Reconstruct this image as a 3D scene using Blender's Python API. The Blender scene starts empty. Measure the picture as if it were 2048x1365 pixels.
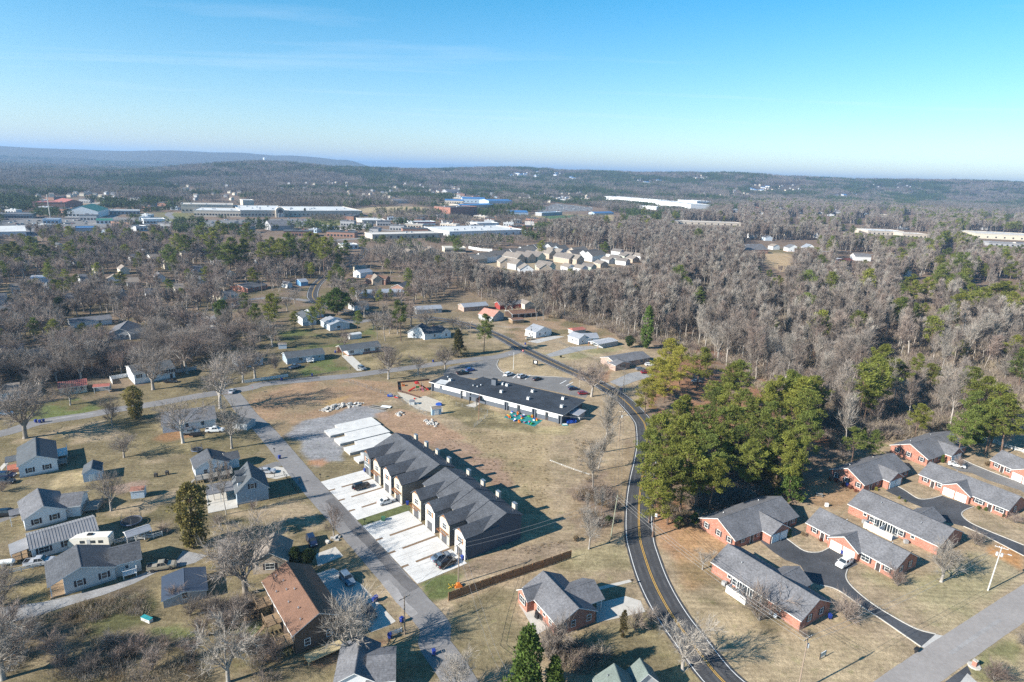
import bpy,math,random
import numpy as np
from mathutils import Matrix,Vector
SC = bpy.context.scene
COL = SC.collection
R = random.Random(11)
rad = math.radians
# ------------------------------------------------------------------ camera
F,HY,RS,CAMZ = 1250.0,343.0,0.0385,85.0       # focal length (px of a 2048 px frame), horizon, roll, height in m
ROLL = math.atan(RS)
PITCH = math.atan((682.5 - HY)*math.cos(ROLL)/F)
cam = bpy.data.cameras.new("camera")
cam.sensor_width = 36.0
cam.lens = F/2048*36.0
cam.clip_start,cam.clip_end = 0.5,120000
co = bpy.data.objects.new("camera",cam)
COL.objects.link(co)
co.location = (0,0,CAMZ)
fwd = Vector((0,math.cos(PITCH),-math.sin(PITCH)))
up0 = Vector((0,math.sin(PITCH),math.cos(PITCH)))
rt0 = Vector((1,0,0))
cr,sr = math.cos(ROLL),math.sin(ROLL)
rt = rt0*cr + up0*sr          # picture is rolled so that the right end of the horizon sits lower
upv = up0*cr - rt0*sr
co.matrix_world = Matrix(((rt.x,upv.x,-fwd.x,0),(rt.y,upv.y,-fwd.y,0),(rt.z,upv.z,-fwd.z,CAMZ),(0,0,0,1)))
SC.camera = co
# ------------------------------------------------------------------ light and sky
SUN_EL,SHADOW_AZ = 28.5,29.0     # shadows fall towards 29 degrees from +X
sun_az = rad(SHADOW_AZ + 180)      # direction towards the sun, from +X
sd = Vector((math.cos(sun_az)*math.cos(rad(SUN_EL)),math.sin(sun_az)*math.cos(rad(SUN_EL)),math.sin(rad(SUN_EL))))
sl = bpy.data.lights.new("sun",'SUN')
sl.energy,sl.angle,sl.color = 5.0,rad(0.53),(1.0,0.935,0.84)
so = bpy.data.objects.new("sun",sl)
COL.objects.link(so)
so.rotation_euler = sd.to_track_quat('Z','Y').to_euler()
so.location = (0,0,400)
W = bpy.data.worlds.new("World")
SC.world = W
W.use_nodes = True
nt = W.node_tree
nt.nodes.clear()
def N(tree,kind,**kw):
 n = tree.nodes.new(kind)
 for k,v in kw.items():
  if k.startswith('i_'):
   n.inputs[k[2:].replace('_',' ')].default_value = v
  else:
   setattr(n,k,v)
 return n
sky = N(nt,'ShaderNodeTexSky',sky_type='NISHITA',sun_disc=False,sun_elevation=rad(SUN_EL),sun_rotation=math.pi/2 - sun_az,
  altitude=200,air_density=1.0,dust_density=0.35,ozone_density=1.2)
bg = N(nt,'ShaderNodeBackground');bg.inputs[1].default_value = 0.080
tc = N(nt,'ShaderNodeTexCoord')
# thin streaky cirrus, stretched along the horizon: direction divided by its height gives a flat cloud layer
sep = N(nt,'ShaderNodeSeparateXYZ');nt.links.new(tc.outputs['Generated'],sep.inputs[0])
zz = N(nt,'ShaderNodeMath',operation='MAXIMUM');zz.inputs[1].default_value = 0.02;nt.links.new(sep.outputs[2],zz.inputs[0])
dx = N(nt,'ShaderNodeMath',operation='DIVIDE');nt.links.new(sep.outputs[0],dx.inputs[0]);nt.links.new(zz.outputs[0],dx.inputs[1])
dy = N(nt,'ShaderNodeMath',operation='DIVIDE');nt.links.new(sep.outputs[1],dy.inputs[0]);nt.links.new(zz.outputs[0],dy.inputs[1])
cmb = N(nt,'ShaderNodeCombineXYZ');nt.links.new(dx.outputs[0],cmb.inputs[0]);nt.links.new(dy.outputs[0],cmb.inputs[1])
mp = N(nt,'ShaderNodeMapping');mp.inputs['Scale'].default_value = (0.32,1.15,1);mp.inputs['Rotation'].default_value = (0,0,0.12);mp.inputs['Location'].default_value = (8.4,1.3,0)
nt.links.new(cmb.outputs[0],mp.inputs[0])
nz = N(nt,'ShaderNodeTexNoise');nz.inputs['Scale'].default_value = 0.5;nz.inputs['Detail'].default_value = 7;nz.inputs['Roughness'].default_value = 0.55;nz.inputs['Distortion'].default_value = 0.5
nt.links.new(mp.outputs[0],nz.inputs[0])
rmp = N(nt,'ShaderNodeMapRange');rmp.inputs['From Min'].default_value = 0.56;rmp.inputs['From Max'].default_value = 0.86;rmp.inputs['To Max'].default_value = 0.28
nt.links.new(nz.outputs[0],rmp.inputs[0])
hz = N(nt,'ShaderNodeMapRange');hz.inputs['From Min'].default_value = 0.03;hz.inputs['From Max'].default_value = 0.1
nt.links.new(sep.outputs[2],hz.inputs[0])
cm = N(nt,'ShaderNodeMath',operation='MULTIPLY');nt.links.new(rmp.outputs[0],cm.inputs[0]);nt.links.new(hz.outputs[0],cm.inputs[1])
tint = N(nt,'ShaderNodeMix',data_type='RGBA',blend_type='MULTIPLY');tint.inputs[0].default_value = 1.0
nt.links.new(sky.outputs[0],tint.inputs[6])
tr = N(nt,'ShaderNodeMapRange');tr.inputs['From Min'].default_value = 0.0;tr.inputs['From Max'].default_value = 0.30
nt.links.new(sep.outputs[2],tr.inputs[0])
tcol = N(nt,'ShaderNodeMix',data_type='RGBA');tcol.inputs[6].default_value = (0.93,0.985,1.13,1);tcol.inputs[7].default_value = (0.09,0.86,1.12,1)
nt.links.new(tr.outputs[0],tcol.inputs[0])
tr2 = N(nt,'ShaderNodeMapRange');tr2.inputs['From Min'].default_value = 0.30;tr2.inputs['From Max'].default_value = 1.0
nt.links.new(sep.outputs[2],tr2.inputs[0])
tcol2 = N(nt,'ShaderNodeMix',data_type='RGBA');tcol2.inputs[7].default_value = (0.10,0.44,0.72,1)
nt.links.new(tr2.outputs[0],tcol2.inputs[0]);nt.links.new(tcol.outputs[2],tcol2.inputs[6]);nt.links.new(tcol2.outputs[2],tint.inputs[7])
mx = N(nt,'ShaderNodeMix',data_type='RGBA');nt.links.new(cm.outputs[0],mx.inputs[0])
nt.links.new(tint.outputs[2],mx.inputs[6]);mx.inputs[7].default_value = (7.2,7.6,8.2,1)
nt.links.new(mx.outputs[2],bg.inputs[0])
wo = N(nt,'ShaderNodeOutputWorld');nt.links.new(bg.outputs[0],wo.inputs[0])
SC.view_settings.view_transform = 'Standard'
SC.view_settings.look = 'None'
SC.view_settings.exposure = 1.05
SC.view_settings.gamma = 1
SC.view_settings.use_curve_mapping = False
SC.render.engine = 'CYCLES'
cy = SC.cycles
cy.max_bounces,cy.diffuse_bounces,cy.glossy_bounces,cy.transmission_bounces,cy.transparent_max_bounces,cy.volume_bounces = 4,2,2,2,6,0
cy.use_denoising = False
cy.denoiser = 'OPENIMAGEDENOISE'
cy.denoising_prefilter = 'ACCURATE'
cy.caustics_reflective = cy.caustics_refractive = False
cy.use_adaptive_sampling = True
cy.adaptive_threshold = 0.012
SC.render.film_transparent = False
# ------------------------------------------------------------------ picture pixel -> point at height z in the place
def at(px,py,z=0.0):
 u,v = (px - 1024)/F,(py - 682.5)/F
 x,y = u*cr + v*sr,-u*sr + v*cr
 sp,cp = math.sin(PITCH),math.cos(PITCH)
 d = (x,cp - y*sp,-sp - y*cp)
 t = (z - CAMZ)/d[2]
 return Vector((d[0]*t,d[1]*t,z))
def to_px(x,y,z=0.0):
 sp,cp = math.sin(PITCH),math.cos(PITCH)
 dz = z - CAMZ
 w = y*cp - dz*sp
 a,b = x/w,(-dz*cp - y*sp)/w
 return 1024 + F*(a*cr - b*sr),682.5 + F*(a*sr + b*cr)
ZO = {'L1':(0,270,2.9257),'L2':(680,270,2.9257),'L3':(1348,270,2.9257),'M1':(0,540,4.014),'M2':(450,540,4.014),'M3':(900,560,4.014),
 'M4':(1350,560,2.934),'N1':(0,820,4.875),'N2':(250,820,4.402),'N3':(600,820,3.792),'N4':(1000,860,4.875),'B1':(0,1060,4.096),
 'B2':(450,1060,4.096),'B3':(900,1080,4.096),'B4':(1350,830,2.5516),'T1':(840,720,5.689),'T4':(1640,840,4.875),'T5':(1640,1100,5.0196),
 'SD':(860,450,4.2667),'P':(1280,660,3.412),'S':(0,0,1.0),'T3':(1380,960,4.55)}
def px(z,x,y):
 a = ZO[z]
 return a[0] + x/a[2],a[1] + y/a[2]
def q(z,x,y,h=0.0):
 return at(*px(z,x,y),h)
def height_of(base,pxx,pyy):
 """height of the point straight above base that shows at a pixel"""
 best,bz = 1e9,0
 for i in range(0,700):
  z = i*0.05
  p = at(pxx,pyy,z)
  d = (p.x - base.x) ** 2 + (p.y - base.y) ** 2
  if d < best:best,bz = d,z
 return bz
# ------------------------------------------------------------------ object helpers
def link(o):
 COL.objects.link(o)
 return o
def tag(o,label=None,cat=None,group=None,kind=None):
 if label:o['label'] = label
 if cat:o['category'] = cat
 if group:o['group'] = group
 if kind:o['kind'] = kind
 return o
def empty(name,loc=(0,0,0),rz=0.0):
 o = bpy.data.objects.new(name,None)
 o.empty_display_size = 0.3
 o.location,o.rotation_euler = loc,(0,0,rz)
 return link(o)
def thing(name,label,cat,loc=(0,0,0),rz=0.0,group=None):
 return tag(empty(name,loc,rz),label,cat,group)
def put(name,mesh,parent=None,loc=(0,0,0),rz=0.0,scale=None,label=None):
 o = bpy.data.objects.new(name,mesh)
 o.parent = parent
 o.location,o.rotation_euler = loc,(0,0,rz)
 if scale is not None:o.scale = (scale,)*3 if isinstance(scale,(int,float)) else scale
 if label:o['label'] = label
 return link(o)
class MB:
 """collects shapes into one mesh"""
 def __init__(s):s.v,s.f,s.m = [],[],[]
 def add(s,vs,fs,mi=0):
  n = len(s.v)
  s.v.extend(vs)
  for f in fs:
   s.f.append(tuple(i + n for i in f));s.m.append(mi)
 def box(s,x0,x1,y0,y1,z0,z1,mi=0,taper=0):
  t = taper
  s.add([(x0,y0,z0),(x1,y0,z0),(x1,y1,z0),(x0,y1,z0),(x0 + t,y0 + t,z1),(x1 - t,y0 + t,z1),(x1 - t,y1 - t,z1),(x0 + t,y1 - t,z1)],
   [(3,2,1,0),(4,5,6,7),(0,1,5,4),(1,2,6,5),(2,3,7,6),(3,0,4,7)],mi)
 def cbox(s,c,sx,sy,sz,mi=0,rz=0):
  ca,sa = math.cos(rz),math.sin(rz)
  vs = []
  for dz in (0,sz):
   for a,b in ((-1,-1),(1,-1),(1,1),(-1,1)):
    x,y = a*sx/2,b*sy/2
    vs.append((c[0] + x*ca - y*sa,c[1] + x*sa + y*ca,c[2] + dz))
  s.add(vs,[(3,2,1,0),(4,5,6,7),(0,1,5,4),(1,2,6,5),(2,3,7,6),(3,0,4,7)],mi)
 def prism(s,poly,z0,z1,mi=0,top=None):
  n = len(poly)
  s.add([(p[0],p[1],z0) for p in poly] + [(p[0],p[1],z1) for p in poly],
   [tuple(range(n,2*n))] ,mi if top is None else top)
  s.add([(p[0],p[1],z0) for p in poly] + [(p[0],p[1],z1) for p in poly],
   [tuple(range(n - 1,-1,-1))] + [(i,(i + 1) % n,n + (i + 1) % n,n + i) for i in range(n)],mi)
 def extrude(s,sec,x0,x1,axis='x',mi=0,mis=None):
  """section in (y, z) run along x, or in (x, z) run along y; counter-clockwise"""
  n = len(sec)
  if axis == 'x':
   vs = [(x0,a,b) for a,b in sec] + [(x1,a,b) for a,b in sec]
   caps = [tuple(range(n - 1,-1,-1)),tuple(range(n,2*n))]
   sides = [(i,(i + 1) % n,n + (i + 1) % n,n + i) for i in range(n)]
  else:
   vs = [(a,x0,b) for a,b in sec] + [(a,x1,b) for a,b in sec]
   caps = [tuple(range(n)),tuple(range(2*n - 1,n - 1,-1))]
   sides = [(n + i,n + (i + 1) % n,(i + 1) % n,i) for i in range(n)]
  base = len(s.v)
  s.v.extend(vs)
  for k,f in enumerate(caps + sides):
   s.f.append(tuple(i + base for i in f))
   s.m.append(mis[k - 2] if (mis and k >= 2) else mi)
 def tube(s,a,b,r0,r1,k=4,mi=0,cap=False):
  a,b = Vector(a),Vector(b)
  d = b - a
  if d.length < 1e-6:return
  d.normalize()
  u = d.orthogonal().normalized()
  w = d.cross(u)
  vs = []
  for p,r in ((a,r0),(b,r1)):
   for i in range(k):
    t = 2*math.pi*i/k
    vs.append(tuple(p + u*(r*math.cos(t)) + w*(r*math.sin(t))))
  fs = [(i,(i + 1) % k,k + (i + 1) % k,k + i) for i in range(k)]
  if cap:fs += [tuple(range(k - 1,-1,-1)),tuple(range(k,2*k))]
  s.add(vs,fs,mi)
 def lathe(s,prof,k=10,c=(0,0),mi=0):
  n0 = len(s.v)
  for r,z in prof:
   for i in range(k):
    t = 2*math.pi*i/k
    s.v.append((c[0] + r*math.cos(t),c[1] + r*math.sin(t),z))
  for j in range(len(prof) - 1):
   for i in range(k):
    a,b = n0 + j*k + i,n0 + j*k + (i + 1) % k
    s.f.append((a,b,b + k,a + k));s.m.append(mi)
  s.f.append(tuple(n0 + (len(prof) - 1)*k + i for i in range(k)));s.m.append(mi)
 def mesh(s,name,mats):
  me = bpy.data.meshes.new(name)
  me.from_pydata([tuple(v) for v in s.v],[],s.f)
  for m in (mats if isinstance(mats,(list,tuple)) else [mats]):me.materials.append(m)
  if any(s.m):me.polygons.foreach_set('material_index',s.m)
  me.update()
  return me
 def put(s,name,mats,parent=None,loc=(0,0,0),rz=0.0,label=None):
  return put(name,s.mesh(name,mats),parent,loc,rz,None,label)
# ------------------------------------------------------------------ materials
MATS = {}
def mat(name,col,rough=0.85,var=0.18,scale=2.0,bump=0.0,bscale=None,metal=0.0,spec=0.25,objrand=0.0,tex=None,fine=0.0):
 if name in MATS:return MATS[name]
 m = bpy.data.materials.new(name)
 m.use_nodes = True
 t = m.node_tree
 b = t.nodes['Principled BSDF']
 b.inputs['Roughness'].default_value,b.inputs['Metallic'].default_value = rough,metal
 b.inputs['Specular IOR Level'].default_value = spec
 c = (*col,1)
 tcn = N(t,'ShaderNodeTexCoord')
 n = N(t,'ShaderNodeTexNoise');n.inputs['Scale'].default_value = scale;n.inputs['Detail'].default_value = 5;n.inputs['Roughness'].default_value = 0.65
 t.links.new(tcn.outputs['Object'],n.inputs[0])
 r = N(t,'ShaderNodeMapRange');r.inputs['From Min'].default_value,r.inputs['From Max'].default_value = 0.3,0.7
 r.inputs['To Min'].default_value,r.inputs['To Max'].default_value = 1 - var,1 + var
 t.links.new(n.outputs[0],r.inputs[0])
 last = r.outputs[0]
 if fine:
  n2 = N(t,'ShaderNodeTexNoise');n2.inputs['Scale'].default_value = scale*9;n2.inputs['Detail'].default_value = 3
  t.links.new(tcn.outputs['Object'],n2.inputs[0])
  r2 = N(t,'ShaderNodeMapRange');r2.inputs['From Min'].default_value,r2.inputs['From Max'].default_value = 0.3,0.7
  r2.inputs['To Min'].default_value,r2.inputs['To Max'].default_value = 1 - fine,1 + fine
  t.links.new(n2.outputs[0],r2.inputs[0])
  mm = N(t,'ShaderNodeMath',operation='MULTIPLY');t.links.new(last,mm.inputs[0]);t.links.new(r2.outputs[0],mm.inputs[1])
  last = mm.outputs[0]
 if objrand:
  oi = N(t,'ShaderNodeObjectInfo')
  r3 = N(t,'ShaderNodeMapRange');r3.inputs['To Min'].default_value,r3.inputs['To Max'].default_value = 1 - objrand,1 + objrand
  t.links.new(oi.outputs['Random'],r3.inputs[0])
  mm = N(t,'ShaderNodeMath',operation='MULTIPLY');t.links.new(last,mm.inputs[0]);t.links.new(r3.outputs[0],mm.inputs[1])
  last = mm.outputs[0]
 mixc = N(t,'ShaderNodeVectorMath',operation='SCALE')
 t.links.new(last,mixc.inputs['Scale'])
 src = None
 if tex == 'brick':
  bk = N(t,'ShaderNodeTexBrick')
  bk.inputs['Color1'].default_value,bk.inputs['Color2'].default_value = c,(c[0]*0.72,c[1]*0.7,c[2]*0.7,1)
  bk.inputs['Mortar'].default_value = (0.38,0.31,0.26,1)
  bk.inputs['Scale'].default_value = 1.0
  bk.inputs['Brick Width'].default_value,bk.inputs['Row Height'].default_value,bk.inputs['Mortar Size'].default_value = 0.22,0.075,0.009
  sx = N(t,'ShaderNodeSeparateXYZ');t.links.new(tcn.outputs['Object'],sx.inputs[0])
  ad = N(t,'ShaderNodeMath',operation='ADD');t.links.new(sx.outputs[0],ad.inputs[0]);t.links.new(sx.outputs[1],ad.inputs[1])
  cb = N(t,'ShaderNodeCombineXYZ');t.links.new(ad.outputs[0],cb.inputs[0]);t.links.new(sx.outputs[2],cb.inputs[1])
  t.links.new(cb.outputs[0],bk.inputs[0])
  src = bk.outputs[0]
 elif tex in ('siding','batten','shingle'):
  wv = N(t,'ShaderNodeTexWave',wave_type='BANDS',bands_direction='Z' if tex != 'batten' else 'DIAGONAL',wave_profile='SAW')
  wv.inputs['Scale'].default_value = {'siding':1.55,'batten':0.55,'shingle':2.2}[tex]
  if tex == 'shingle':wv.inputs['Distortion'].default_value = 1.5
  t.links.new(tcn.outputs['Object'],wv.inputs[0])
  rr = N(t,'ShaderNodeMapRange');rr.inputs['To Min'].default_value,rr.inputs['To Max'].default_value = 0.86,1.04
  t.links.new(wv.outputs[1],rr.inputs[0])
  sc2 = N(t,'ShaderNodeVectorMath',operation='SCALE');sc2.inputs[0].default_value = col
  t.links.new(rr.outputs[0],sc2.inputs['Scale'])
  src = sc2.outputs[0]
 if src is None:mixc.inputs[0].default_value = col
 else:t.links.new(src,mixc.inputs[0])
 t.links.new(mixc.outputs[0],b.inputs['Base Color'])
 if bump:
  bn = N(t,'ShaderNodeTexNoise');bn.inputs['Scale'].default_value = bscale or scale*6;bn.inputs['Detail'].default_value = 4
  t.links.new(tcn.outputs['Object'],bn.inputs[0])
  bp = N(t,'ShaderNodeBump');bp.inputs['Strength'].default_value = bump;bp.inputs['Distance'].default_value = 0.05
  t.links.new(bn.outputs[0],bp.inputs['Height']);t.links.new(bp.outputs[0],b.inputs['Normal'])
 MATS[name] = m
 return m
WHITE = mat('white_siding',(0.72,0.73,0.74),0.6,0.05,1.2,tex='siding')
WTRIM = mat('white_trim',(0.78,0.78,0.76),0.5,0.04,2)
CREAM = mat('cream_siding',(0.66,0.60,0.48),0.65,0.05,1.2,tex='siding')
BLUEGREY = mat('blue_grey_siding',(0.33,0.40,0.47),0.65,0.06,1.2,tex='siding')
PALEBLUE = mat('pale_blue_siding',(0.52,0.60,0.68),0.65,0.05,1.2,tex='siding')
TAN = mat('tan_siding',(0.45,0.37,0.29),0.7,0.07,1.2,tex='siding')
GREYSIDE = mat('grey_siding',(0.42,0.43,0.44),0.65,0.06,1.2,tex='siding')
BRICK = mat('red_brick',(0.40,0.135,0.085),0.9,0.16,0.8,0.3,30,tex='brick',fine=0.08)
BRICK2 = mat('brown_brick',(0.33,0.15,0.10),0.9,0.16,0.8,0.3,30,tex='brick',fine=0.08)
PINKBRICK = mat('pale_brick',(0.47,0.33,0.27),0.9,0.14,0.8,0.3,30,tex='brick',fine=0.08)
RGREY = mat('grey_shingles',(0.155,0.155,0.165),0.9,0.22,0.3,0.4,14,tex='shingle',fine=0.26)
RDARK = mat('charcoal_shingles',(0.092,0.097,0.108),0.9,0.24,0.3,0.4,14,tex='shingle',fine=0.28)
RSLATE = mat('slate_grey_shingles',(0.10,0.11,0.12),0.9,0.16,0.45,0.35,14,tex='shingle',fine=0.22)
RBROWN = mat('brown_shingles',(0.185,0.105,0.072),0.9,0.15,0.4,0.35,14,tex='shingle',fine=0.2)
RTAN = mat('tan_shingles',(0.26,0.22,0.185),0.9,0.15,0.4,0.35,14,tex='shingle',fine=0.18)
RBLUE = mat('blue_metal_roof',(0.055,0.07,0.10),0.5,0.12,0.6,spec=0.4)
RMETAL = mat('galvanised_roof',(0.42,0.43,0.45),0.45,0.12,0.5,metal=0.35,spec=0.5)
RRED = mat('red_metal_roof',(0.36,0.13,0.10),0.55,0.16,0.6)
RWHITE = mat('white_membrane_roof',(0.60,0.60,0.585),0.7,0.14,0.05,fine=0.08)
RGREEN = mat('green_metal_roof',(0.05,0.17,0.12),0.5,0.1,0.2)
RBRIGHTBLUE = mat('bright_blue_metal_roof',(0.06,0.17,0.36),0.6,0.1,0.2)
BLACKROOF = mat('black_membrane_roof',(0.040,0.047,0.058),0.8,0.35,0.16,0.2,6,fine=0.12)
GLASS = mat('window_glass',(0.035,0.045,0.055),0.08,0.1,1,spec=0.6)
SHUT = mat('dark_shutter',(0.035,0.032,0.04),0.6,0.1,4)
DOORM = mat('dark_door',(0.06,0.05,0.05),0.5,0.1,2)
GARAGE = mat('white_garage_door',(0.80,0.80,0.78),0.5,0.04,1)
DGARAGE = mat('charcoal_garage_door',(0.09,0.092,0.10),0.5,0.08,1)
CONC = mat('new_concrete',(0.60,0.585,0.555),0.85,0.12,0.35,0.1,8,fine=0.06)
OCONC = mat('old_concrete',(0.46,0.44,0.41),0.9,0.14,0.35,0.15,8,fine=0.1)
WOODM = mat('weathered_wood',(0.30,0.21,0.13),0.85,0.2,3,fine=0.15)
FENCEW = mat('brown_fence_wood',(0.29,0.16,0.085),0.85,0.22,1.5,fine=0.25)
CEDAR = mat('cedar_wood',(0.38,0.17,0.075),0.7,0.15,4)
GREYWOOD = mat('grey_wood',(0.30,0.28,0.25),0.9,0.18,3,fine=0.15)
POLEW = mat('pole_wood',(0.27,0.21,0.16),0.9,0.2,2,fine=0.1)
STEEL = mat('galvanised_steel',(0.42,0.43,0.44),0.4,0.1,3,metal=0.7)
BLACKM = mat('black_metal',(0.025,0.025,0.027),0.5,0.1,3)
WIRE = mat('wire',(0.22,0.22,0.22),0.6,0.05,1)
BLUEBIN = mat('blue_plastic',(0.018,0.04,0.22),0.45,0.1,3)
RUBBER = mat('rubber',(0.018,0.018,0.02),0.8,0.1,5)
RIM = mat('wheel_rim',(0.40,0.40,0.42),0.3,0.05,5,metal=0.8)
REDL = mat('red_lamp',(0.35,0.01,0.01),0.2,0.05,2)
LAMP = mat('head_lamp',(0.75,0.76,0.78),0.1,0.02,2)
STONE = mat('broken_stone',(0.45,0.43,0.40),0.95,0.25,1.5,0.4,6,objrand=0.2)
# ================================================================== ground, hills, roads
def vnoise(x,y,s,seed=0):
 x,y = x/s + seed*17.13,y/s + seed*5.77
 xi,yi = np.floor(x).astype(np.int64),np.floor(y).astype(np.int64)
 fx,fy = x - xi,y - yi
 fx,fy = fx*fx*(3 - 2*fx),fy*fy*(3 - 2*fy)
 def h(a,b):
  n = (a*374761393 + b*668265263 + seed*982451653) & 0x7fffffff
  n = (n ^ (n >> 13))*1274126177 & 0x7fffffff
  return ((n ^ (n >> 16)) & 0xffff)/65535.0
 return (h(xi,yi)*(1 - fx) + h(xi + 1,yi)*fx)*(1 - fy) + (h(xi,yi + 1)*(1 - fx) + h(xi + 1,yi + 1)*fx)*fy
def fbm(x,y,s,seed=0,o=4):
 t,a,w = 0,1.0,0
 for i in range(o):
  t = t + a*vnoise(x,y,s/2 ** i,seed + i);w += a;a *= 0.55
 return t/w
def bearing(pxx,D):
 t = math.atan((pxx - 1024)/F)
 return D*math.sin(t),D*math.cos(t)
# hills: pixel column of the summit, distance, width across, width along the view, height
HILLS = [(545,3300,330,480,58),(730,3500,420,480,47),(900,4000,500,600,49),(1010,4300,600,600,71),(1180,4300,650,600,67),(1330,4500,560,600,73),(1445,4200,420,500,87),(1590,4800,650,500,79),(1760,5000,700,500,79),(1950,5200,900,500,93),(2200,5200,900,600,99),(260,3200,500,300,6),(1380,3400,420,260,27),(1060,2900,500,260,15),(330,2700,300,220,6),(800,2600,500,260,6),(-400,8200,1500,900,125),(0,8200,1100,900,100),(170,8400,900,900,108),(360,8200,700,800,138),(480,8300,560,800,142),(600,8300,560,800,152),(690,8200,240,700,125),(600,27000,5000,1800,240),(900,28000,5200,1800,235),(1230,28000,4200,1800,205),(1500,26000,3500,1500,165),(300,26000,5000,1500,180)]
HP = []
for c,D,sw,sdp,hh in HILLS:
 x,y = bearing(c,D);t = math.atan2(x,y)
 HP.append((x,y,math.cos(t),math.sin(t),sw,sdp,hh))
def hill(x,y):
 z = np.zeros_like(x)
 d = np.hypot(x,y)
 for cx,cy_,ct,st,sw,sdp,hh in HP:
  dx_,dy_ = x - cx,y - cy_
  a,b = dx_*ct - dy_*st,dx_*st + dy_*ct
  z = np.maximum(z,hh*np.exp(-0.5*((a/sw) ** 2 + (b/sdp) ** 2)))*0.8 + 0.2*(z + hh*np.exp(-0.5*((a/sw) ** 2 + (b/sdp) ** 2)))
 k = np.clip((d - 1700)/900,0,1)
 return (z + 15*(fbm(x,y,700,5,3) - 0.4))*k
def hz1(x,y):
 return float(hill(np.array([float(x)]),np.array([float(y)]))[0])
def axis(lo,hi,step,end0,end1,g=1.05):
 a = list(np.arange(lo,hi + 0.01,step))
 s,v = step,hi
 while v < end1:
  s *= g;v += s;a.append(v)
 s,v,b = step,lo,[]
 while v > end0:
  s *= g;v -= s;b.append(v)
 return np.array(b[::-1] + a)
gx,gy = axis(-190,210,1.0,-46000,46000),axis(66,330,1.0,-46000,46000)
nx,ny = len(gx),len(gy)
X,Y = [a.ravel() for a in np.meshgrid(gx,gy)]
Z = hill(X,Y)
# ---- what covers the ground: colours of soil and grass, patch by patch
C_TAN,C_OLIVE,C_GREEN,C_LITTER,C_CLAY,C_DIRT,C_GRAVEL,C_NEEDLE = [np.array(c) for c in
 ((0.345,0.265,0.175),(0.155,0.130,0.070),(0.095,0.125,0.040),(0.205,0.150,0.112),(0.40,0.20,0.10),(0.27,0.185,0.125),(0.27,0.265,0.27),(0.26,0.135,0.08))]
n1,n2,n3 = fbm(X,Y,38,1),fbm(X,Y,9,2),fbm(X,Y,3.2,3,3)
w_green = np.clip((n1*0.5 + n2*0.5 - 0.45 + np.clip((-15 - X)/200,-.1,.3))*5,0,1)[:,None]
COVER = C_TAN*(1 - w_green*0.75) + C_OLIVE*w_green*0.75
COVER = COVER*(0.70 + 0.55*n3[:,None])
def in_poly(x,y,poly):
 r = np.zeros(x.shape,bool)
 n = len(poly)
 for i in range(n):
  x0,y0 = poly[i];x1,y1 = poly[(i + 1) % n]
  if y0 == y1:continue
  c = ((y0 > y) != (y1 > y)) & (x < (x1 - x0)*(y - y0)/(y1 - y0) + x0)
  r ^= c
 return r
def seg_dist(x,y,pts,closed=False):
 d = np.full(x.shape,1e9)
 n = len(pts)
 for i in range(n if closed else n - 1):
  x0,y0 = pts[i];x1,y1 = pts[(i + 1) % n]
  ux,uy = x1 - x0,y1 - y0
  L2 = ux*ux + uy*uy + 1e-9
  t = np.clip(((x - x0)*ux + (y - y0)*uy)/L2,0,1)
  d = np.minimum(d,np.hypot(x - x0 - t*ux,y - y0 - t*uy))
 return d
def paint(zone,pts,col,soft=2.0,strength=1.0,rag=1.0,mix=None):
 poly = [tuple(q(zone,*p)[:2]) for p in pts]
 bx = [p[0] for p in poly];by = [p[1] for p in poly]
 m = (X > min(bx) - soft*3) & (X < max(bx) + soft*3) & (Y > min(by) - soft*3) & (Y < max(by) + soft*3)
 if not m.any():return
 x,y = X[m],Y[m]
 d = seg_dist(x,y,poly,True)
 d = np.where(in_poly(x,y,poly),d,-d) + (fbm(x,y,6,9,3) - 0.5)*2*soft*rag
 w = (np.clip(d/soft + 0.5,0,1)*strength)[:,None]
 c = np.array(col)*(0.82 + 0.36*n3[m][:,None])
 if mix is not None:
  k = np.clip((n2[m] - 0.45)*6,0,1)[:,None]
  c = c*(1 - k) + np.array(mix)*k
 COVER[m] = COVER[m]*(1 - w) + c*w
far = np.clip((np.hypot(X,Y) - 330)/160,0,1)[:,None]
COVER = COVER*(1 - far) + far*(C_LITTER*(0.8 + 0.4*n1[:,None]))
hillf = np.clip((np.hypot(X,Y) - 2500)/2000,0,1)[:,None]
woods = np.array((0.085,0.078,0.062))*(0.75 + 0.6*fbm(X,Y,420,7)[:,None])
COVER = COVER*(1 - hillf) + hillf*woods
S_ = 'S'
paint(S_,[(0,480),(700,520),(900,560),(820,620),(600,640),(440,700),(200,800),(-200,900),(-200,480)],C_LITTER,8,0.72,mix=C_OLIVE)
paint(S_,[(880,560),(1010,608),(1130,640),(1220,660),(1300,690),(1420,760),(1560,900),(1700,880),(1830,850),(2300,830),(2300,560),(1500,480),(1000,520)],C_LITTER,5,0.95)
paint(S_,[(1290,740),(1420,690),(1640,760),(1680,900),(1640,1000),(1560,1020),(1400,1050),(1320,1060),(1312,1000),(1300,900)],C_NEEDLE,3,0.9,mix=C_LITTER)
paint('N4',[(1500,560),(1700,700),(1900,850),(1950,1150),(1750,1300),(1560,1150),(1490,900)],(0.36,0.20,0.11),2.5,0.75)
paint('B4',[(0,600),(130,560),(280,660),(180,760),(120,900),(60,900),(0,760)],(0.37,0.225,0.115),3,0.7)
paint('B4',[(140,730),(640,1060),(560,1120),(200,900),(0,780)],C_OLIVE,4,0.55)
paint('B4',[(0,900),(600,1130),(1100,1150),(1240,1200),(1000,1365),(300,1365),(100,1130)],(0.38,0.295,0.185),4,0.85)
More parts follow.
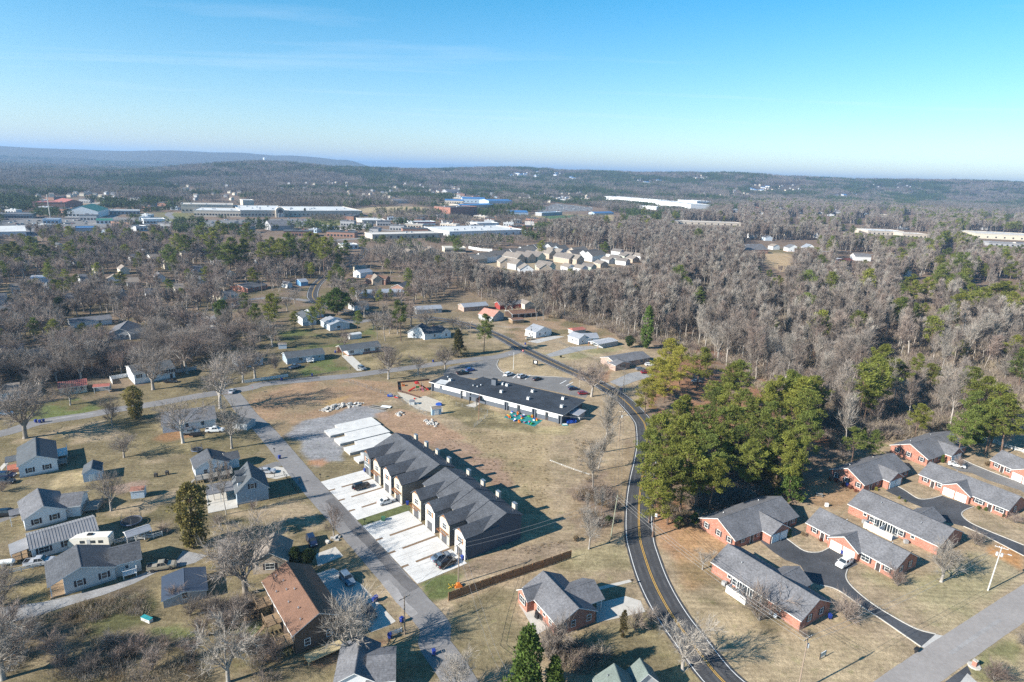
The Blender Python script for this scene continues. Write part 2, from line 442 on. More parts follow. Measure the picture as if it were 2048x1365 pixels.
paint('B4',[(880,800),(1130,900),(1340,1110),(1450,1080),(1780,860),(1700,740),(1500,700),(1300,800)],(0.37,0.30,0.185),3,0.85,mix=(0.30,0.26,0.15))
paint('B4',[(650,400),(760,300),(960,380),(880,480),(700,470)],(0.33,0.215,0.125),2,0.9)
paint('B4',[(1660,650),(1781,690),(1781,800),(1680,740),(1600,700)],(0.45,0.235,0.10),2,0.95)
paint('T5',[(1660,1000),(1900,850),(2048,900),(2048,1330),(1560,1330),(1480,1180)],(0.20,0.19,0.09),1.5,0.9,mix=(0.36,0.29,0.17))
paint('M4',[(1310,560),(1430,545),(1560,630),(1700,640),(1700,700),(1550,690),(1300,650)],(0.44,0.24,0.12),4,0.9)
# the open field behind the terrace and the building lot
paint('N3',[(700,150),(1000,180),(1250,150),(1896,150),(1896,1000),(1700,1000),(1200,430),(900,200)],(0.36,0.275,0.165),3,0.9,mix=(0.29,0.22,0.13))
paint('N3',[(840,100),(1080,120),(1560,420),(1620,620),(1300,480),(1100,360),(900,210)],(0.295,0.20,0.145),2.5,0.9)
paint('T1',[(150,370),(560,480),(520,560),(700,520),(960,620),(1380,760),(1620,760),(1900,690),(1700,850),(1100,830),(560,770),(350,640),(160,520)],(0.35,0.285,0.16),2,0.85,mix=C_OLIVE)
paint('N4',[(700,600),(1150,300),(1250,100),(1320,150),(1230,700),(1240,1000),(900,1160),(700,1050)],(0.27,0.20,0.125),2.5,0.85,mix=C_LITTER)
paint('N4',[(700,1160),(1240,1080),(1290,1365),(500,1365)],(0.29,0.245,0.14),2.5,0.8,mix=C_OLIVE)
paint('M2',[(160,1000),(700,880),(1000,880),(1380,900),(1380,1000),(1000,1200),(700,1365),(400,1365),(200,1130)],(0.31,0.205,0.13),2,0.95,mix=(0.27,0.20,0.125))
paint('M2',[(500,1330),(620,1220),(820,1180),(1000,1100),(1180,1090),(1300,1130),(1290,1200),(1150,1180),(930,1240),(830,1300),(870,1365),(560,1365)],C_GRAVEL,1.5,0.92,1.4)
paint('N3',[(0,160),(150,60),(420,0),(620,40),(520,70),(330,120),(200,160),(340,320),(330,380),(130,430),(60,390),(20,300)],C_GRAVEL,1.2,0.95,1.5)
paint('N3',[(60,380),(180,370),(240,400),(160,430),(60,410)],C_CLAY,1.2,0.8)
for k in range(9):# worn wheel ruts and bare scars over the building lot and the field
 x0,y0 = 300 + 70*k,1010 + 25*(k % 4)
 paint('M2',[(x0,y0),(x0 + 260,y0 - 45),(x0 + 262,y0 - 38),(x0 + 4,y0 + 8)],(0.37,0.27,0.185) if k % 2 else (0.19,0.13,0.09),.8,.7,1.4)
for k,(x,y,w,h) in enumerate(((760,180,60,20),(900,240,90,26),(1050,330,80,22),(1180,410,70,22),(1330,480,90,24),(1480,560,80,26),(980,150,120,18),(1200,240,90,16),(1420,340,110,20),(1650,420,120,24),(1700,620,90,30),(1300,180,100,14))):
 paint('N3',[(x - w,y),(x,y - h),(x + w,y + h*.3),(x + w*.4,y + h)],(0.27,0.165,0.115) if k < 6 else (0.24,0.20,0.115),2.2,.7,1.3)
paint('M2',[(780,1050),(1000,1010),(900,1100),(780,1110)],(0.40,0.26,0.11),1.5,0.6)
paint('M2',[(1200,1160),(1400,1110),(1640,1170),(1960,1365),(1450,1365),(1260,1240)],(0.34,0.22,0.145),1.6,0.9)
paint('M3',[(395,650),(560,605),(720,660),(940,770),(900,780),(500,740),(400,700)],(0.37,0.285,0.175),1.2,0.95)
paint('M3',[(560,560),(800,590),(1060,540),(1360,500),(1400,560),(1200,600),(1010,650),(870,650),(780,600)],(0.36,0.295,0.175),2,0.8,mix=(0.25,0.23,0.12))
paint('M3',[(480,300),(880,300),(1240,400),(1380,480),(900,440),(600,520),(440,460)],(0.30,0.205,0.135),3,0.8,mix=C_OLIVE)
paint('M3',[(1200,760),(1300,720),(1260,820),(1220,800)],C_NEEDLE,1.5,0.7)
paint('M2',[(400,480),(640,480),(1000,560),(1200,450),(1180,560),(880,620),(500,640),(400,590)],C_GREEN*1.05,3,0.75,mix=C_OLIVE)
paint('M2',[(560,770),(880,690),(1000,800),(640,850)],C_GREEN*1.1,1.5,0.8,mix=C_OLIVE)
paint('M2',[(1020,700),(1280,650),(1650,640),(1700,740),(1150,800)],(0.31,0.245,0.14),2,0.8,mix=C_OLIVE)
paint('M1',[(420,1060),(620,1030),(820,1110),(640,1160),(260,1230),(200,1120)],C_GREEN*1.15,2,0.8,mix=C_OLIVE)
paint('N1',[(0,290),(240,290),(700,160),(1200,60),(1500,120),(1500,260),(1000,300),(700,330),(0,380)],C_OLIVE,2,0.8,mix=C_TAN)
paint('N1',[(560,620),(820,590),(860,740),(500,780)],(0.40,0.31,0.18),1.5,0.9)
paint('N1',[(1060,760),(1300,700),(1430,690),(1420,750),(1150,830)],(0.33,0.235,0.185),1.2,0.8)
paint('N1',[(950,1000),(1500,860),(1800,760),(1900,900),(1600,1080),(1000,1140)],C_OLIVE,2,0.85,mix=C_TAN)
paint('N1',[(1480,300),(1560,240),(1900,180),(1900,260),(1600,330)],C_CLAY*0.9,1.5,0.6)
paint('N2',[(0,240),(480,280),(960,150),(1240,370),(980,420),(560,400),(200,400)],C_OLIVE,2.5,0.7,mix=(0.31,0.25,0.14))
paint('N2',[(950,900),(1300,800),(1600,740),(1700,900),(1800,1100),(1400,1100),(1000,1000)],C_OLIVE*0.95,1.8,0.85,mix=C_TAN)
paint('B1',[(0,620),(600,560),(1200,420),(1300,600),(1200,780),(800,860),(300,1000),(0,1249),(-200,1249),(-200,600)],(0.145,0.115,0.078),2,0.92,mix=(0.10,0.10,0.045))
paint('B1',[(300,1000),(900,860),(1500,800),(2048,900),(2048,1400),(0,1400)],(0.235,0.185,0.115),2,0.85,mix=C_OLIVE*0.8)
paint('B1',[(1240,820),(1450,780),(1600,860),(1400,900)],C_GREEN*1.2,1,0.7)
paint('B1',[(150,500),(420,430),(540,560),(300,620)],(0.25,0.20,0.10),1.2,0.6)
paint('B2',[(0,780),(250,740),(400,900),(560,1000),(300,1060),(60,1150)],C_OLIVE*0.9,1.5,0.8,mix=(0.11,0.15,0.04))
paint('B2',[(100,560),(270,540),(330,700),(200,790)],(0.20,0.14,0.09),1.2,0.7)
paint('B2',[(1060,1060),(1480,880),(1700,1000),(1880,1249),(1200,1249),(600,1249)],C_OLIVE,1.5,0.85,mix=(0.30,0.24,0.14))
paint('B2',[(900,950),(1340,900),(1330,930),(800,1130),(600,1120)],(0.23,0.145,0.09),0.8,0.9)
paint('B2',[(1580,430),(1900,330),(2000,240),(2010,300),(1840,560),(1660,600)],C_GREEN*1.05,0.9,0.9,mix=C_OLIVE)
paint('B3',[(0,500),(400,390),(560,420),(540,640),(700,800),(600,1000),(0,1167)],C_OLIVE*1.05,1.5,0.75,mix=(0.28,0.23,0.13))
paint('B3',[(110,200),(560,60),(960,0),(990,90),(500,230),(90,340)],(0.27,0.205,0.145),1,0.9)
paint('B3',[(1000,800),(1400,700),(1600,620),(1900,1000),(2048,1167),(1500,1167),(1000,1000)],C_OLIVE*0.95,2,0.8,mix=(0.27,0.22,0.12))
# open ground in the middle and far distance
paint('M1',[(0,180),(60,110),(250,90),(260,200),(40,260)],(0.33,0.255,0.15),6,0.9)
paint('L2',[(60,430),(380,415),(620,440),(560,470),(280,470),(100,450)],(0.40,0.31,0.19),10,1)
paint('L2',[(520,400),(700,405),(730,430),(600,440)],(0.42,0.33,0.20),8,1)
paint('L2',[(1100,470),(1400,468),(1600,460),(1600,500),(1200,520),(1090,500)],(0.34,0.27,0.16),8,1)
paint('L2',[(1205,490),(1400,490),(1420,512),(1210,515)],(0.42,0.24,0.11),6,0.8)
paint('L2',[(720,750),(1000,730),(1300,690),(1620,700),(1700,720),(1500,800),(1100,850),(900,800)],(0.34,0.27,0.18),8,0.9)
paint('L2',[(1560,720),(1640,720),(1640,740),(1560,740)],C_TAN,4,0.8)
paint('L3',[(500,690),(680,690),(700,780),(620,800),(530,750)],(0.42,0.31,0.19),6,1)
paint('L3',[(560,660),(840,680),(830,700),(560,695)],C_OLIVE*1.2,6,0.9)
paint('L1',[(880,450),(1130,460),(1130,500),(960,530)],(0.17,0.17,0.075),12,1)
paint('L1',[(1800,490),(2040,490),(2040,530),(1820,530)],(0.20,0.19,0.085),10,1)
paint('L1',[(1180,500),(1800,490),(1820,540),(1200,535)],(0.17,0.165,0.165),10,0.9)
paint('L1',[(0,490),(960,480),(980,540),(600,580),(0,600)],(0.23,0.225,0.225),12,0.95)
paint('L1',[(490,400),(610,385),(610,430),(540,430)],(0.36,0.28,0.17),10,0.9)
me = bpy.data.meshes.new('ground')
me.vertices.add(nx*ny)
me.vertices.foreach_set('co',np.stack([X,Y,Z],1).astype(np.float32).ravel())
ii,jj = np.meshgrid(np.arange(nx - 1),np.arange(ny - 1))
b0 = (jj*nx + ii).ravel()
quads = np.stack([b0,b0 + 1,b0 + 1 + nx,b0 + nx],1).astype(np.int32)
me.loops.add(quads.size);me.loops.foreach_set('vertex_index',quads.ravel())
me.polygons.add(len(quads));me.polygons.foreach_set('loop_start',np.arange(0,quads.size,4,dtype=np.int32))
me.update(calc_edges=True)
ca = me.color_attributes.new('cover','FLOAT_COLOR','POINT')
ca.data.foreach_set('color',np.concatenate([COVER,np.ones((len(COVER),1))],1).astype(np.float32).ravel())
me.polygons.foreach_set('use_smooth',np.ones(len(quads),bool))
gm = bpy.data.materials.new('ground_cover');gm.use_nodes = True
t = gm.node_tree;b = t.nodes['Principled BSDF']
b.inputs['Roughness'].default_value = 1.0;b.inputs['Specular IOR Level'].default_value = 0.05
at_ = N(t,'ShaderNodeAttribute',attribute_name='cover')
tcn = N(t,'ShaderNodeTexCoord')
prev = at_.outputs['Color']
for sc_,lo,hi,det in ((0.16,0.78,1.22,5),(1.1,0.58,1.38,6),(5.0,0.60,1.40,4)):
 n = N(t,'ShaderNodeTexNoise');n.inputs['Scale'].default_value = sc_;n.inputs['Detail'].default_value = det;n.inputs['Roughness'].default_value = 0.7
 t.links.new(tcn.outputs['Object'],n.inputs[0])
 r = N(t,'ShaderNodeMapRange');r.inputs['From Min'].default_value,r.inputs['From Max'].default_value = 0.28,0.72
 r.inputs['To Min'].default_value,r.inputs['To Max'].default_value = lo,hi
 t.links.new(n.outputs[0],r.inputs[0])
 s2 = N(t,'ShaderNodeVectorMath',operation='SCALE');t.links.new(prev,s2.inputs[0]);t.links.new(r.outputs[0],s2.inputs['Scale'])
 prev = s2.outputs[0]
# faint mown lines across the lawns
mpg = N(t,'ShaderNodeMapping');mpg.inputs['Scale'].default_value = (0.05,1.3,1);mpg.inputs['Rotation'].default_value = (0,0,-0.62)
t.links.new(tcn.outputs['Object'],mpg.inputs[0])
n = N(t,'ShaderNodeTexNoise');n.inputs['Scale'].default_value = 1.0;n.inputs['Detail'].default_value = 3
t.links.new(mpg.outputs[0],n.inputs[0])
r = N(t,'ShaderNodeMapRange');r.inputs['From Min'].default_value,r.inputs['From Max'].default_value = 0.3,0.7;r.inputs['To Min'].default_value,r.inputs['To Max'].default_value = 0.86,1.14
t.links.new(n.outputs[0],r.inputs[0])
s2 = N(t,'ShaderNodeVectorMath',operation='SCALE');t.links.new(prev,s2.inputs[0]);t.links.new(r.outputs[0],s2.inputs['Scale']);prev = s2.outputs[0]
# sparse green tufts
n = N(t,'ShaderNodeTexNoise');n.inputs['Scale'].default_value = 0.45;n.inputs['Detail'].default_value = 7;n.inputs['Roughness'].default_value = 0.75
t.links.new(tcn.outputs['Object'],n.inputs[0])
r = N(t,'ShaderNodeMapRange');r.inputs['From Min'].default_value,r.inputs['From Max'].default_value = 0.54,0.68;r.inputs['To Max'].default_value = 0.45
t.links.new(n.outputs[0],r.inputs[0])
m2 = N(t,'ShaderNodeMix',data_type='RGBA',blend_type='MULTIPLY');t.links.new(r.outputs[0],m2.inputs[0]);t.links.new(prev,m2.inputs[6]);m2.inputs[7].default_value = (0.55,0.72,0.42,1)
t.links.new(m2.outputs[2],b.inputs['Base Color'])
bn = N(t,'ShaderNodeTexNoise');bn.inputs['Scale'].default_value = 3.5;bn.inputs['Detail'].default_value = 5
t.links.new(tcn.outputs['Object'],bn.inputs[0])
bp = N(t,'ShaderNodeBump');bp.inputs['Strength'].default_value = 0.55;bp.inputs['Distance'].default_value = 0.12
t.links.new(bn.outputs[0],bp.inputs['Height']);t.links.new(bp.outputs[0],b.inputs['Normal'])
me.materials.append(gm)
go = tag(put('ground',me),kind='structure')
# ---- roads
ROADS = []          # (points, half width) kept for keeping trees off
def spline(pts,step=1.5):
 P = [Vector((p[0],p[1])) for p in pts]
 out = []
 for i in range(len(P) - 1):
  p0,p1,p2,p3 = P[max(i - 1,0)],P[i],P[i + 1],P[min(i + 2,len(P) - 1)]
  n = max(2,int((p2 - p1).length/step))
  for k in range(n):
   s = k/n
   out.append(0.5*((2*p1) + (p2 - p0)*s + (2*p0 - 5*p1 + 4*p2 - p3)*s*s + (3*p1 - p0 - 3*p2 + p3)*s ** 3))
 out.append(P[-1])
 return out
def offset(sp,d):
 o = []
 for i,p in enumerate(sp):
  t_ = (sp[min(i + 1,len(sp) - 1)] - sp[max(i - 1,0)])
  if t_.length < 1e-6:t_ = Vector((0,1))
  t_.normalize()
  o.append(Vector((p.x - t_.y*d,p.y + t_.x*d)))
 return o
def gz(x,y):
 return hz1(x,y) if x*x + y*y > 2.5e6 else 0.0
def strip(name,sp,d0,d1,z,m,parent=None,thick=0.0,rag=0.0):
 a,b_ = offset(sp,d0),offset(sp,d1)
 mb = MB()
 n = len(sp)
 j = lambda:R.uniform(-rag,rag) if rag else 0
 vs = [(p.x + j(),p.y + j(),z + gz(p.x,p.y)) for p in a] + [(p.x + j(),p.y + j(),z + gz(p.x,p.y)) for p in b_]
 mb.add(vs,[(i,i + 1,n + i + 1,n + i) if d1 < d0 else (n + i,n + i + 1,i + 1,i) for i in range(n - 1)])
 if thick:
  lo = [(v[0],v[1],v[2] - thick) for v in vs]
  mb.add(vs + lo,[(i + 1,i,2*n + i,2*n + i + 1) for i in range(n - 1)] + [(n + i,n + i + 1,3*n + i + 1,3*n + i) for i in range(n - 1)])
 return tag(mb.put(name,m,parent),kind='structure') if parent is None else mb.put(name,m,parent)
ASPH = mat('dark_asphalt',(0.060,0.060,0.063),0.9,0.16,0.25,0.2,9,fine=0.14)
ASPH2 = mat('worn_asphalt',(0.215,0.205,0.20),0.92,0.17,0.12,0.2,9,fine=0.10)
ASPH3 = mat('sealed_asphalt',(0.070,0.073,0.080),0.85,0.28,0.18,0.2,9,fine=0.14)
ASPH4 = mat('faded_asphalt',(0.185,0.178,0.172),0.92,0.20,0.15,0.2,9,fine=0.12)
TANROAD = mat('tan_grey_asphalt',(0.30,0.275,0.258),0.92,0.10,0.15,0.2,9,fine=0.08)
WPAINT = mat('white_road_paint',(0.78,0.78,0.76),0.7,0.12,1.2)
YPAINT = mat('yellow_road_paint',(0.68,0.40,0.075),0.7,0.15,1.2)
GRAVELM = mat('grey_gravel',(0.29,0.285,0.28),0.95,0.2,0.4,0.5,9,fine=0.25)
def road(name,pts,half,m,z=0.03):
 sp = spline([p if isinstance(p,Vector) else q(*p) for p in pts])
 ROADS.append(([(p.x,p.y) for p in sp[::3]] + [(sp[-1].x,sp[-1].y)],half))
 strip(name,sp,half,-half,z,m,rag=0.05)
 return sp
MAIN = [(1560,1450),(1448,1365),(1383,1284.6),(1340,1225),(1308,1165),(1288,1109),(1279,1070),(1278,1010),(1283,962),(1290,925),(1294,890),(1291,855),(1285,841.5),(1268.7,821.6),
  (1248.8,801.6),(1228.9,786.7),(1199,769),(1164,751.8),(1129,736.9),(1094,720.7),(1059.4,704.5),(1032,692),(1000,674),(955,656),(915,645),(870,638),(815,633),(760,629),(700,624),(665,617),(642,609),(628,599),(625,588),(632,571),(645,558),(665,545),(695,530),(720,515),(730,500),(700,488),(660,482)]
sp_main = road('main_road',[S_] and [('S',*p) for p in MAIN],3.75,ASPH,0.05)
WORN = mat('wheel_worn_asphalt',(0.078,0.077,0.078),0.85,0.3,0.3,0.2,9,fine=0.16)
for d_ in (2.35,.95,-.55,-1.95):strip('wheel_wear',sp_main,d_,d_ - .55,0.054,WORN,rag=.07)
wl = strip('edge_line',sp_main,3.28,3.14,0.058,WPAINT)
wl = strip('edge_line',sp_main,-3.14,-3.28,0.058,WPAINT)
strip('centre_line',sp_main,0.22,0.10,0.058,YPAINT)
strip('centre_line',sp_main,-0.10,-0.22,0.058,YPAINT)
uA,uB = None,None
TO,TO1 = q('N3',880,1310),q('N3',165,555)
ta = (TO1 - TO).normalized()                    # along the terrace, away from the camera
tb = Vector((ta.y,-ta.x,0))                   # from the street towards the terrace
def tw(a,b_,z=0.0):
 p = TO + ta*a + tb*b_
 return Vector((p.x,p.y,z))
st_pts = [q('S',960,1440),q('S',905,1340),q('S',868,1285),tw(-14,-3.6),tw(-4,-3.3),tw(10,-3.1),tw(30,-3.0),tw(52,-3.0),q('S',534,867),q('S',497,832),q('S',473,800),q('S',462,788)]
sp_st = road('terrace_street',st_pts,2.95,ASPH2,0.042)
road('cross_street',[('S',*p) for p in [(-160,893),(0,868),(75,846),(174,831),(237,819),(311,808),(399,792),(496,777),(525,769),(624,759),(699,752),(774,742),(849,732),(948,719),(1000,713),(1046,699)]],2.9,ASPH2,0.034)
road('side_street',[('S',*p) for p in [(1780,1392),(1812,1365),(2048,1205),(2250,1075),(2500,930)]],3.0,TANROAD,0.03)
road('upper_street',[('S',*p) for p in [(640,606),(560,596),(480,604),(420,640),(380,632),(330,624)]],2.6,ASPH2,0.03)
road('upper_lane',[('S',*p) for p in [(815,634),(746,640),(712,645),(690,640)]],2.6,ASPH2,0.026)
road('far_road',[('L1',*p) for p in [(1040,535),(1080,505),(1030,490),(985,470),(1000,455)]],5,ASPH2,0.05)
road('far_avenue',[('L1',*p) for p in [(-200,555),(300,552),(700,545),(1000,540),(1300,525),(1700,520),(2100,545),(2300,560)]],9,ASPH2,0.04)
road('far_avenue',[('L1',*p) for p in [(640,470),(690,500),(740,530),(760,545)]],7,ASPH2,0.034)
road('far_avenue',[('S',*p) for p in [(660,482),(740,476),(860,470),(1000,462),(1160,452)]],6,ASPH2,0.03)
road('hill_road',[('S',*p) for p in [(1590,506),(1680,503),(1760,512),(1800,520)]],3.5,ASPH2,0.03)
# darker resurfaced half and pale worn patches of the terrace street
MEND = mat('mended_asphalt',(0.135,0.128,0.126),0.92,0.2,0.2,0.2,9,fine=0.14)
PALEASPH = mat('bleached_asphalt',(0.30,0.285,0.275),0.92,0.2,0.15,0.2,9,fine=0.12)
strip('road_patch',spline([tw(a,-1.6 - .2*math.sin(a*.3)) for a in range(-2,46,3)]),1.3,-1.2,0.048,MEND,rag=.12)
strip('road_patch',spline([tw(a,-5.2) for a in (-9,-5,0,4)]),1.0,-.8,0.05,PALEASPH,rag=.3)
strip('road_patch',spline([q('S',560,763),q('S',590,761),q('S',640,756)]),.9,-.7,0.044,MEND,rag=.15)
strip('road_patch',spline([q('S',100,842),q('S',150,834),q('S',190,829)]),1.4,.2,0.044,PALEASPH,rag=.15)
strip('road_patch',spline([q('S',1900,1308),q('S',1960,1266),q('S',2000,1240)]),.3,-.4,0.038,PALEASPH,rag=.08)
def sheet(name,pts,z,m,kerb=None,zone=None,group=None):
 P = [(q(zone,*p) if zone else p) for p in pts]
 mb = MB()
 mb.add([(p[0],p[1],z) for p in P],[tuple(range(len(P)))])
 o = tag(mb.put(name,m),kind='structure')
 if o.data.polygons[0].normal.z < 0:o.data.flip_normals()
 ROADS.append(([(p[0],p[1]) for p in P] + [(P[0][0],P[0][1])],0.4))
 if kerb:
  sp = [Vector((p[0],p[1])) for p in P]
  for a,b_ in kerb:
   strip('kerb',spline(sp[a:b_ + 1],0.8),0.11,-0.11,z + 0.12,OCONC_L,thick=0.14)
 return o
OCONC_L = mat('pale_concrete',(0.50,0.47,0.42),0.9,0.12,0.8,0.1,8,fine=0.08)
# courts of the brick duplexes
sheet('asphalt_court',[(430,640),(540,612),(580,640),(660,695),(735,702),(785,680),(935,762),(880,790),(872,830),(905,880),(1000,960),(1120,1035),(1235,1095),(1330,1120),(1255,1185),(1190,1140),(1060,1050),(960,985),(830,895),(740,870),(690,850),(640,770),(560,740),(500,700)],
 0.028,ASPH3,[(1,5),(7,13),(14,19)],'B4')
sheet('driveway_apron',[(1330,1120),(1370,1128),(1290,1195),(1255,1185)],0.026,OCONC,None,'B4')
sheet('asphalt_court',[(640,690),(740,640),(830,690),(960,770),(1080,770),(1190,740),(1500,850),(1420,880),(1380,920),(1430,980),(1560,1050),(1989,1225),(1989,1330),(1600,1130),(1400,1040),(1200,990),(1060,880),(860,800)],0.028,ASPH3,[(1,5),(6,11),(12,14)],'T4')
sheet('asphalt_court',[(1220,430),(1400,390),(1480,430),(1700,520),(1890,590),(2100,660),(2100,800),(1960,690),(1640,590),(1480,520),(1360,500)],0.028,ASPH4,[(1,4)],'T4')
sheet('dark_driveway',[(1250,1330),(1480,1160),(1520,1250),(1400,1340)],0.022,ASPH3,None,'T5')
sheet('driveway_apron',[(1400,1340),(1480,1240),(1600,1350),(1560,1400)],0.024,OCONC,None,'T5')
# school car park
sheet('car_park',[(-10,700),(130,672),(300,640),(392,640),(378,690),(430,745),(560,765),(900,783),(980,790),(950,830),(1120,905),(1090,950),(850,900),(600,850),(380,800),(250,790),(-10,790),(-60,760)],0.026,ASPH4,[(3,7)],'M3')
for x0,y0,x1,y1 in ((420,775,450,742),(500,790,545,752),(600,800,640,765),(930,850,985,822),(880,835,930,808)):
 sheet('parking_line',[(x0,y0),(x0 + 6,y0 + 1),(x1 + 6,y1 + 1),(x1,y1)],0.034,WPAINT,None,'M3')
# drives of houses
sheet('concrete_driveway',[(935,690),(1010,680),(1145,806),(1060,812)],0.022,OCONC_L,None,'M2')
sheet('concrete_driveway',[(565,530),(620,545),(720,535),(830,715),(712,775)],0.022,OCONC_L,None,'B3')
sheet('concrete_driveway',[(1200,520),(1440,462),(1560,500),(1600,590),(1200,680)],0.022,OCONC_L,None,'B3')
sheet('garden_path',[(1160,400),(1470,326),(1490,345),(1180,425)],0.024,OCONC_L,None,'B3')
sheet('garden_path',[(570,425),(600,420),(690,505),(625,525)],0.024,OCONC_L,None,'B3')
sheet('concrete_driveway',[(740,200),(905,140),(970,215),(760,300)],0.022,OCONC_L,None,'B2')
sheet('concrete_driveway',[(730,365),(890,315),(1110,440),(1400,750),(1330,790),(1200,840),(900,600)],0.024,OCONC_L,None,'B2')
sheet('gravel_drive',[(0,640),(360,590),(660,520),(940,450),(1240,330),(1420,280),(1500,170),(1700,210),(1600,270),(1280,350),(1100,440),(860,530),(560,620),(330,700),(0,780)],0.02,GRAVELM,None,'B1')
sheet('concrete_driveway',[(1180,560),(1330,500),(1450,515),(1500,570),(1330,610),(1210,590)],0.022,OCONC_L,None,'N2')
sheet('asphalt_driveway',[(1140,520),(1330,455),(1420,480),(1300,520),(1190,560)],0.02,ASPH4,None,'N2')
sheet('gravel_drive',[(770,600),(960,540),(1130,530),(1230,545),(1100,560),(870,610),(800,620)],0.022,GRAVELM,None,'M3')
sheet('gravel_drive',[(1280,820),(1440,750),(1560,730),(1680,760),(1500,810),(1370,860)],0.022,GRAVELM,None,'M3')
sheet('concrete_pad',[(620,495),(830,450),(920,455),(700,510)],0.02,OCONC,None,'M3')
sheet('asphalt_driveway',[(1400,370),(1560,395),(1780,470),(1660,480),(1480,450)],0.02,ASPH4,None,'M1')
sheet('concrete_driveway',[(1530,350),(1640,355),(1790,450),(1680,480)],0.024,OCONC_L,None,'M1')
sheet('concrete_walk',[(0,560),(90,470),(120,475),(10,600)],0.03,OCONC_L,None,'N1')
sheet('asphalt_driveway',[(-40,1075),(160,1010),(170,1040),(0,1100),(-40,1110)],0.02,ASPH4,None,'N1')
# terrace drives: new concrete with mulch strips left open between them
for a0,a1 in ((-0.6,26.4),(29.6,53.4)):
 cuts = [c for c in (6.35,12.6,19.0) if a0 < c < a1] if a0 < 0 else [34.6,41.0,47.4]
 edges = [a0] + cuts + [a1]
 for k in range(len(edges) - 1):
  l,r_ = edges[k] + (0.35 if k else 0),edges[k + 1] - (0.35 if k < len(edges) - 2 else 0)
  sheet('concrete_driveway',[tw(l,0),tw(r_,0),tw(r_,12.6),tw(l,12.6)],0.05,CONC)
 for c in cuts:
  sheet('concrete_apron',[tw(c - 0.36,1.7),tw(c + 0.36,1.7),tw(c + 0.36,3.5),tw(c - 0.36,3.5)],0.046,CONC)
JOINT = mat('concrete_joint',(0.43,0.42,0.40),0.9,0.15,1)
mb = MB()
for a0,a1 in ((-0.6,6.0),(6.7,12.2),(13,18.6),(19.4,26.4),(29.6,34.2),(35,40.6),(41.4,47),(47.8,53.4)):
 for b0_ in (3.2,6.3,9.5):
  P4 = [tw(a0,b0_),tw(a1,b0_),tw(a1,b0_ + .04),tw(a0,b0_ + .04)]
  mb.add([(p.x,p.y,.054) for p in P4],[(0,1,2,3)])
 am = (a0 + a1)/2
 mb.add([(p.x,p.y,.054) for p in (tw(am,0),tw(am + .05,0),tw(am + .05,12.6),tw(am,12.6))],[(0,1,2,3)])
tag(mb.put('concrete_joint',JOINT),kind='structure')
TYRE = mat('tyre_stain',(0.52,0.505,0.48),0.9,0.3,0.8,fine=.15)
for a_ in (1.6,4.0,9.5,16.2,23,38,44.5,50.5):
 for k in (-.75,.75):strip('tyre_stain',spline([tw(a_ + k + .1*math.sin(b),b) for b in (0.2,3,6,9,11 + R.random())]),.16,-.16,.053,TYRE,rag=.06)
MULCH = mat('mulch',(0.20,0.135,0.085),0.95,0.2,1.5,0.5,12,fine=0.25)
for c in (6.35,12.6,19.0,34.6,41.0,47.4):
 sheet('mulch_strip',[tw(c - 0.5,0),tw(c + 0.5,0),tw(c + 0.5,12.6),tw(c - 0.5,12.6)],0.038,MULCH)
sheet('terrace_lawn',[tw(26.4,0.1),tw(29.6,0.1),tw(29.6,15),tw(26.4,13)],0.03,mat('lawn',(0.11,0.125,0.05),1.0,0.3,0.8,0.5,9,fine=0.3))
# play areas beside the school
sheet('sand_play_yard',[(1380,980),(1480,1000),(1600,1010),(1740,1060),(1750,1140),(1640,1140),(1540,1120),(1440,1050)],0.022,mat('sand',(0.48,0.43,0.35),0.95,0.12,0.8,0.3,10,fine=0.1),None,'M2')
sheet('chip_play_yard',[(1395,910),(1640,890),(1650,1000),(1560,1025),(1390,975)],0.024,mat('wood_chips',(0.33,0.215,0.125),0.95,0.16,1,0.4,12,fine=0.2),None,'M2')
sheet('play_turf',[(950,655),(1060,590),(1395,690),(1300,762)],0.03,mat('teal_turf',(0.02,0.20,0.20),0.95,0.15,1.2,0.3,12,fine=0.12),None,'T1')
sheet('concrete_pad',[(515,525),(660,465),(680,500),(620,545)],0.026,OCONC_L,None,'T1')
# ================================================================== houses
def BX(b,name,m,parent=None,*a,**k):
 mb = MB();mb.box(*b)
 return mb.put(name,m,parent,*a,**k)
KEEP_OFF = []        # (corner points) of footprints, for keeping trees off
MESHES = {}
def cached(key,fn):
 if key not in MESHES:MESHES[key] = fn()
 return MESHES[key]
def window_mesh(w,h,muntins):
 def f():
  mb = MB();t = 0.08
  mb.box(-w/2 - t,w/2 + t,-0.07,0,h/2,h/2 + t);mb.box(-w/2 - t,w/2 + t,-0.09,0,-h/2 - t,-h/2)
  mb.box(-w/2 - t,-w/2,-0.07,0,-h/2,h/2);mb.box(w/2,w/2 + t,-0.07,0,-h/2,h/2)
  if muntins:
   mb.box(-w/2,w/2,-0.05,-0.02,-0.03,0.03)
   if muntins > 1:
    for k in range(1,muntins):mb.box(-w/2 + w*k/muntins - 0.02,-w/2 + w*k/muntins + 0.02,-0.046,-0.02,-h/2,h/2)
  return mb.mesh('window_frame',WTRIM)
 return cached(('win',w,h,muntins),f)
def pane_mesh(w,h,m=None):
 def f():
  mb = MB();mb.box(-w/2,w/2,-0.025,0.0,-h/2,h/2)
  return mb.mesh('pane',m or GLASS)
 return cached(('pane',w,h,(m or GLASS).name),f)
def box_mesh(key,x0,x1,y0,y1,z0,z1,m):
 def f():
  mb = MB();mb.box(x0,x1,y0,y1,z0,z1)
  return mb.mesh(key,m)
 return cached((key,x0,x1,y0,y1,z0,z1,m.name),f)
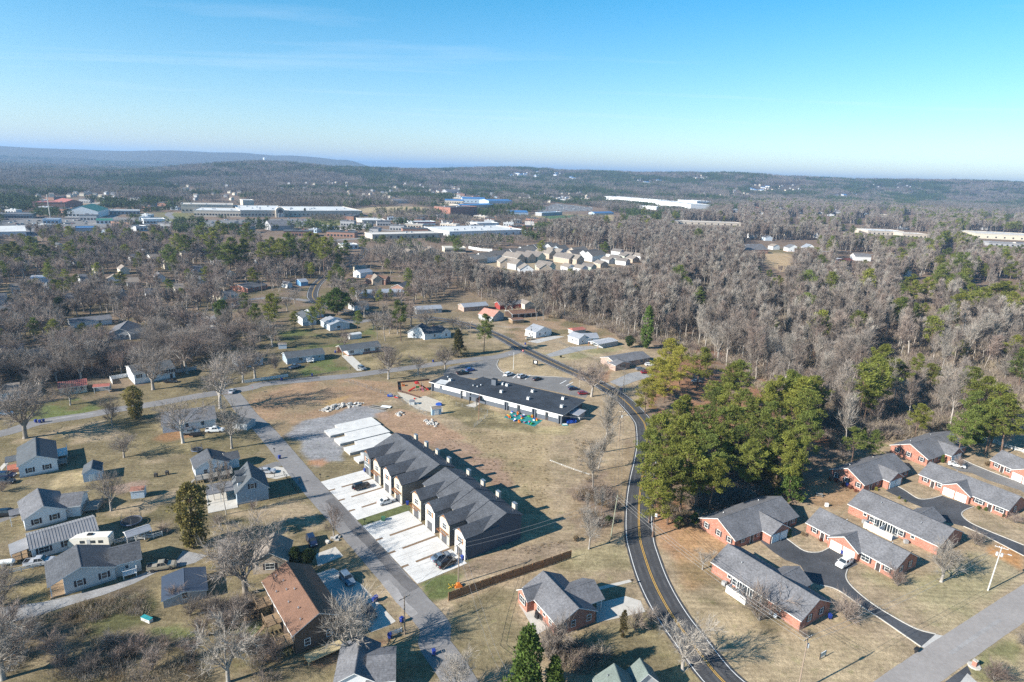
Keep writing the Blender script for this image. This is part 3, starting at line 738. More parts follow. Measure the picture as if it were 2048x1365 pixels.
def door_mesh(w,h,m,panels,lites=0):
 def f():
  mb = MB()
  mb.box(-w/2,w/2,-0.05,0,0,h)
  rows = panels
  for k in range(rows):
   z0,z1 = h*(k + 0.12)/rows,h*(k + 0.88)/rows
   n = max(2,int(w/0.6))
   for i in range(n):
    x0 = -w/2 + w*(i + 0.14)/n;x1 = -w/2 + w*(i + 0.86)/n
    mb.box(x0,x1,-0.075,-0.05,z0,z1)
  return mb.mesh('door_leaf',m)
 return cached(('door',w,h,m.name,panels),f)
STY = {'w':(0.95,1.3,1),'s':(0.95,1.3,1),'b':(1.7,1.3,2),'v':(1.8,1.35,2),'t':(0.9,1.7,1),'k':(0.8,0.7,0),'m':(0.6,0.8,0)}
class Body:
 pass
def body(root_inv,root,e,ze,rise,ridge='x',wall=WHITE,roof=RGREY,oh=0.35,z0=0.0,wins='',trim=None,hip=0.0,rp=0.5,gable=None,thick=0.16,inset=(0,0,0,0),label=None,foot=None,seams=False,wlabel=None):
 """one gabled block; e = eave corner, next eave corner, and a third corner (or depth in m)"""
 P0,P1,P2 = e
 p0 = q(*P0,ze) if not isinstance(P0,Vector) else P0
 p1 = q(*P1,ze) if not isinstance(P1,Vector) else P1
 p0,p1 = Vector((p0.x,p0.y)),Vector((p1.x,p1.y))
 xd = (p1 - p0).normalized()
 if isinstance(P2,(int,float)):d = P2
 else:
  p2 = q(*P2,ze) if not isinstance(P2,Vector) else P2
  v = Vector((p2.x,p2.y)) - p0
  d = xd.x*v.y - xd.y*v.x
 if d < 0:
  p0,p1 = p1,p0;xd = -xd;d = -d
 Wd,D = (p1 - p0).length,d
 rz = math.atan2(xd.y,xd.x)
 B = Body();B.W,B.D,B.ze,B.rise,B.ridge = Wd,D,ze,rise,ridge
 B.M = Matrix.Translation((p0.x,p0.y,0)) @ Matrix.Rotation(rz,4,'Z')
 B.oh,B.z0,B.inset = oh,z0,inset
 yd = Vector((-xd.y,xd.x))
 KEEP_OFF.append([tuple(p0),tuple(p1),tuple(p1 + yd*D),tuple(p0 + yd*D)])
 if root is None:return B
 ML = root_inv @ B.M
 def place(o,m4):
  o.matrix_local = m4
  return o
 trim = trim or WTRIM
 # roof
 mb = MB()
 L,S = (Wd,D) if ridge == 'x' else (D,Wd)
 c = S*rp
 if hip:
  hh = min(hip,L/2 - 0.05)
  def P(l,s,z):return (l,s,z) if ridge == 'x' else (s,l,z)
  vs = [P(0,0,ze),P(L,0,ze),P(L,S,ze),P(0,S,ze),P(hh,c,ze + rise),P(L - hh,c,ze + rise)]
  fs = [(0,1,5,4),(2,3,4,5),(1,2,5),(3,0,4)]
  if ridge != 'x':fs = [f[::-1] for f in fs]
  mb.add(vs,fs,0)
  lo = [P(0,0,ze - thick),P(L,0,ze - thick),P(L,S,ze - thick),P(0,S,ze - thick)]
  sf = [(4,5,1,0),(5,6,2,1),(6,7,3,2),(7,4,0,3),(7,6,5,4)]
  if ridge != 'x':sf = [f[::-1] for f in sf]
  mb.add(vs[:4] + lo,sf,1)
 else:
  sec = [(0,ze - thick),(c,ze + rise - thick),(S,ze - thick),(S,ze),(c,ze + rise),(0,ze)]
  mb.extrude(sec,0,L,'x' if ridge == 'x' else 'y',1,[1,1,1,0,0,1])
  if seams:
   def P(l,s,z):return (l,s,z) if ridge == 'x' else (s,l,z)
   n = int(L/seams)
   for k in range(n + 1):
    l = min(L*k/n,L - 0.03)
    for s0,z_0,s1,z_1 in ((0,ze,c,ze + rise),(S,ze,c,ze + rise)):
     a = [P(l,s0,z_0 + 0.002),P(l + 0.05,s0,z_0 + 0.002),P(l + 0.05,s1,z_1 + 0.002),P(l,s1,z_1 + 0.002)]
     b_ = [(v[0],v[1],v[2] + 0.06) for v in a]
     mb.add(a + b_,[(4,5,6,7),(0,1,5,4),(1,2,6,5),(2,3,7,6),(3,0,4,7)],0)
 r = place(mb.put('roof',[roof,trim],root),ML)
 if not hip:
  rc = MB()
  if ridge == 'x':rc.extrude([(c - 0.16,ze + rise - 0.03),(c + 0.16,ze + rise - 0.03),(c,ze + rise + 0.035)],0.02,L - 0.02,'x')
  else:rc.extrude([(c - 0.16,ze + rise - 0.03),(c + 0.16,ze + rise - 0.03),(c,ze + rise + 0.035)],0.02,L - 0.02,'y')
  rc.put('ridge_cap',roof,r)
 # walls
 l0,l1,s0,s1 = (oh + inset[2],L - oh - inset[3],oh + inset[0],S - oh - inset[1]) if ridge == 'x' else (oh + inset[0],L - oh - inset[1],oh + inset[2],S - oh - inset[3])
 def zr(s):return (ze + rise*(s/c if s < c else (S - s)/(S - c))) - 0.05
 mb = MB()
 if hip:sec = [(s0,z0),(s1,z0),(s1,ze - 0.04),(s0,ze - 0.04)]
 else:sec = [(s0,z0),(s1,z0),(s1,zr(s1)),(c,zr(c)),(s0,zr(s0))]
 mb.extrude(sec,l0,l1,'x' if ridge == 'x' else 'y',0)
 wobj = place(mb.put('wall',wall,root,label=wlabel),ML)
 if gable is not None and not hip:# gable cladding in another material, a little proud of the wall
  mb = MB()
  g = [(s0 + 0.05,ze - 0.1),(s1 - 0.05,ze - 0.1),(c,zr(c) - 0.12)]
  for a,b_ in ((l0 - 0.03,l0),(l1,l1 + 0.03)):mb.extrude(g,a,b_,'x' if ridge == 'x' else 'y',0)
  place(mb.put('gable_cladding',gable,root),ML)
 if foot:
  mb = MB()
  x0,x1,y0,y1 = oh + inset[2] - 0.05,Wd - oh - inset[3] + 0.05,oh + inset[0] - 0.05,D - oh - inset[1] + 0.05
  mb.box(x0,x1,y0,y1,z0 - 0.02,z0 + 0.45)
  place(mb.put('foundation',foot,root),ML)
 B.x0,B.x1,B.y0,B.y1 = oh + inset[2],Wd - oh - inset[3],oh + inset[0],D - oh - inset[1]
 B.ML = ML
 for tok in wins.split():
  add_opening(root,B,tok)
 return B
def face_m(B,face,t_,z):
 if face == 'F':return Matrix.Translation((B.x0 + (B.x1 - B.x0)*t_,B.y0 - 0.004,z))
 if face == 'B':return Matrix.Translation((B.x1 - (B.x1 - B.x0)*t_,B.y1 + 0.004,z)) @ Matrix.Rotation(math.pi,4,'Z')
 if face == 'R':return Matrix.Translation((B.x1 + 0.004,B.y0 + (B.y1 - B.y0)*t_,z)) @ Matrix.Rotation(math.pi/2,4,'Z')
 return Matrix.Translation((B.x0 - 0.004,B.y1 - (B.y1 - B.y0)*t_,z)) @ Matrix.Rotation(-math.pi/2,4,'Z')
def add_opening(root,B,tok):
 """F.25s = window with shutters a quarter along the front; optional @z"""
 z = None
 if '@' in tok:tok,zs = tok.split('@');z = float(zs)
 face,sty,t_ = tok[0],tok[-1],float(tok[1:-1])
 if sty in STY:
  w,h,mu = STY[sty]
  zc = (z if z is not None else max(B.z0 + 1.75,min(B.ze - 0.95,B.z0 + 1.75)))
  o = put('window',window_mesh(w,h,mu),root);o.matrix_local = B.ML @ face_m(B,face,t_,zc)
  put('pane',pane_mesh(w,h),o)
  if sty in 'sv':
   for sgn in (-1,1):put('shutter',box_mesh('shutter',-0.2,0.2,-0.05,0,-h/2 - 0.05,h/2 + 0.05,SHUT),o,(sgn*(w/2 + 0.31),0,0))
 elif sty in 'dDgGpc':
  w,h,m,pn = {'d':(0.95,2.05,DOORM,2),'D':(0.95,2.05,WTRIM,2),'g':(2.6,2.15,GARAGE,4),'G':(2.5,2.25,DGARAGE,5),'p':(1.8,2.05,GLASS,1),'c':(1.2,2.05,WTRIM,2)}[sty]
  o = put('garage_door' if sty in 'gG' else 'door',door_mesh(w,h,m,pn),root);o.matrix_local = B.ML @ face_m(B,face,t_,(z if z is not None else B.z0 + 0.05))
  def fr():
   mb = MB();t = 0.1
   mb.box(-w/2 - t,-w/2,-0.08,0,0,h);mb.box(w/2,w/2 + t,-0.08,0,0,h);mb.box(-w/2 - t,w/2 + t,-0.08,0,h,h + t)
   return mb.mesh('door_frame',WTRIM)
  put('frame',cached(('dfr',w,h),fr),o)
def house(label,bodies,name='house',cat='house',group=None):
 b0 = dict(bodies[0])
 B = body(None,None,b0['e'],b0['ze'],b0['rise'],b0.get('ridge','x'))
 KEEP_OFF.pop()
 loc = B.M.to_translation();rz = B.M.to_euler().z
 root = thing(name,label,cat,loc,rz,group)
 inv = (Matrix.Translation(loc) @ Matrix.Rotation(rz,4,'Z')).inverted()
 out = []
 for b_ in bodies:
  out.append(body(inv,root,**b_))
 root['_w'] = out[0].W
 del root['_w']
 return root,out
def part_box(root,B,name,x0,x1,y0,y1,z0,z1,m,label=None):
 mb = MB();mb.box(x0,x1,y0,y1,z0,z1)
 o = mb.put(name,m,root,label=label);o.matrix_local = B.ML
 return o
def chimney(root,B,x,y,zt,m=BRICK,w=0.8,z0=0):
 o = part_box(root,B,'chimney',x - w/2,x + w/2,y - w*0.4,y + w*0.4,z0,zt,m)
 mb = MB();mb.box(x - w*0.3,x + w*0.3,y - w*0.25,y + w*0.25,zt,zt + 0.18)
 mb.put('chimney_cap',BLACKM,o)
def vent_pipe(root,B,x,y,z):
 mb = MB();mb.lathe([(0.09,z - 0.1),(0.09,z + 0.35),(0.16,z + 0.36),(0.1,z + 0.48)],8,(x,y))
 o = mb.put('vent_pipe',STEEL,root);o.matrix_local = B.ML
def deck(root,B,x0,x1,y0,y1,z,m,rail=True,steps=None,roof=None):
 mb = MB()
 n = max(2,int((x1 - x0)/0.3))
 mb.box(x0,x1,y0,y1,z - 0.14,z)
 for x in (x0 + 0.1,x1 - 0.1):
  for y in (y0 + 0.1,y1 - 0.1):mb.box(x - 0.06,x + 0.06,y - 0.06,y + 0.06,0,z - 0.14)
 o = mb.put('deck',m,root);o.matrix_local = B.ML
 if rail:
  mb = MB()
  segs = [((x0,y0),(x1,y0)),((x1,y0),(x1,y1)),((x0,y0),(x0,y1)),((x0,y1),(x1,y1))]
  for (ax,ay),(bx,by) in segs[:3] if rail == 3 else segs:
   L = math.hypot(bx - ax,by - ay);k = max(1,int(L/0.22))
   for i in range(k + 1):
    x,y = ax + (bx - ax)*i/k,ay + (by - ay)*i/k
    s = 0.05 if i % 8 == 0 else 0.02
    mb.box(x - s,x + s,y - s,y + s,z,z + 0.95)
   hx,hy = (0.05,0.05)
   mb.box(min(ax,bx) - hx,max(ax,bx) + hx,min(ay,by) - hy,max(ay,by) + hy,z + 0.95,z + 1.02)
  mb.put('railing',m,o)
 if steps:
  sx,sy,dxs,dys,n = steps
  mb = MB()
  for i in range(n):
   zz_ = z*(n - i)/(n + 1)
   mb.box(sx + dxs*i*0.28 - (0.5 if dys else 0),sx + dxs*(i*0.28 + 0.3) + (0.5 if dys else 0),sy + dys*i*0.28 - (0.5 if dxs else 0),sy + dys*(i*0.28 + 0.3) + (0.5 if dxs else 0),zz_ - 0.08,zz_) if dxs + dys > 0 else \
   mb.box(sx + dxs*(i*0.28 + 0.3) - (0.5 if dys else 0),sx + dxs*i*0.28 + (0.5 if dys else 0),sy + dys*(i*0.28 + 0.3) - (0.5 if dxs else 0),sy + dys*i*0.28 + (0.5 if dxs else 0),zz_ - 0.08,zz_)
  mb.put('steps',m,o)
 return o
def posts(root,B,pts,z0,z1,m,w=0.14):
 for x,y in pts:
  part_box(root,B,'post',x - w/2,x + w/2,y - w/2,y + w/2,z0,z1,m)
# ================================================================== vehicles
def carpaint(name,col,rough=0.25):
 m = mat('paint_' + name,col,rough,0.04,1,spec=0.6)
 m.node_tree.nodes['Principled BSDF'].inputs['Coat Weight'].default_value = 0.6
 m.node_tree.nodes['Principled BSDF'].inputs['Coat Roughness'].default_value = 0.06
 return m
PAINTS = {'black':carpaint('black',(0.012,0.012,0.014)),'white':carpaint('white',(0.75,0.75,0.74)),'silver':carpaint('silver',(0.42,0.43,0.45)),'grey':carpaint('grey',(0.14,0.16,0.18)),
  'navy':carpaint('navy',(0.012,0.018,0.05)),'red':carpaint('red',(0.20,0.012,0.015)),'bluegrey':carpaint('bluegrey',(0.13,0.18,0.24)),'blue':carpaint('blue',(0.03,0.07,0.25)),'tan':carpaint('tan',(0.35,0.30,0.22))}
# half profiles: length, width, belt z, roof z, hood z, and x stations of the glasshouse (front to rear, front = +x)
KINDS = {'sedan':dict(L=4.75,W=1.82,hood=0.92,belt=0.98,roof=1.44,f=(0.95,0.25,-0.95,-1.65),tail=1.02,wr=0.33,gc=0.22),
  'suv':dict(L=4.75,W=1.90,hood=1.08,belt=1.15,roof=1.72,f=(1.05,0.45,-1.85,-2.25),tail=1.15,wr=0.37,gc=0.28),
  'jeep':dict(L=4.75,W=1.88,hood=1.18,belt=1.22,roof=1.84,f=(0.70,0.50,-2.02,-2.12),tail=1.22,wr=0.42,gc=0.38),
  'pickup':dict(L=5.7,W=2.0,hood=1.15,belt=1.22,roof=1.88,f=(1.15,0.55,-0.65,-0.85),tail=1.2,wr=0.40,gc=0.36),
  'hatch':dict(L=4.2,W=1.78,hood=0.95,belt=1.0,roof=1.50,f=(0.95,0.30,-1.45,-1.95),tail=1.05,wr=0.33,gc=0.22)}
def car_meshes(kind):
 if kind in MESHES:return MESHES[kind]
 k = KINDS[kind];L,Wd,gc = k['L'],k['W'],k['gc']
 h,n = L/2,0
 hood,belt,tail = k['hood'],k['belt'],k['tail']
 f0,f1,r1,r0 = k['f']
 bed = kind == 'pickup'
 # body: closed rings of stations along x; each ring: lower, sill, belt shoulder, top centre
 st = [(h,gc + 0.14,hood - 0.38,0.78),(h - 0.10,gc + 0.02,hood - 0.14,0.90),(h - 0.45,gc,hood - 0.02,0.97),(f0,gc,belt,1.0),(0,gc,belt + 0.02,1.0),(r0 + 0.3,gc,belt + 0.02,1.0),
  (-h + 0.45,gc,tail,0.98),(-h + 0.10,gc + 0.04,tail - 0.08,0.93),(-h,gc + 0.15,tail - 0.35,0.82)]
 mb = MB();ring = 8
 vs = []
 for x,zl,zt,ws in st:
  w = Wd/2*ws
  zm = zl + (zt - zl)*0.55
  vs += [(x,-w*0.86,zl),(x,-w,zl + 0.12),(x,-w,zm),(x,-w*0.90,zt),(x,w*0.90,zt),(x,w,zm),(x,w,zl + 0.12),(x,w*0.86,zl)]
 fs = []
 for i in range(len(st) - 1):
  for j in range(ring):
   a,b_ = i*ring + j,i*ring + (j + 1) % ring
   fs.append((a,b_,b_ + ring,a + ring))
 fs += [tuple(range(ring - 1,-1,-1)),tuple((len(st) - 1)*ring + j for j in range(ring))]
 mb.add(vs,fs,0)
 if bed:# open load bed: dark floor and side walls standing proud
  mb.box(-h + 0.12,r0 - 0.08,-Wd*0.40,Wd*0.40,tail + 0.0,tail + 0.012,1)
  for s in (-1,1):mb.box(-h + 0.08,r0,s*Wd*0.435 - 0.05,s*Wd*0.435 + 0.05,tail - 0.02,tail + 0.14,0)
  mb.box(-h + 0.06,-h + 0.13,-Wd*0.44,Wd*0.44,tail - 0.1,tail + 0.13,0)
 # roof panel and pillars
 rf = k['roof'];wt,wb = Wd/2*0.74,Wd/2*0.90
 mb.add([(f1,-wt,rf - 0.03),(f1,wt,rf - 0.03),(r1,wt,rf - 0.02),(r1,-wt,rf - 0.02),(f1 - 0.25,-wt*0.86,rf + 0.03),(f1 - 0.25,wt*0.86,rf + 0.03),(r1 + 0.2,wt*0.86,rf + 0.03),(r1 + 0.2,-wt*0.86,rf + 0.03)],
  [(4,5,6,7),(0,1,5,4),(1,2,6,5),(2,3,7,6),(3,0,4,7),(3,2,1,0)][:6],0)
 for s in (-1,1):
  mb.tube((f0,s*wb,belt),(f1,s*wt,rf - 0.02),0.05,0.045,4)
  mb.tube((r0,s*wb,belt),(r1,s*wt,rf - 0.02),0.09 if kind != 'sedan' else 0.07,0.06,4)
  xm = (f1 + r1)/2 + 0.05
  mb.tube((xm,s*wb*0.995,belt),(xm,s*wt*1.0,rf - 0.02),0.045,0.04,4)
  mb.cbox((f0 - 0.15,s*(Wd/2 + 0.08),belt + 0.02),0.12,0.16,0.12)
 if kind in ('suv','jeep','hatch'):
  xm = r1 + 0.55
  for s in (-1,1):mb.tube((xm,s*wb*0.995,belt),(xm,s*wt*1.0,rf - 0.02),0.05,0.04,4)
 gl = MB()
 wg,wgt = wb*0.985,wt*0.97
 gl.add([(f0 - 0.02,-wg,belt - 0.01),(f0 - 0.02,wg,belt - 0.01),(r0 + 0.02,wg,belt - 0.01),(r0 + 0.02,-wg,belt - 0.01),(f1 - 0.01,-wgt,rf - 0.03),(f1 - 0.01,wgt,rf - 0.03),(r1 + 0.01,wgt,rf - 0.03),(r1 + 0.01,-wgt,rf - 0.03)],
  [(0,1,5,4),(1,2,6,5),(2,3,7,6),(3,0,4,7),(4,5,6,7)])
 wr = k['wr']
 wh = MB()
 for a in ((-0.11,0.11),):
  nseg = 14
  vs = [(wr*math.cos(2*math.pi*i/nseg),y,wr*math.sin(2*math.pi*i/nseg)) for y in a for i in range(nseg)]
  wh.add(vs,[(i,(i + 1) % nseg,nseg + (i + 1) % nseg,nseg + i) for i in range(nseg)] + [tuple(range(nseg)),tuple(range(2*nseg - 1,nseg - 1,-1))])
 rm = MB();nseg = 10
 for s in (-1,1):
  vs = [(wr*0.62*math.cos(2*math.pi*i/nseg),s*0.118,wr*0.62*math.sin(2*math.pi*i/nseg)) for i in range(nseg)] + [(0,s*0.09,0)]
  rm.add(vs,[(i,(i + 1) % nseg,nseg) if s > 0 else ((i + 1) % nseg,i,nseg) for i in range(nseg)])
 hl = MB();hl.cbox((0,0,0),0.10,0.34,0.15)
 tl = MB();tl.cbox((0,0,0),0.08,0.26,0.20)
 pl = MB();pl.cbox((0,0,0),0.03,0.34,0.13)
 MESHES[kind] = dict(body=mb,glass=gl.mesh('glass',GLASS),tyre=wh.mesh('tyre',RUBBER),rim=rm.mesh('rim',RIM),head=hl.mesh('headlight',LAMP),tail=tl.mesh('taillight',REDL),plate=pl.mesh('plate',WTRIM),
      st=(h,hood,tail,Wd,gc,wr))
 return MESHES[kind]
VEH = 0
def car(kind,colour,label,p,heading,group=None,z=0.03,detail=True,cat=None):
 ms = car_meshes(kind)
 h,hood,tail,Wd,gc,wr = ms['st']
 nm = {'sedan':'parked_car','suv':'parked_suv','jeep':'parked_jeep','pickup':'pickup_truck','hatch':'parked_car'}[kind]
 if nm == 'parked_jeep':nm = 'offroad_car'
 root = thing(nm,label,cat or {'sedan':'car','suv':'suv','jeep':'offroader','pickup':'pickup','hatch':'car'}[kind],(p.x,p.y,z),rad(heading),group)
 bm = cached((kind,colour),lambda:ms['body'].mesh('car_body',[PAINTS[colour],BLACKM]))
 put('body',bm,root);put('glass',ms['glass'],root)
 if detail:
  xo = h*0.62
  for sx in (1,-1):
   for sy in (1,-1):
    w = put('wheel',ms['tyre'],root,(sx*xo - (0.05 if sx > 0 else -0.05),sy*(Wd/2 - 0.08),wr))
    put('rim',ms['rim'],w)
  for sy in (1,-1):
   put('headlight',ms['head'],root,(h - 0.07,sy*Wd*0.33,hood - 0.34));put('taillight',ms['tail'],root,(-h + 0.06,sy*Wd*0.36,tail - 0.36))
  put('number_plate',ms['plate'],root,(-h + 0.01,0,gc + 0.32))
  if kind == 'jeep':
   put('spare_wheel',ms['tyre'],root,(-h - 0.12,0,0.95),math.pi/2)
 KEEP_OFF.append([(p.x - 2,p.y - 2),(p.x + 2,p.y - 2),(p.x + 2,p.y + 2),(p.x - 2,p.y + 2)])
 return root
# ================================================================== small things
def bin_meshes(m,key):
 def f():
  b_ = MB()
  b_.add([(-0.24,-0.24,0.08),(0.24,-0.24,0.08),(0.24,0.26,0.08),(-0.24,0.26,0.08),(-0.31,-0.36,1.0),(0.31,-0.36,1.0),(0.31,0.36,1.0),(-0.31,0.36,1.0)],
   [(3,2,1,0),(4,5,6,7),(0,1,5,4),(1,2,6,5),(2,3,7,6),(3,0,4,7)])
  b_.box(-0.33,0.33,-0.38,-0.34,0.92,1.0)
  l = MB();l.add([(-0.33,-0.40,1.002),(0.33,-0.40,1.002),(0.33,0.40,1.002),(-0.33,0.40,1.002),(-0.28,-0.32,1.08),(0.28,-0.32,1.08),(0.28,0.34,1.10),(-0.28,0.34,1.10)],
      [(3,2,1,0),(4,5,6,7),(0,1,5,4),(1,2,6,5),(2,3,7,6),(3,0,4,7)])
  l.tube((-0.28,0.42,1.0),(0.28,0.42,1.0),0.02,0.02,6)
  w = MB();w.tube((-0.05,0,0),(0.05,0,0),0.13,0.13,10,cap=True)
  return b_.mesh('bin_body',m),l.mesh('bin_lid',m),w.mesh('bin_wheel',RUBBER)
 return cached(('bin',key),f)
def wheelie_bin(p,label,rz=0.0,m=BLUEBIN,key='blue',group='blue wheeled bins'):
 a,l,w = bin_meshes(m,key)
 r = thing('wheelie_bin',label,'bin',(p.x,p.y,0.04),rz,group)
 put('body',a,r);put('lid',l,r)
 for s in (-1,1):put('wheel',w,r,(s*0.26,0.30,0.13))
 return r
def pole(p,h,label,name='utility_pole',arms=1,transformer=0,lean=(0,0),m=POLEW,r=0.15,arm_rz=0.0,light=0,cat='utility pole'):
 root = thing(name,label,cat,(p.x,p.y,0),arm_rz)
 mb = MB();mb.tube((0,0,-0.3),(lean[0],lean[1],h),r,r*0.65,10,cap=True)
 mb.put('pole',m,root)
 for k in range(arms):
  z = h - 0.35 - k*0.9
  a = MB();a.box(-1.2 + lean[0],1.2 + lean[0],-0.06 + lean[1],0.06 + lean[1],z,z + 0.12)
  o = a.put('crossarm',m,root)
  i_ = cached('insul',lambda:(lambda b_:(b_.lathe([(0.03,0),(0.06,0.04),(0.03,0.1),(0.055,0.14),(0.02,0.2)],8),b_.mesh('insulator',STEEL))[1])(MB()))
  for x in (-1.05,-0.4,0.4,1.05):put('insulator',i_,o,(x + lean[0],lean[1],z + 0.12))
 for k in range(transformer):
  b_ = MB();b_.lathe([(0.22,0),(0.24,0.05),(0.24,0.75),(0.12,0.86)],12)
  b_.put('transformer',mat('transformer_grey',(0.50,0.52,0.53),0.5,0.06,2),root,((0.42 if k % 2 == 0 else -0.42) + lean[0]*0.8,lean[1]*0.8,h - 2.3))
 if light:
  b_ = MB();b_.tube((0,0,h - 1.6),(1.8*light,0,h - 1.2),0.035,0.03,6)
  o = b_.put('lamp_arm',STEEL,root)
  b2 = MB();b2.cbox((1.95*light,0,h - 1.27),0.7,0.28,0.12);b2.put('lamp_head',mat('transformer_grey',(0.5,0.52,0.53)),o)
 KEEP_OFF.append([(p.x - .5,p.y - .5),(p.x + .5,p.y - .5),(p.x + .5,p.y + .5),(p.x - .5,p.y + .5)])
 return root
def wires(label,ends,n=3,sep=0.7,sag=1.0,r=0.028,name='power_line',mt=None):
 """a run of sagging wires through points (x, y, z), one object per run, each wire a part"""
 e0 = Vector(ends[0])
 root = thing(name,label,'power line',e0)
 for w in range(n):
  mb = MB()
  for a,b_ in zip(ends[:-1],ends[1:]):
   a,b_ = Vector(a),Vector(b_)
   d = (b_ - a);s = Vector((-d.y,d.x,0)).normalized()*(w - (n - 1)/2)*sep
   prev = None
   for i in range(13):
    t_ = i/12
    p = a + d*t_ + s - Vector((0,0,4*sag*t_*(1 - t_)))
    if prev is not None:mb.tube(prev - e0,p - e0,r,r,3)
    prev = p
  mb.put('wire',mt or WIRE,root)
def fence(label,pts,h,m,kind='picket',name='fence',gap=0.0,post=2.4,cat='fence',mats=None):
 """fence along ground points; posts and rails are parts, thin pickets one joined part"""
 p0 = pts[0]
 root = thing(name,label,cat,(p0.x,p0.y,0))
 pk,rl = MB(),MB()
 pc = cached(('fpost',kind,h,m.name),lambda:(lambda b_:(b_.box(-0.06,0.06,-0.06,0.06,0,h + 0.05),b_.mesh('post',m))[1])(MB()))
 for a,b_ in zip(pts[:-1],pts[1:]):
  d = Vector((b_.x - a.x,b_.y - a.y,0));L = d.length;d.normalize();nrm = Vector((-d.y,d.x,0));rz = math.atan2(d.y,d.x)
  k = max(1,round(L/post))
  for i in range(k + 1):
   p = a + d*(L*i/k) - p0
   put('post',pc,root,(p.x,p.y,0),rz)
  o = a - p0
  rails = {'picket':(0.3,h - 0.3),'rail':(0.35,h*0.55,h - 0.12),'panel':(0.08,h - 0.06),'chain':(0.04,h)}[kind]
  for z in rails:
   c = o + d*(L/2)
   t_ = 0.03 if kind == 'chain' else (0.14 if kind == 'rail' else 0.08)
   rl.cbox((c.x,c.y,z),L,0.03 if kind == 'chain' else 0.05,t_,0,rz)
  if kind in ('picket','panel'):
   w = 0.14 if kind == 'picket' else 0.30
   n = int(L/(w + gap))
   for i in range(n):
    c = o + d*((i + 0.5)*L/n) + nrm*(0.045 + (R.uniform(-0.008,0.008)))
    pk.cbox((c.x,c.y,0.05),L/n - max(gap,0.012),0.022,h - 0.05 + R.uniform(-0.03,0.03),0,rz)
  if kind == 'chain':
   n = int(L/0.45)
   for i in range(n):
    x0,x1 = o + d*(L*i/n),o + d*(L*(i + 1)/n)
    pk.tube((x0.x,x0.y,0.04),(x1.x,x1.y,h),0.007,0.007,3);pk.tube((x1.x,x1.y,0.04),(x0.x,x0.y,h),0.007,0.007,3)
 rl.put('rail',m,root)
 if pk.v:tag(pk.put('pickets' if kind != 'chain' else 'wire_mesh',m,root),kind='stuff')
 return root
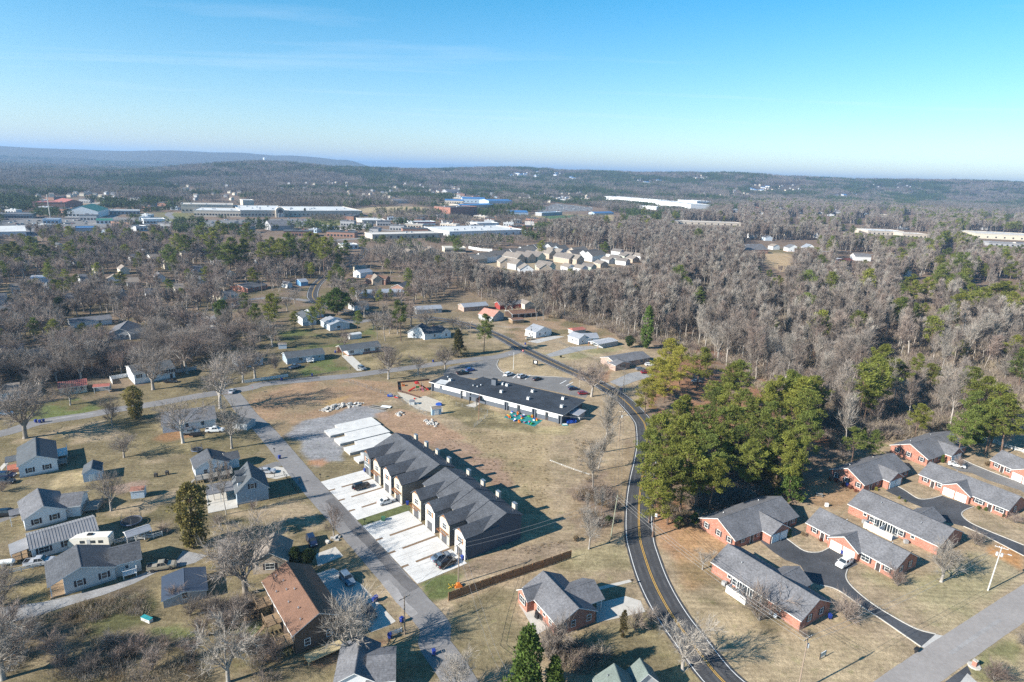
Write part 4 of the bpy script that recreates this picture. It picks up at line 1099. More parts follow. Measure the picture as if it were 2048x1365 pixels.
# ================================================================== terrace of new townhouses
TH_DARK = mat('dark_blue_grey_siding',(0.085,0.10,0.125),0.7,0.06,0.8,tex='siding')
TH_TAUPE = mat('taupe_siding',(0.25,0.225,0.195),0.7,0.06,0.8,tex='batten')
TH_GREY = mat('mid_grey_siding',(0.27,0.28,0.29),0.7,0.06,0.8,tex='batten')
TH_BEIGE = mat('beige_batten',(0.50,0.44,0.35),0.7,0.05,0.8,tex='batten')
TH_WHITE = mat('white_batten',(0.74,0.72,0.68),0.65,0.04,0.8,tex='batten')
TH_SLATE = mat('slate_batten',(0.16,0.175,0.185),0.7,0.05,0.8,tex='batten')
def terrace(label,a0,pitch,units,step):
 rz = math.atan2(tb.y,tb.x)
 o = tw(a0,12.8)
 root = thing('townhouse_row',label,'townhouses',(o.x,o.y,0),rz)
 n = len(units)
 BW,BD = 4.3,4.6
 for k,u in enumerate(units):
  y0,y1,dz = pitch*k,pitch*(k + 1),step*k
  ez,rzg,rx,bx,bz = 5.75 + dz,8.35 + dz,11.2,15.9,6.35 + dz
  mb = MB();mb.extrude([(BD,0),(bx,0),(bx,bz - 0.05),(rx,rzg - 0.06),(BD,ez - 0.05)],y0 + (0.002 if k else 0),y1,'y')
  mb.put('main_wall',u['side'],root)
  sl_ = (rzg - ez)/(rx - BD);sb = (rzg - bz)/(bx - rx)
  ov0,ov1 = (0.25 if k == 0 else -0.004 if not step else 0.06),(0.25 if k == n - 1 else 0.0)
  mb = MB();x0,x1 = BD - 0.35,bx + 0.4
  mb.extrude([(x0,ez - 0.35*sl_ - 0.02),(rx,rzg - 0.02),(x1,bz - 0.4*sb - 0.02),(x1,bz - 0.4*sb + 0.15),(rx,rzg + 0.15),(x0,ez - 0.35*sl_ + 0.15)],y0 - ov0,y1 + ov1,'y',1,[1,1,2,0,0,1])
  mb.put('main_roof',[RDARK,TH_DARK,WTRIM],root)
  # front bay
  s0,s1 = y0 + 0.05,y0 + 0.05 + BW
  c,ze,zp = (s0 + s1)/2,5.85 + dz*0.5,7.5 + dz*0.5
  mb = MB();mb.extrude([(s0,0),(s1,0),(s1,ze),(c,zp - 0.06),(s0,ze)],0.03,BD + 0.5,'x')
  mb.put('bay_wall',u['side'],root)
  mb = MB();mb.extrude([(s0 + 0.002,0),(s1 - 0.002,0),(s1 - 0.002,ze - 0.02),(c,zp - 0.10),(s0 + 0.002,ze - 0.02)],-0.03,0.028,'x')
  fr = mb.put('front_cladding',u['front'],root)
  xe = BD + (zp - ez)/sl_ + 0.15
  sp = (zp - ze)/(BW/2)
  mb = MB();e = 0.32
  mb.extrude([(s0 - e,ze - e*sp - 0.02),(c,zp - 0.02),(s1 + e,ze - e*sp - 0.02),(s1 + e,ze - e*sp + 0.13),(c,zp + 0.13),(s0 - e,ze - e*sp + 0.13)][::1],-0.4,xe,'x',1,[1,1,1,0,0,1])
  mb.put('bay_roof',[RDARK,TH_DARK],root)
  g = put('garage_door',door_mesh(2.5,2.25,DGARAGE,5),root,(-0.033,c,0.05),-math.pi/2)
  def gfr():
   b_ = MB();w,h,t_ = 2.5,2.25,0.12
   b_.box(-w/2 - t_,-w/2,-0.09,0,0,h);b_.box(w/2,w/2 + t_,-0.09,0,0,h);b_.box(-w/2 - t_,w/2 + t_,-0.09,0,h,h + t_)
   return b_.mesh('door_frame',WTRIM)
  put('frame',cached('gfr',gfr),g)
  w = put('window',window_mesh(1.6,1.35,2),root,(-0.034,c,4.25 + dz*0.5),-math.pi/2)
  put('pane',pane_mesh(1.6,1.35),w)
  if u.get('wood'):
   for s in (-1,1):put('wood_panel',box_mesh('wood_panel',-0.26,0.26,-0.05,0,-0.75,0.75,CEDAR),w,(s*1.16,0,0))
  # cedar gable truss
  mb = MB()
  zt = zp - 0.28
  for s in (-1,1):
   mb.tube((-0.22,c,zt),(-0.22,c + s*1.15,zt - 1.15*sp),0.075,0.075,4)
  mb.tube((-0.22,c - 0.8,zt - 0.62),(-0.22,c + 0.8,zt - 0.62),0.07,0.07,4)
  mb.tube((-0.22,c,zt),(-0.22,c,zt - 0.62),0.06,0.06,4)
  mb.put('gable_truss',CEDAR,root)
  if u.get('pergola'):
   pg = MB()
   for zz_ in (2.86,):pg.box(-1.0,-0.9,c - 1.9,c + 1.9,zz_,zz_ + 0.14);pg.box(-0.16,-0.06,c - 1.9,c + 1.9,zz_,zz_ + 0.14)
   o_ = pg.put('pergola',CEDAR,root)
   sl2 = box_mesh('pergola_slat',-1.25,-0.04,-0.05,0.05,3.0,3.12,CEDAR)
   for i in range(8):put('slat',sl2,o_,(0,c - 1.75 + 3.5*i/7,0))
  # recessed entrance
  d = put('door',door_mesh(0.95,2.05,DOORM,2),root,(BD - 0.004,(s1 + y1)/2,0.1),-math.pi/2)
  put('frame',box_mesh('door_hood',-0.6,0.6,-0.7,0,2.2,2.3,WTRIM),d)
  # chimney on the rear wall
  yc = y0 + 3.2
  ch = BX((bx + 0.03,bx + 0.75,yc - 0.65,yc + 0.65,0,7.75 + dz),'chimney',CHIM,root)
  BX((bx - 0.02,bx + 0.80,yc - 0.70,yc + 0.70,7.75 + dz,7.87 + dz),'chimney_cap',STEEL,ch)
  for i,(vx,vy) in enumerate(((14.2,1.2),(14.6,1.9))):
   z = rzg - (vx - rx)*sb
   mb = MB();mb.lathe([(0.06,z),(0.06,z + 0.5),(0.1,z + 0.52)],7,(vx,y0 + vy));mb.put('vent_pipe',STEEL,root)
 P = [tw(a0,12.4),tw(a0 + pitch*n,12.4),tw(a0 + pitch*n,30),tw(a0,30)]
 KEEP_OFF.append([tuple(p[:2]) for p in P])
 return root
CHIM = mat('chimney_siding',(0.48,0.44,0.38),0.7,0.06,1,tex='siding')
terrace('near block of four dark-roofed townhouses, roofs stepping up along the row',0.45,6.62,
  [dict(side=TH_DARK,front=TH_WHITE,wood=1),dict(side=TH_TAUPE,front=TH_BEIGE,pergola=1),dict(side=TH_GREY,front=TH_WHITE,wood=1),dict(side=TH_TAUPE,front=TH_BEIGE,pergola=1)],0.14)
terrace('far block of four townhouses under one unbroken charcoal roof',30.1,6.2,
  [dict(side=TH_TAUPE,front=TH_BEIGE,pergola=1),dict(side=TH_SLATE,front=TH_WHITE,wood=1),dict(side=TH_TAUPE,front=TH_BEIGE,pergola=1),dict(side=TH_TAUPE,front=TH_SLATE,wood=1)],0.0)
# concrete foundations waiting for the next houses
def foundation(label,a0,a1,b0,b1,gb,h):
 o = tw(a0,b0);rz = math.atan2(tb.y,tb.x)
 root = thing('foundation_slab',label,'foundation',(o.x,o.y,0),rz,'new concrete house foundations')
 mb = MB()
 L,Wd = b1 - b0,a1 - a0
 mb.prism([(0,0),(L,0),(L,Wd),(gb,Wd),(gb,Wd*0.66),(0,Wd*0.66)],0,h - 0.12)
 mb.put('wall',OCONC,root)
 mb = MB();mb.prism([(-0.06,-0.06),(L + 0.06,-0.06),(L + 0.06,Wd + 0.06),(gb - 0.06,Wd + 0.06),(gb - 0.06,Wd*0.66 + 0.06),(-0.06,Wd*0.66 + 0.06)],h - 0.12,h)
 mb.put('slab',CONC,root)
 st = MB();st.tube((0,0,0),(0,0,0.7),0.05,0.05,6,cap=True)
 sm = st.mesh('pipe_stub',WTRIM)
 for x,y in ((0.5,0.5),(gb + 1,Wd*0.4),(L*0.6,Wd*0.7)):put('pipe_stub',sm,root,(x,y,h))
foundation('farthest stepped concrete foundation slab, beside the gravel',79.9,87.4,13.5,31.3,4.6,0.75)
foundation('middle stepped concrete foundation slab of the row',72.3,79.2,13.6,30.8,4.4,0.85)
foundation('concrete foundation slab second from the townhouses',64.4,71.4,13.4,30.0,4.6,0.9)
foundation('concrete foundation slab nearest to the townhouses, low retaining wall in front',57.6,63.0,13.2,22.0,3.0,0.8)
KEEP_OFF.append([tuple(tw(*p)[:2]) for p in ((57,12),(90,12),(90,33),(57,33))])
# ================================================================== school
def school():
 zr_ = 3.75
 f0,f1 = q('T1',100,250,zr_),q('T1',1625,632,zr_)
 xd = (f1 - f0).normalized();rz = math.atan2(xd.y,xd.x)
 root = thing('school_building','long low school with a black flat roof and white upper wall panels','school',(f0.x,f0.y,0),rz)
 inv = (Matrix.Translation((f0.x,f0.y,0)) @ Matrix.Rotation(rz,4,'Z')).inverted()
 loc = lambda x,y,z:inv @ q('T1',x,y,z)
 L = (f1 - f0).length
 P = [loc(*p,zr_) for p in ((1920,465),(945,228),(915,240),(720,190),(640,218),(590,214),(420,205),(245,180))]
 D = P[0].y
 back = [(L,D),(P[1].x,D),(P[1].x,D - 1.0),(P[3].x + 1,D - 1.0),(P[3].x,D - 0.2),(P[4].x,D - 6.2),(P[6].x,D - 6.2),(P[6].x - 4,D - 4.5),(0.0,D - 4.5)]
 poly = [(0,0),(L,0)] + back
 mb = MB();mb.prism(poly,zr_ - 0.30,zr_,1,0)
 mb.put('roof',[BLACKROOF,WTRIM],root)
 ins = 0.9
 body_poly = [(ins,ins),(L - ins,ins),(L - ins,D - ins),(P[1].x,D - ins),(P[3].x,D - 1.8),(P[4].x - .5,D - 7.2),(ins,D - 7.2)]
 mb = MB();mb.prism(body_poly,0,zr_ - 0.32)
 mb.put('wall',TH_SCH,root)
 fx = lambda x:(loc(x,250 + (x - 100)*0.2505,zr_)).x
 pan = MB
 for x0,x1 in ((150,206),(240,452),(694,950),(990,1092),(1132,1264),(1312,1414),(1452,1566)):
  p_ = BX((fx(x0),fx(x1),ins - 0.06,ins - 0.001,1.75,3.35),'white_panel',mat('white_panel',(0.78,0.77,0.74),0.6,0.05,0.6),root)
  nwin = max(1,int((fx(x1) - fx(x0))/3.6))
  for i in range(nwin):
   xc = fx(x0) + (fx(x1) - fx(x0))*(i + 0.4)/nwin
   BX((xc - 0.35,xc + 0.35,ins - 0.09,ins - 0.06,1.9,2.5),'vent_window',mat('pale_glass',(0.50,0.52,0.54),0.2,0.1,2),p_)
 for x0,x1 in ((1096,1126),(1418,1448)):
  d = BX((fx(x0),fx(x1),ins - 0.07,ins - 0.001,0.1,2.9),'door',DOORM,root)
  BX((fx(x0) + .2,fx(x1) - .2,ins - 0.09,ins - 0.07,1.0,2.6),'pane',GLASS,d)
 for x in (128,458,556,958,984,1272,1304,1572,1604):
  BX((fx(x) - 0.22,fx(x) + 0.22,0.35,ins,0,zr_ - 0.3),'pillar',TH_SCH,root)
 for x in (478,498):
  for z in (1.2,1.8,2.4):
   BX((fx(x) - .45,fx(x) + .45,ins - 0.05,ins,z,z + 0.35),'louvre',WTRIM,root)
 BX((fx(600),fx(690),-2.4,0.3,3.0,3.2),'entrance_canopy',TH_SCH,root)
 for x in (604,686):
  BX((fx(x) - .1,fx(x) + .1,-2.3,-2.1,0,3.0),'post',BLACKM,root)
 BX((fx(620),fx(660),ins - .06,ins,0,2.4),'door',DOORM,root)
 wm = MB();wm.add([tuple(loc(*p,zr_ + 0.012)) for p in ((170,264),(235,222),(340,240),(285,284))],[(3,2,1,0)])
 o = wm.put('roof_patch',RWHITE,root)
 if o.data.polygons[0].normal.z < 0:o.data.flip_normals()
 cu = MB();cu.box(-0.55,0.55,-0.55,0.55,0,0.22);cu.box(-0.45,0.45,-0.45,0.45,0.22,0.85);cu.box(-0.5,0.5,-0.5,0.5,0.85,0.95)
 cm_ = cu.mesh('roof_unit',RWHITE)
 fan = MB();fan.lathe([(0.3,0),(0.3,0.04)],10);fm = fan.mesh('fan_grille',BLACKM)
 for x,y in ((345,238),(925,372),(937,282),(990,297),(1280,367),(1232,450),(1627,450),(1612,540)):
  p = loc(x,y,zr_);o = put('roof_unit',cm_,root,(p.x,p.y,zr_));put('fan',fm,o,(0,0,0.95))
 dm = MB();dm.lathe([(0.3,0),(0.3,0.3),(0.42,0.32),(0.36,0.5),(0.15,0.6)],10);dmm = dm.mesh('roof_vent',STEEL)
 for x,y in ((608,298),(655,311),(695,293),(320,200)):
  p = loc(x,y,zr_);put('roof_vent',dmm,root,(p.x,p.y,zr_))
 p = loc(845,285,zr_)
 ch = BX((p.x - 1.0,p.x + 1.0,p.y - 0.6,p.y + 0.9,zr_,zr_ + 2.3),'chimney',TH_SCH,root)
 BX((p.x - 1.1,p.x + 1.1,p.y - 0.7,p.y + 1.0,zr_ + 2.3,zr_ + 2.45),'chimney_cap',BLACKM,ch)
 # lean-to store at the right end
 BX((L - 0.8,L + 3.2,7.5,11.5,0,2.5),'store_wall',GREYSIDE,root)
 BX((L - 0.8,L + 3.6,5.6,11.9,2.5,2.66),'store_roof',RMETAL,root)
 KEEP_OFF.append([tuple(f0[:2]),tuple(f1[:2]),tuple(q('T1',1920,465,zr_)[:2]),tuple(q('T1',245,180,zr_)[:2])])
TH_SCH = mat('slate_painted_block',(0.115,0.13,0.155),0.8,0.08,0.6,tex='siding')
school()
# ================================================================== the brick duplexes on the right
def duplex(label,e,wing,pat,win1,ze=2.55,rise=2.9,patio=None,vents=()):
 bodies = [dict(e=e,ze=ze,rise=rise,ridge='x',wall=BRICK,roof=RGREY,oh=0.35,wins=win1)]
 if wing:bodies.append(wing)
 root,bs = house(label,bodies,'brick_duplex','duplex')
 for x,y in vents:
  B = bs[0]
  vent_pipe(root,B,B.W*x,B.D*y,ze + rise*(1 - abs(y - 0.5)*2))
 return root,bs
def wingd(e,ze=2.55,rise=2.0,wins='',**k):
 return dict(e=e,ze=ze,rise=rise,ridge='y',wall=BRICK,roof=RGREY,oh=0.3,wins=wins,**k)
V2 = ((0.25,0.62),(0.7,0.62))
r,bs = duplex('brick duplex with two blue-shaded garage doors, beside the pines and drive',(('B4',308,645),('B4',635,518),('B4',120,525)),None,None,'F.12s F.26d F.36s F.72s F.86d F.94s L.2s L.55s L.85s',vents=((0.2,.7),(0.75,.7)))
def add_wing(root,bs,x0f,w,out,ze,rise,wins,wall=BRICK,roof=RGREY,back=None,name_off=0):
 """front gabled wing in the frame of the main body: x0f fraction along the front, w wide, out metres proud of the eave"""
 B = bs[0]
 x0 = B.W*x0f
 M = B.M
 p0 = (M @ Vector((x0,-out,0)));p1 = (M @ Vector((x0 + w,-out,0)))
 inv = (Matrix.Translation(root.location) @ Matrix.Rotation(root.rotation_euler.z,4,'Z')).inverted()
 depth = out + (back if back else B.D*0.5*(rise/B.rise) + 0.3)
 b_ = body(inv,root,(Vector((p0.x,p0.y,0)),Vector((p1.x,p1.y,0)),depth),ze,rise,'y',wall,roof,0.3,0,wins)
 return b_
def add_rear_wing(root,bs,x0f,w,out,ze,rise,wins='',wall=BRICK,roof=RGREY):
 B = bs[0];M = B.M;x0 = B.W*x0f
 p0 = M @ Vector((x0 + w,B.D + out,0));p1 = M @ Vector((x0,B.D + out,0))
 inv = (Matrix.Translation(root.location) @ Matrix.Rotation(root.rotation_euler.z,4,'Z')).inverted()
 return body(inv,root,(Vector((p0.x,p0.y,0)),Vector((p1.x,p1.y,0)),out + B.D*0.5*(rise/B.rise) + 0.3),ze,rise,'y',wall,roof,0.3,0,wins)
add_wing(r,bs,0.40,7.6,2.6,2.55,2.2,'F.28g F.72g')
fence_bits = []
r,bs = duplex('nearest brick duplex, white patio screen on its long rear wall',(('B4',180,750),('B4',645,1055),('B4',820,965)),None,None,'F.22k F.30v@1.3 F.36p F.42p F.48p F.54p F.60v@1.3 F.78k R.3s R.7s',vents=((0.25,.3),(0.72,.35)))
add_rear_wing(r,bs,0.42,7.0,2.2,2.55,2.1)
B = bs[0]
def patio(root,B,x0,x1,out,screen=True):
 part_box(root,B,'patio_slab',B.W*x0,B.W*x1,-out,B.y0 - 0.02,0,0.16,OCONC_L)
 if screen:
  part_box(root,B,'patio_screen',B.W*x0,B.W*x1,-out - 0.06,-out,0.1,1.7,WTRIM)
  part_box(root,B,'patio_screen',B.W*x0 - 0.06,B.W*x0,-out,B.y0 - 1.0,0.1,1.5,WTRIM)
  part_box(root,B,'patio_divider',B.W*(x0 + x1)/2 - .04,B.W*(x0 + x1)/2 + .04,-out,B.y0 - 0.02,0.16,1.8,WTRIM)
patio(r,B,0.30,0.52,2.6)
for x in (0.22,0.66):
 mb = MB();mb.box(-0.45,0.45,-0.4,0.4,0,0.85);o = tag(mb.put('air_conditioner',mat('ac_grey',(0.33,0.33,0.33),0.6,0.15,8)),'grey air conditioner by the nearest duplex wall, %s of the white screen' % ('uphill' if x < .5 else 'downhill'),'air conditioner')
 p = B.M @ Vector((B.W*x,-0.9,0));o.location = (p.x,p.y,0.03);o.rotation_euler.z = B.M.to_euler().z
for k,x in enumerate((0.74,0.79)):
 root = thing('satellite_dish','white satellite dish by the duplex wall, %s of two' % ('nearer the white screen' if k == 0 else 'nearer the gable end'),'satellite dish')
 p = B.M @ Vector((B.W*x,-1.0,0));root.location = (p.x,p.y,0);root.rotation_euler.z = B.M.to_euler().z - 0.3
 mb = MB();mb.tube((0,0,0),(0,0,0.9),0.04,0.04,6);mb.put('mast',STEEL,root)
 mb = MB();mb.lathe([(0.02,0.0),(0.25,0.04),(0.45,0.14)],14);d = mb.put('dish',WTRIM,root,(0,-0.1,1.0));d.rotation_euler = (0.9,0,0)
r,bs = duplex('brick duplex with a white car in front of its white garage doors',(('B4',1125,795),('B4',665,550),('B4',1285,745)),None,None,'F.10s F.20d F.29s F.70v@1.5 F.84d F.93s R.3s R.7s',vents=((0.3,.6),(0.8,.6)))
add_wing(r,bs,0.30,7.8,1.2,2.55,2.3,'F.28g F.72g')
r,bs = duplex('brick duplex with the white sun room along its rear, behind the white car duplex',(('B4',880,455),('B4',1350,675),('B4',1478,600)),None,None,'F.20k F.30v@1.3 F.36p F.42p F.48p F.54p F.60v@1.3 F.74k R.4s',vents=((0.27,.35),(0.72,.3)))
add_rear_wing(r,bs,0.46,7.0,2.2,2.55,2.1)
patio(r,bs[0],0.29,0.60,3.2,True)
for x in (0.24,0.70):
 mb = MB();mb.box(-0.45,0.45,-0.4,0.4,0,0.85);o = tag(mb.put('air_conditioner',MATS['ac_grey']),'grey air conditioner outside the sun room duplex, %s of its patio' % ('uphill' if x < .5 else 'downhill'),'air conditioner')
 p = bs[0].M @ Vector((bs[0].W*x,-0.9,0));o.location = (p.x,p.y,0.03)
r,bs = duplex('brick duplex with red-brown bushes along its end wall, picnic table nearby',(('B4',968,362),('B4',1203,277),('B4',770,283)),None,None,'F.15d F.3s F.8d F.93s L.2s L.5s L.85s',vents=((0.2,.7),(0.7,.7)))
add_wing(r,bs,0.38,7.6,2.0,2.55,2.2,'F.28g F.72g')
r,bs = duplex('farthest brick duplex below the wood, clipped cone bush by its garage',(('B4',1293,230),('B4',1497,158),('B4',1098,153)),None,None,'F.15d F.3s F.85d L.2s L.5s L.85s',vents=((0.2,.7),(0.7,.7)))
add_wing(r,bs,0.40,7.6,2.0,2.55,2.2,'F.28g F.72g')
r,bs = duplex('brick duplex with white garage doors and white-gridded windows above the lower court',(('B4',1705,490),('B4',1240,303),('B4',1800,440)),None,None,'F.08s F.17d F.25s F.70v F.82d F.92v R.4s',vents=((0.3,.6),))
add_wing(r,bs,0.29,7.8,1.2,2.55,2.3,'F.28g F.72g')
r,bs = duplex('brick duplex cut off by the right edge, below the white rail fence',(('B4',1880,348),('B4',1605,229),('B4',1960,318)),None,None,'F.12s F.24d F.36s F.75s R.4s')
add_wing(r,bs,0.44,7.8,1.2,2.55,2.3,'F.28g F.72g')
# ================================================================== houses near the camera, left side
# white gable house, far left
r,bs = house('white house with dark shutters, grey gable roof and back deck, left edge by the street',[
 dict(e=(('N1',160,560),('N1',568,480),('N1',148,372)),ze=3.5,rise=2.2,ridge='y',wall=WHITE,roof=RSLATE,foot=GREYSIDE,wins='F.28s F.72s R.3w R.7w L.3d')])
B = bs[0]
deck(r,B,B.x1 + 0.05,B.x1 + 2.6,B.D*0.55,B.D*0.95,1.1,WTRIM,3);deck(r,B,B.x1 + 0.05,B.x1 + 2.2,B.D*0.18,B.D*0.45,0.9,GREYWOOD,3)
mb = MB();mb.extrude([(B.D*.35,3.2),(B.D*.65,3.2),(B.D*.65,3.36),(B.D*.35,3.36)],-2.6,0.1,'x');o = mb.put('porch_roof',RSLATE,r);o.matrix_local = B.ML
posts(r,B,[(-2.4,B.D*.38),(-2.4,B.D*.62)],0,3.2,WTRIM);part_box(r,B,'porch_floor',-2.5,B.x0,B.D*.36,B.D*.64,0,0.8,BRICK)
house('small pale blue garden shed with grey gable roof beside the white house',[dict(e=(('N1',795,632),('N1',992,600),('N1',775,548)),ze=2.5,rise=1.3,ridge='y',wall=PALEBLUE,roof=RSLATE,oh=0.2,wins='F.5c')],'shed','shed')
r,bs = house('white house with pale grey roof and rear wing, trampoline on its back lawn',[
 dict(e=(('N1',215,1085),('N1',655,967),('N1',205,888)),ze=3.0,rise=2.3,ridge='y',wall=WHITE,roof=RGREY,foot=GREYSIDE,wins='F.28s F.72s L.5d'),
 dict(e=(('N1',560,962),('N1',785,935),7.5),ze=2.9,rise=1.9,ridge='x',wall=WHITE,roof=RGREY,wins='')])
B = bs[0];deck(r,bs[1],bs[1].W + 0.05,bs[1].W + 3.2,1.0,6.0,0.9,GREYWOOD,3)
o = BX((-2.0,0.1,B.D*.4,B.D*.7,2.75,2.9),'porch_roof',RGREY,r);o.matrix_local = B.ML;posts(r,B,[(-1.9,B.D*.42),(-1.9,B.D*.68)],0,2.75,WTRIM)
r,bs = house('long white house under a ribbed metal roof, camper parked along it',[
 dict(e=(('B1',238,168),('N1',965,1172),8.2),ze=2.8,rise=1.5,ridge='x',wall=WHITE,roof=mat('ribbed_grey_roof',(0.27,0.265,0.27),0.6,0.15,0.4,metal=0.1),seams=0.55,wins='F.18v F.55v')])
B = bs[0]
mb = MB();mb.add([(-3.2,1.2,2.3),(0.1,1.0,2.75),(0.1,6.4,2.75),(-3.2,6.2,2.3)],[(0,1,2,3)]);mb.add([(-3.2,1.2,2.2),(0.1,1.0,2.65),(0.1,6.4,2.65),(-3.2,6.2,2.2)],[(3,2,1,0)])
o = mb.put('porch_roof',MATS['ribbed_grey_roof'],r);o.matrix_local = B.ML;posts(r,B,[(-3.0,1.4),(-3.0,6.0)],0,2.3,WTRIM);deck(r,B,-3.1,0.1,1.3,6.1,0.6,WOODM,3)
r,bs = house('light grey house with charcoal roof and corner porch, white railing on its rear step',[
 dict(e=(('B1',385,475),('B1',955,302),('B1',365,275)),ze=3.05,rise=2.3,ridge='y',wall=mat('pale_grey_siding',(0.55,0.55,0.54),0.6,0.05,1.2,tex='siding'),roof=RDARK,foot=GREYSIDE,inset=(0,0,2.3,0),wins='F.30s F.78s'),
 dict(e=(('B1',900,306),('B1',1165,238),8.0),ze=3.0,rise=2.0,ridge='x',wall=MATS['pale_grey_siding'],roof=RDARK,wins='F.5m@1.9')])
B = bs[0];posts(r,B,[(0.5,0.5),(0.5,B.D/2),(0.5,B.D - .5)],0,2.9,WTRIM);part_box(r,B,'porch_floor',0.2,B.x0,0.3,B.D - .3,0,0.35,WOODM)
deck(r,bs[1],bs[1].W*.35,bs[1].W*.78,-1.4,bs[1].y0 - 0.02,1.0,WTRIM,3)
house('low shed with a faded blue roof half hidden by bare saplings',[dict(e=(('B1',1320,588),('B1',1705,492),('B1',1268,397)),ze=1.9,rise=0.9,ridge='y',wall=GREYSIDE,roof=RBLUE,oh=0.3,wins='F.5w')],'shed','shed')
r,bs = house('beige house with tan roof under a big bare oak',[
 dict(e=(('B2',205,282),('B2',520,256),('B2',122,118)),ze=2.9,rise=2.4,ridge='y',wall=TAN,roof=RTAN,wins='F.5v'),
 dict(e=(('B2',-60,268),('B2',130,232),9.0),ze=2.7,rise=1.6,ridge='x',wall=TAN,roof=RTAN,wins='F.35v F.8w')])
chimney(r,bs[0],bs[0].W*.35,bs[0].D*.7,6.0,TAN)
r,bs = house('long brown-roofed apartment house with wooden decks along its garden side',[
 dict(e=(('B2',550,875),('B2',990,697),('B2',215,452)),ze=4.6,rise=2.6,ridge='y',wall=mat('dark_brown_siding',(0.10,0.075,0.06),0.8,0.1,1,tex='siding'),roof=RBROWN,oh=0.6,wins='F.25w F.72w L.1w@3.4 L.2d@2.2 L.33w@3.4 L.45w@3.4 L.56d@2.2 L.68w@3.4 L.8w@3.4 L.92d@2.2')])
B = bs[0]
for yv,xv in ((.1,.22),(.25,.28),(.42,.2),(.52,.38),(.6,.27),(.75,.3),(.9,.24),(.68,.12)):vent_pipe(r,B,B.W*xv,B.D*yv,4.6 + 2.6*xv*2)
for y0 in (0.06,0.42,0.74):
 deck(r,B,-2.2,B.x0 - 0.02,B.D*y0,B.D*(y0 + .17),2.2,WOODM,3,steps=(-2.3,B.D*(y0 + .05),-1,0,8))
fence_l = deck(r,B,B.W*.15,B.W*.85,-3.4,-1.2,0.9,mat('pale_timber',(0.50,0.40,0.23),0.8,0.14,3,fine=0.1),False)
r,bs = house('white house with dark grey roof and grey back deck beside the slate blue house',[
 dict(e=(('N2',605,527),('N2',925,462),('N2',524,440)),ze=3.2,rise=2.2,ridge='y',wall=WHITE,roof=RDARK,foot=GREYSIDE,wins='F.3w F.62w F.85w L.5w'),
 dict(e=(('N2',880,452),('N2',1015,425),5.5),ze=2.8,rise=1.3,ridge='x',wall=WHITE,roof=RDARK)])
deck(r,bs[0],0.0,bs[0].W*1.0,-3.0,bs[0].y0 - .02,1.2,GREYWOOD,3,steps=(-0.1,-1.6,-1,0,5))
r,bs = house('slate blue house with a steep grey roof and one gable window by the fenced yard',[
 dict(e=(('N2',970,745),('N2',1275,687),('N2',905,605)),ze=3.3,rise=4.0,ridge='y',wall=BLUEGREY,roof=RSLATE,wins='F.5s@4.6 L.4w R.4w',foot=GREYSIDE)])
B = bs[0]
for k,yy in enumerate((0.32,0.72)):# dormers on the near slope
 mb = MB();yc,w = B.D*yy,1.1
 mb.extrude([(yc - w,4.2),(yc + w,4.2),(yc + w,5.6),(yc,6.4),(yc - w,5.6)],0.9,B.W*.42,'x');o = mb.put('dormer',WHITE,r);o.matrix_local = B.ML
 mb = MB();mb.extrude([(yc - w - .25,5.45),(yc,6.38),(yc + w + .25,5.45),(yc + w + .25,5.58),(yc,6.52),(yc - w - .25,5.58)],0.6,B.W*.46,'x');mb.put('dormer_roof',RSLATE,o)
o = BX((-6.5,0.2,B.D*.35,B.D*.95,2.7,2.85),'porch_roof',RGREY,r);o.matrix_local = B.ML
posts(r,B,[(-6.2,B.D*.38),(-6.2,B.D*.9),(-3.2,B.D*.38)],0,2.7,WTRIM);part_box(r,B,'patio_slab',-6.5,B.x0,-1.0,B.D*.95,0,0.12,OCONC_L)
r,bs = house('long low white house with grey roof, pickup parked along its front',[
 dict(e=(('M1',1292,1256),('M1',1740,1196),('M1',1220,1150)),ze=2.7,rise=1.5,ridge='x',wall=WHITE,roof=RGREY,wins='F.2w F.45w F.75w L.5w')])
house('grey lean-to carport at the corner of the long low white house',[dict(e=(('N2',935,112),('N2',1075,130),5.0),ze=2.2,rise=1.0,ridge='x',wall=GREYSIDE,roof=RSLATE,oh=0.2)],'carport','carport')
r,bs = house('two-storey white house with shutters and dark roof behind a round bare tree',[
 dict(e=(('M1',1068,842),('M1',1410,786),('M1',1035,768)),ze=4.3,rise=1.8,ridge='x',wall=WHITE,roof=RSLATE,foot=GREYSIDE,wins='F.12s@3.2 F.35s@3.2 F.58s@3.2 F.78v@3.2 F.93s@3.2 F.9d')])
house('small white cottage with a faded red metal roof',[dict(e=(('M1',462,957),('M1',702,925),('M1',436,905)),ze=2.8,rise=1.3,ridge='x',wall=CREAM,roof=RRED,seams=0.6,wins='F.25w F.55b F.83w')])
r,bs = house('open carport with a faded red roof next to the red-roofed cottage',[dict(e=(('M1',740,945),('M1',878,935),('M1',728,925)),ze=2.5,rise=0.7,ridge='x',wall=GREYSIDE,roof=RRED,oh=0.3,inset=(3.5,0,0,0))],'carport','carport')
posts(r,bs[0],[(0.4,0.4),(bs[0].W - .4,0.4)],0,2.4,WTRIM)
house('white house with tan roof cut off by the left edge, above the cross street',[dict(e=(('M1',-60,1010),('M1',172,975),('M1',-70,930)),ze=3.0,rise=1.6,ridge='x',wall=WHITE,roof=RTAN,foot=GREYSIDE,wins='F.55w F.8w')])
house('pale grey gable-fronted house among bare trees with a strip of green lawn',[
 dict(e=(('M1',850,520),('M1',1080,510),('M1',800,455)),ze=3.0,rise=2.6,ridge='y',wall=GREYSIDE,roof=RGREY,wins='F.5w F.75w'),
 dict(e=(('M1',1040,520),('M1',1190,495),8),ze=2.8,rise=1.5,ridge='x',wall=GREYSIDE,roof=RSLATE)])
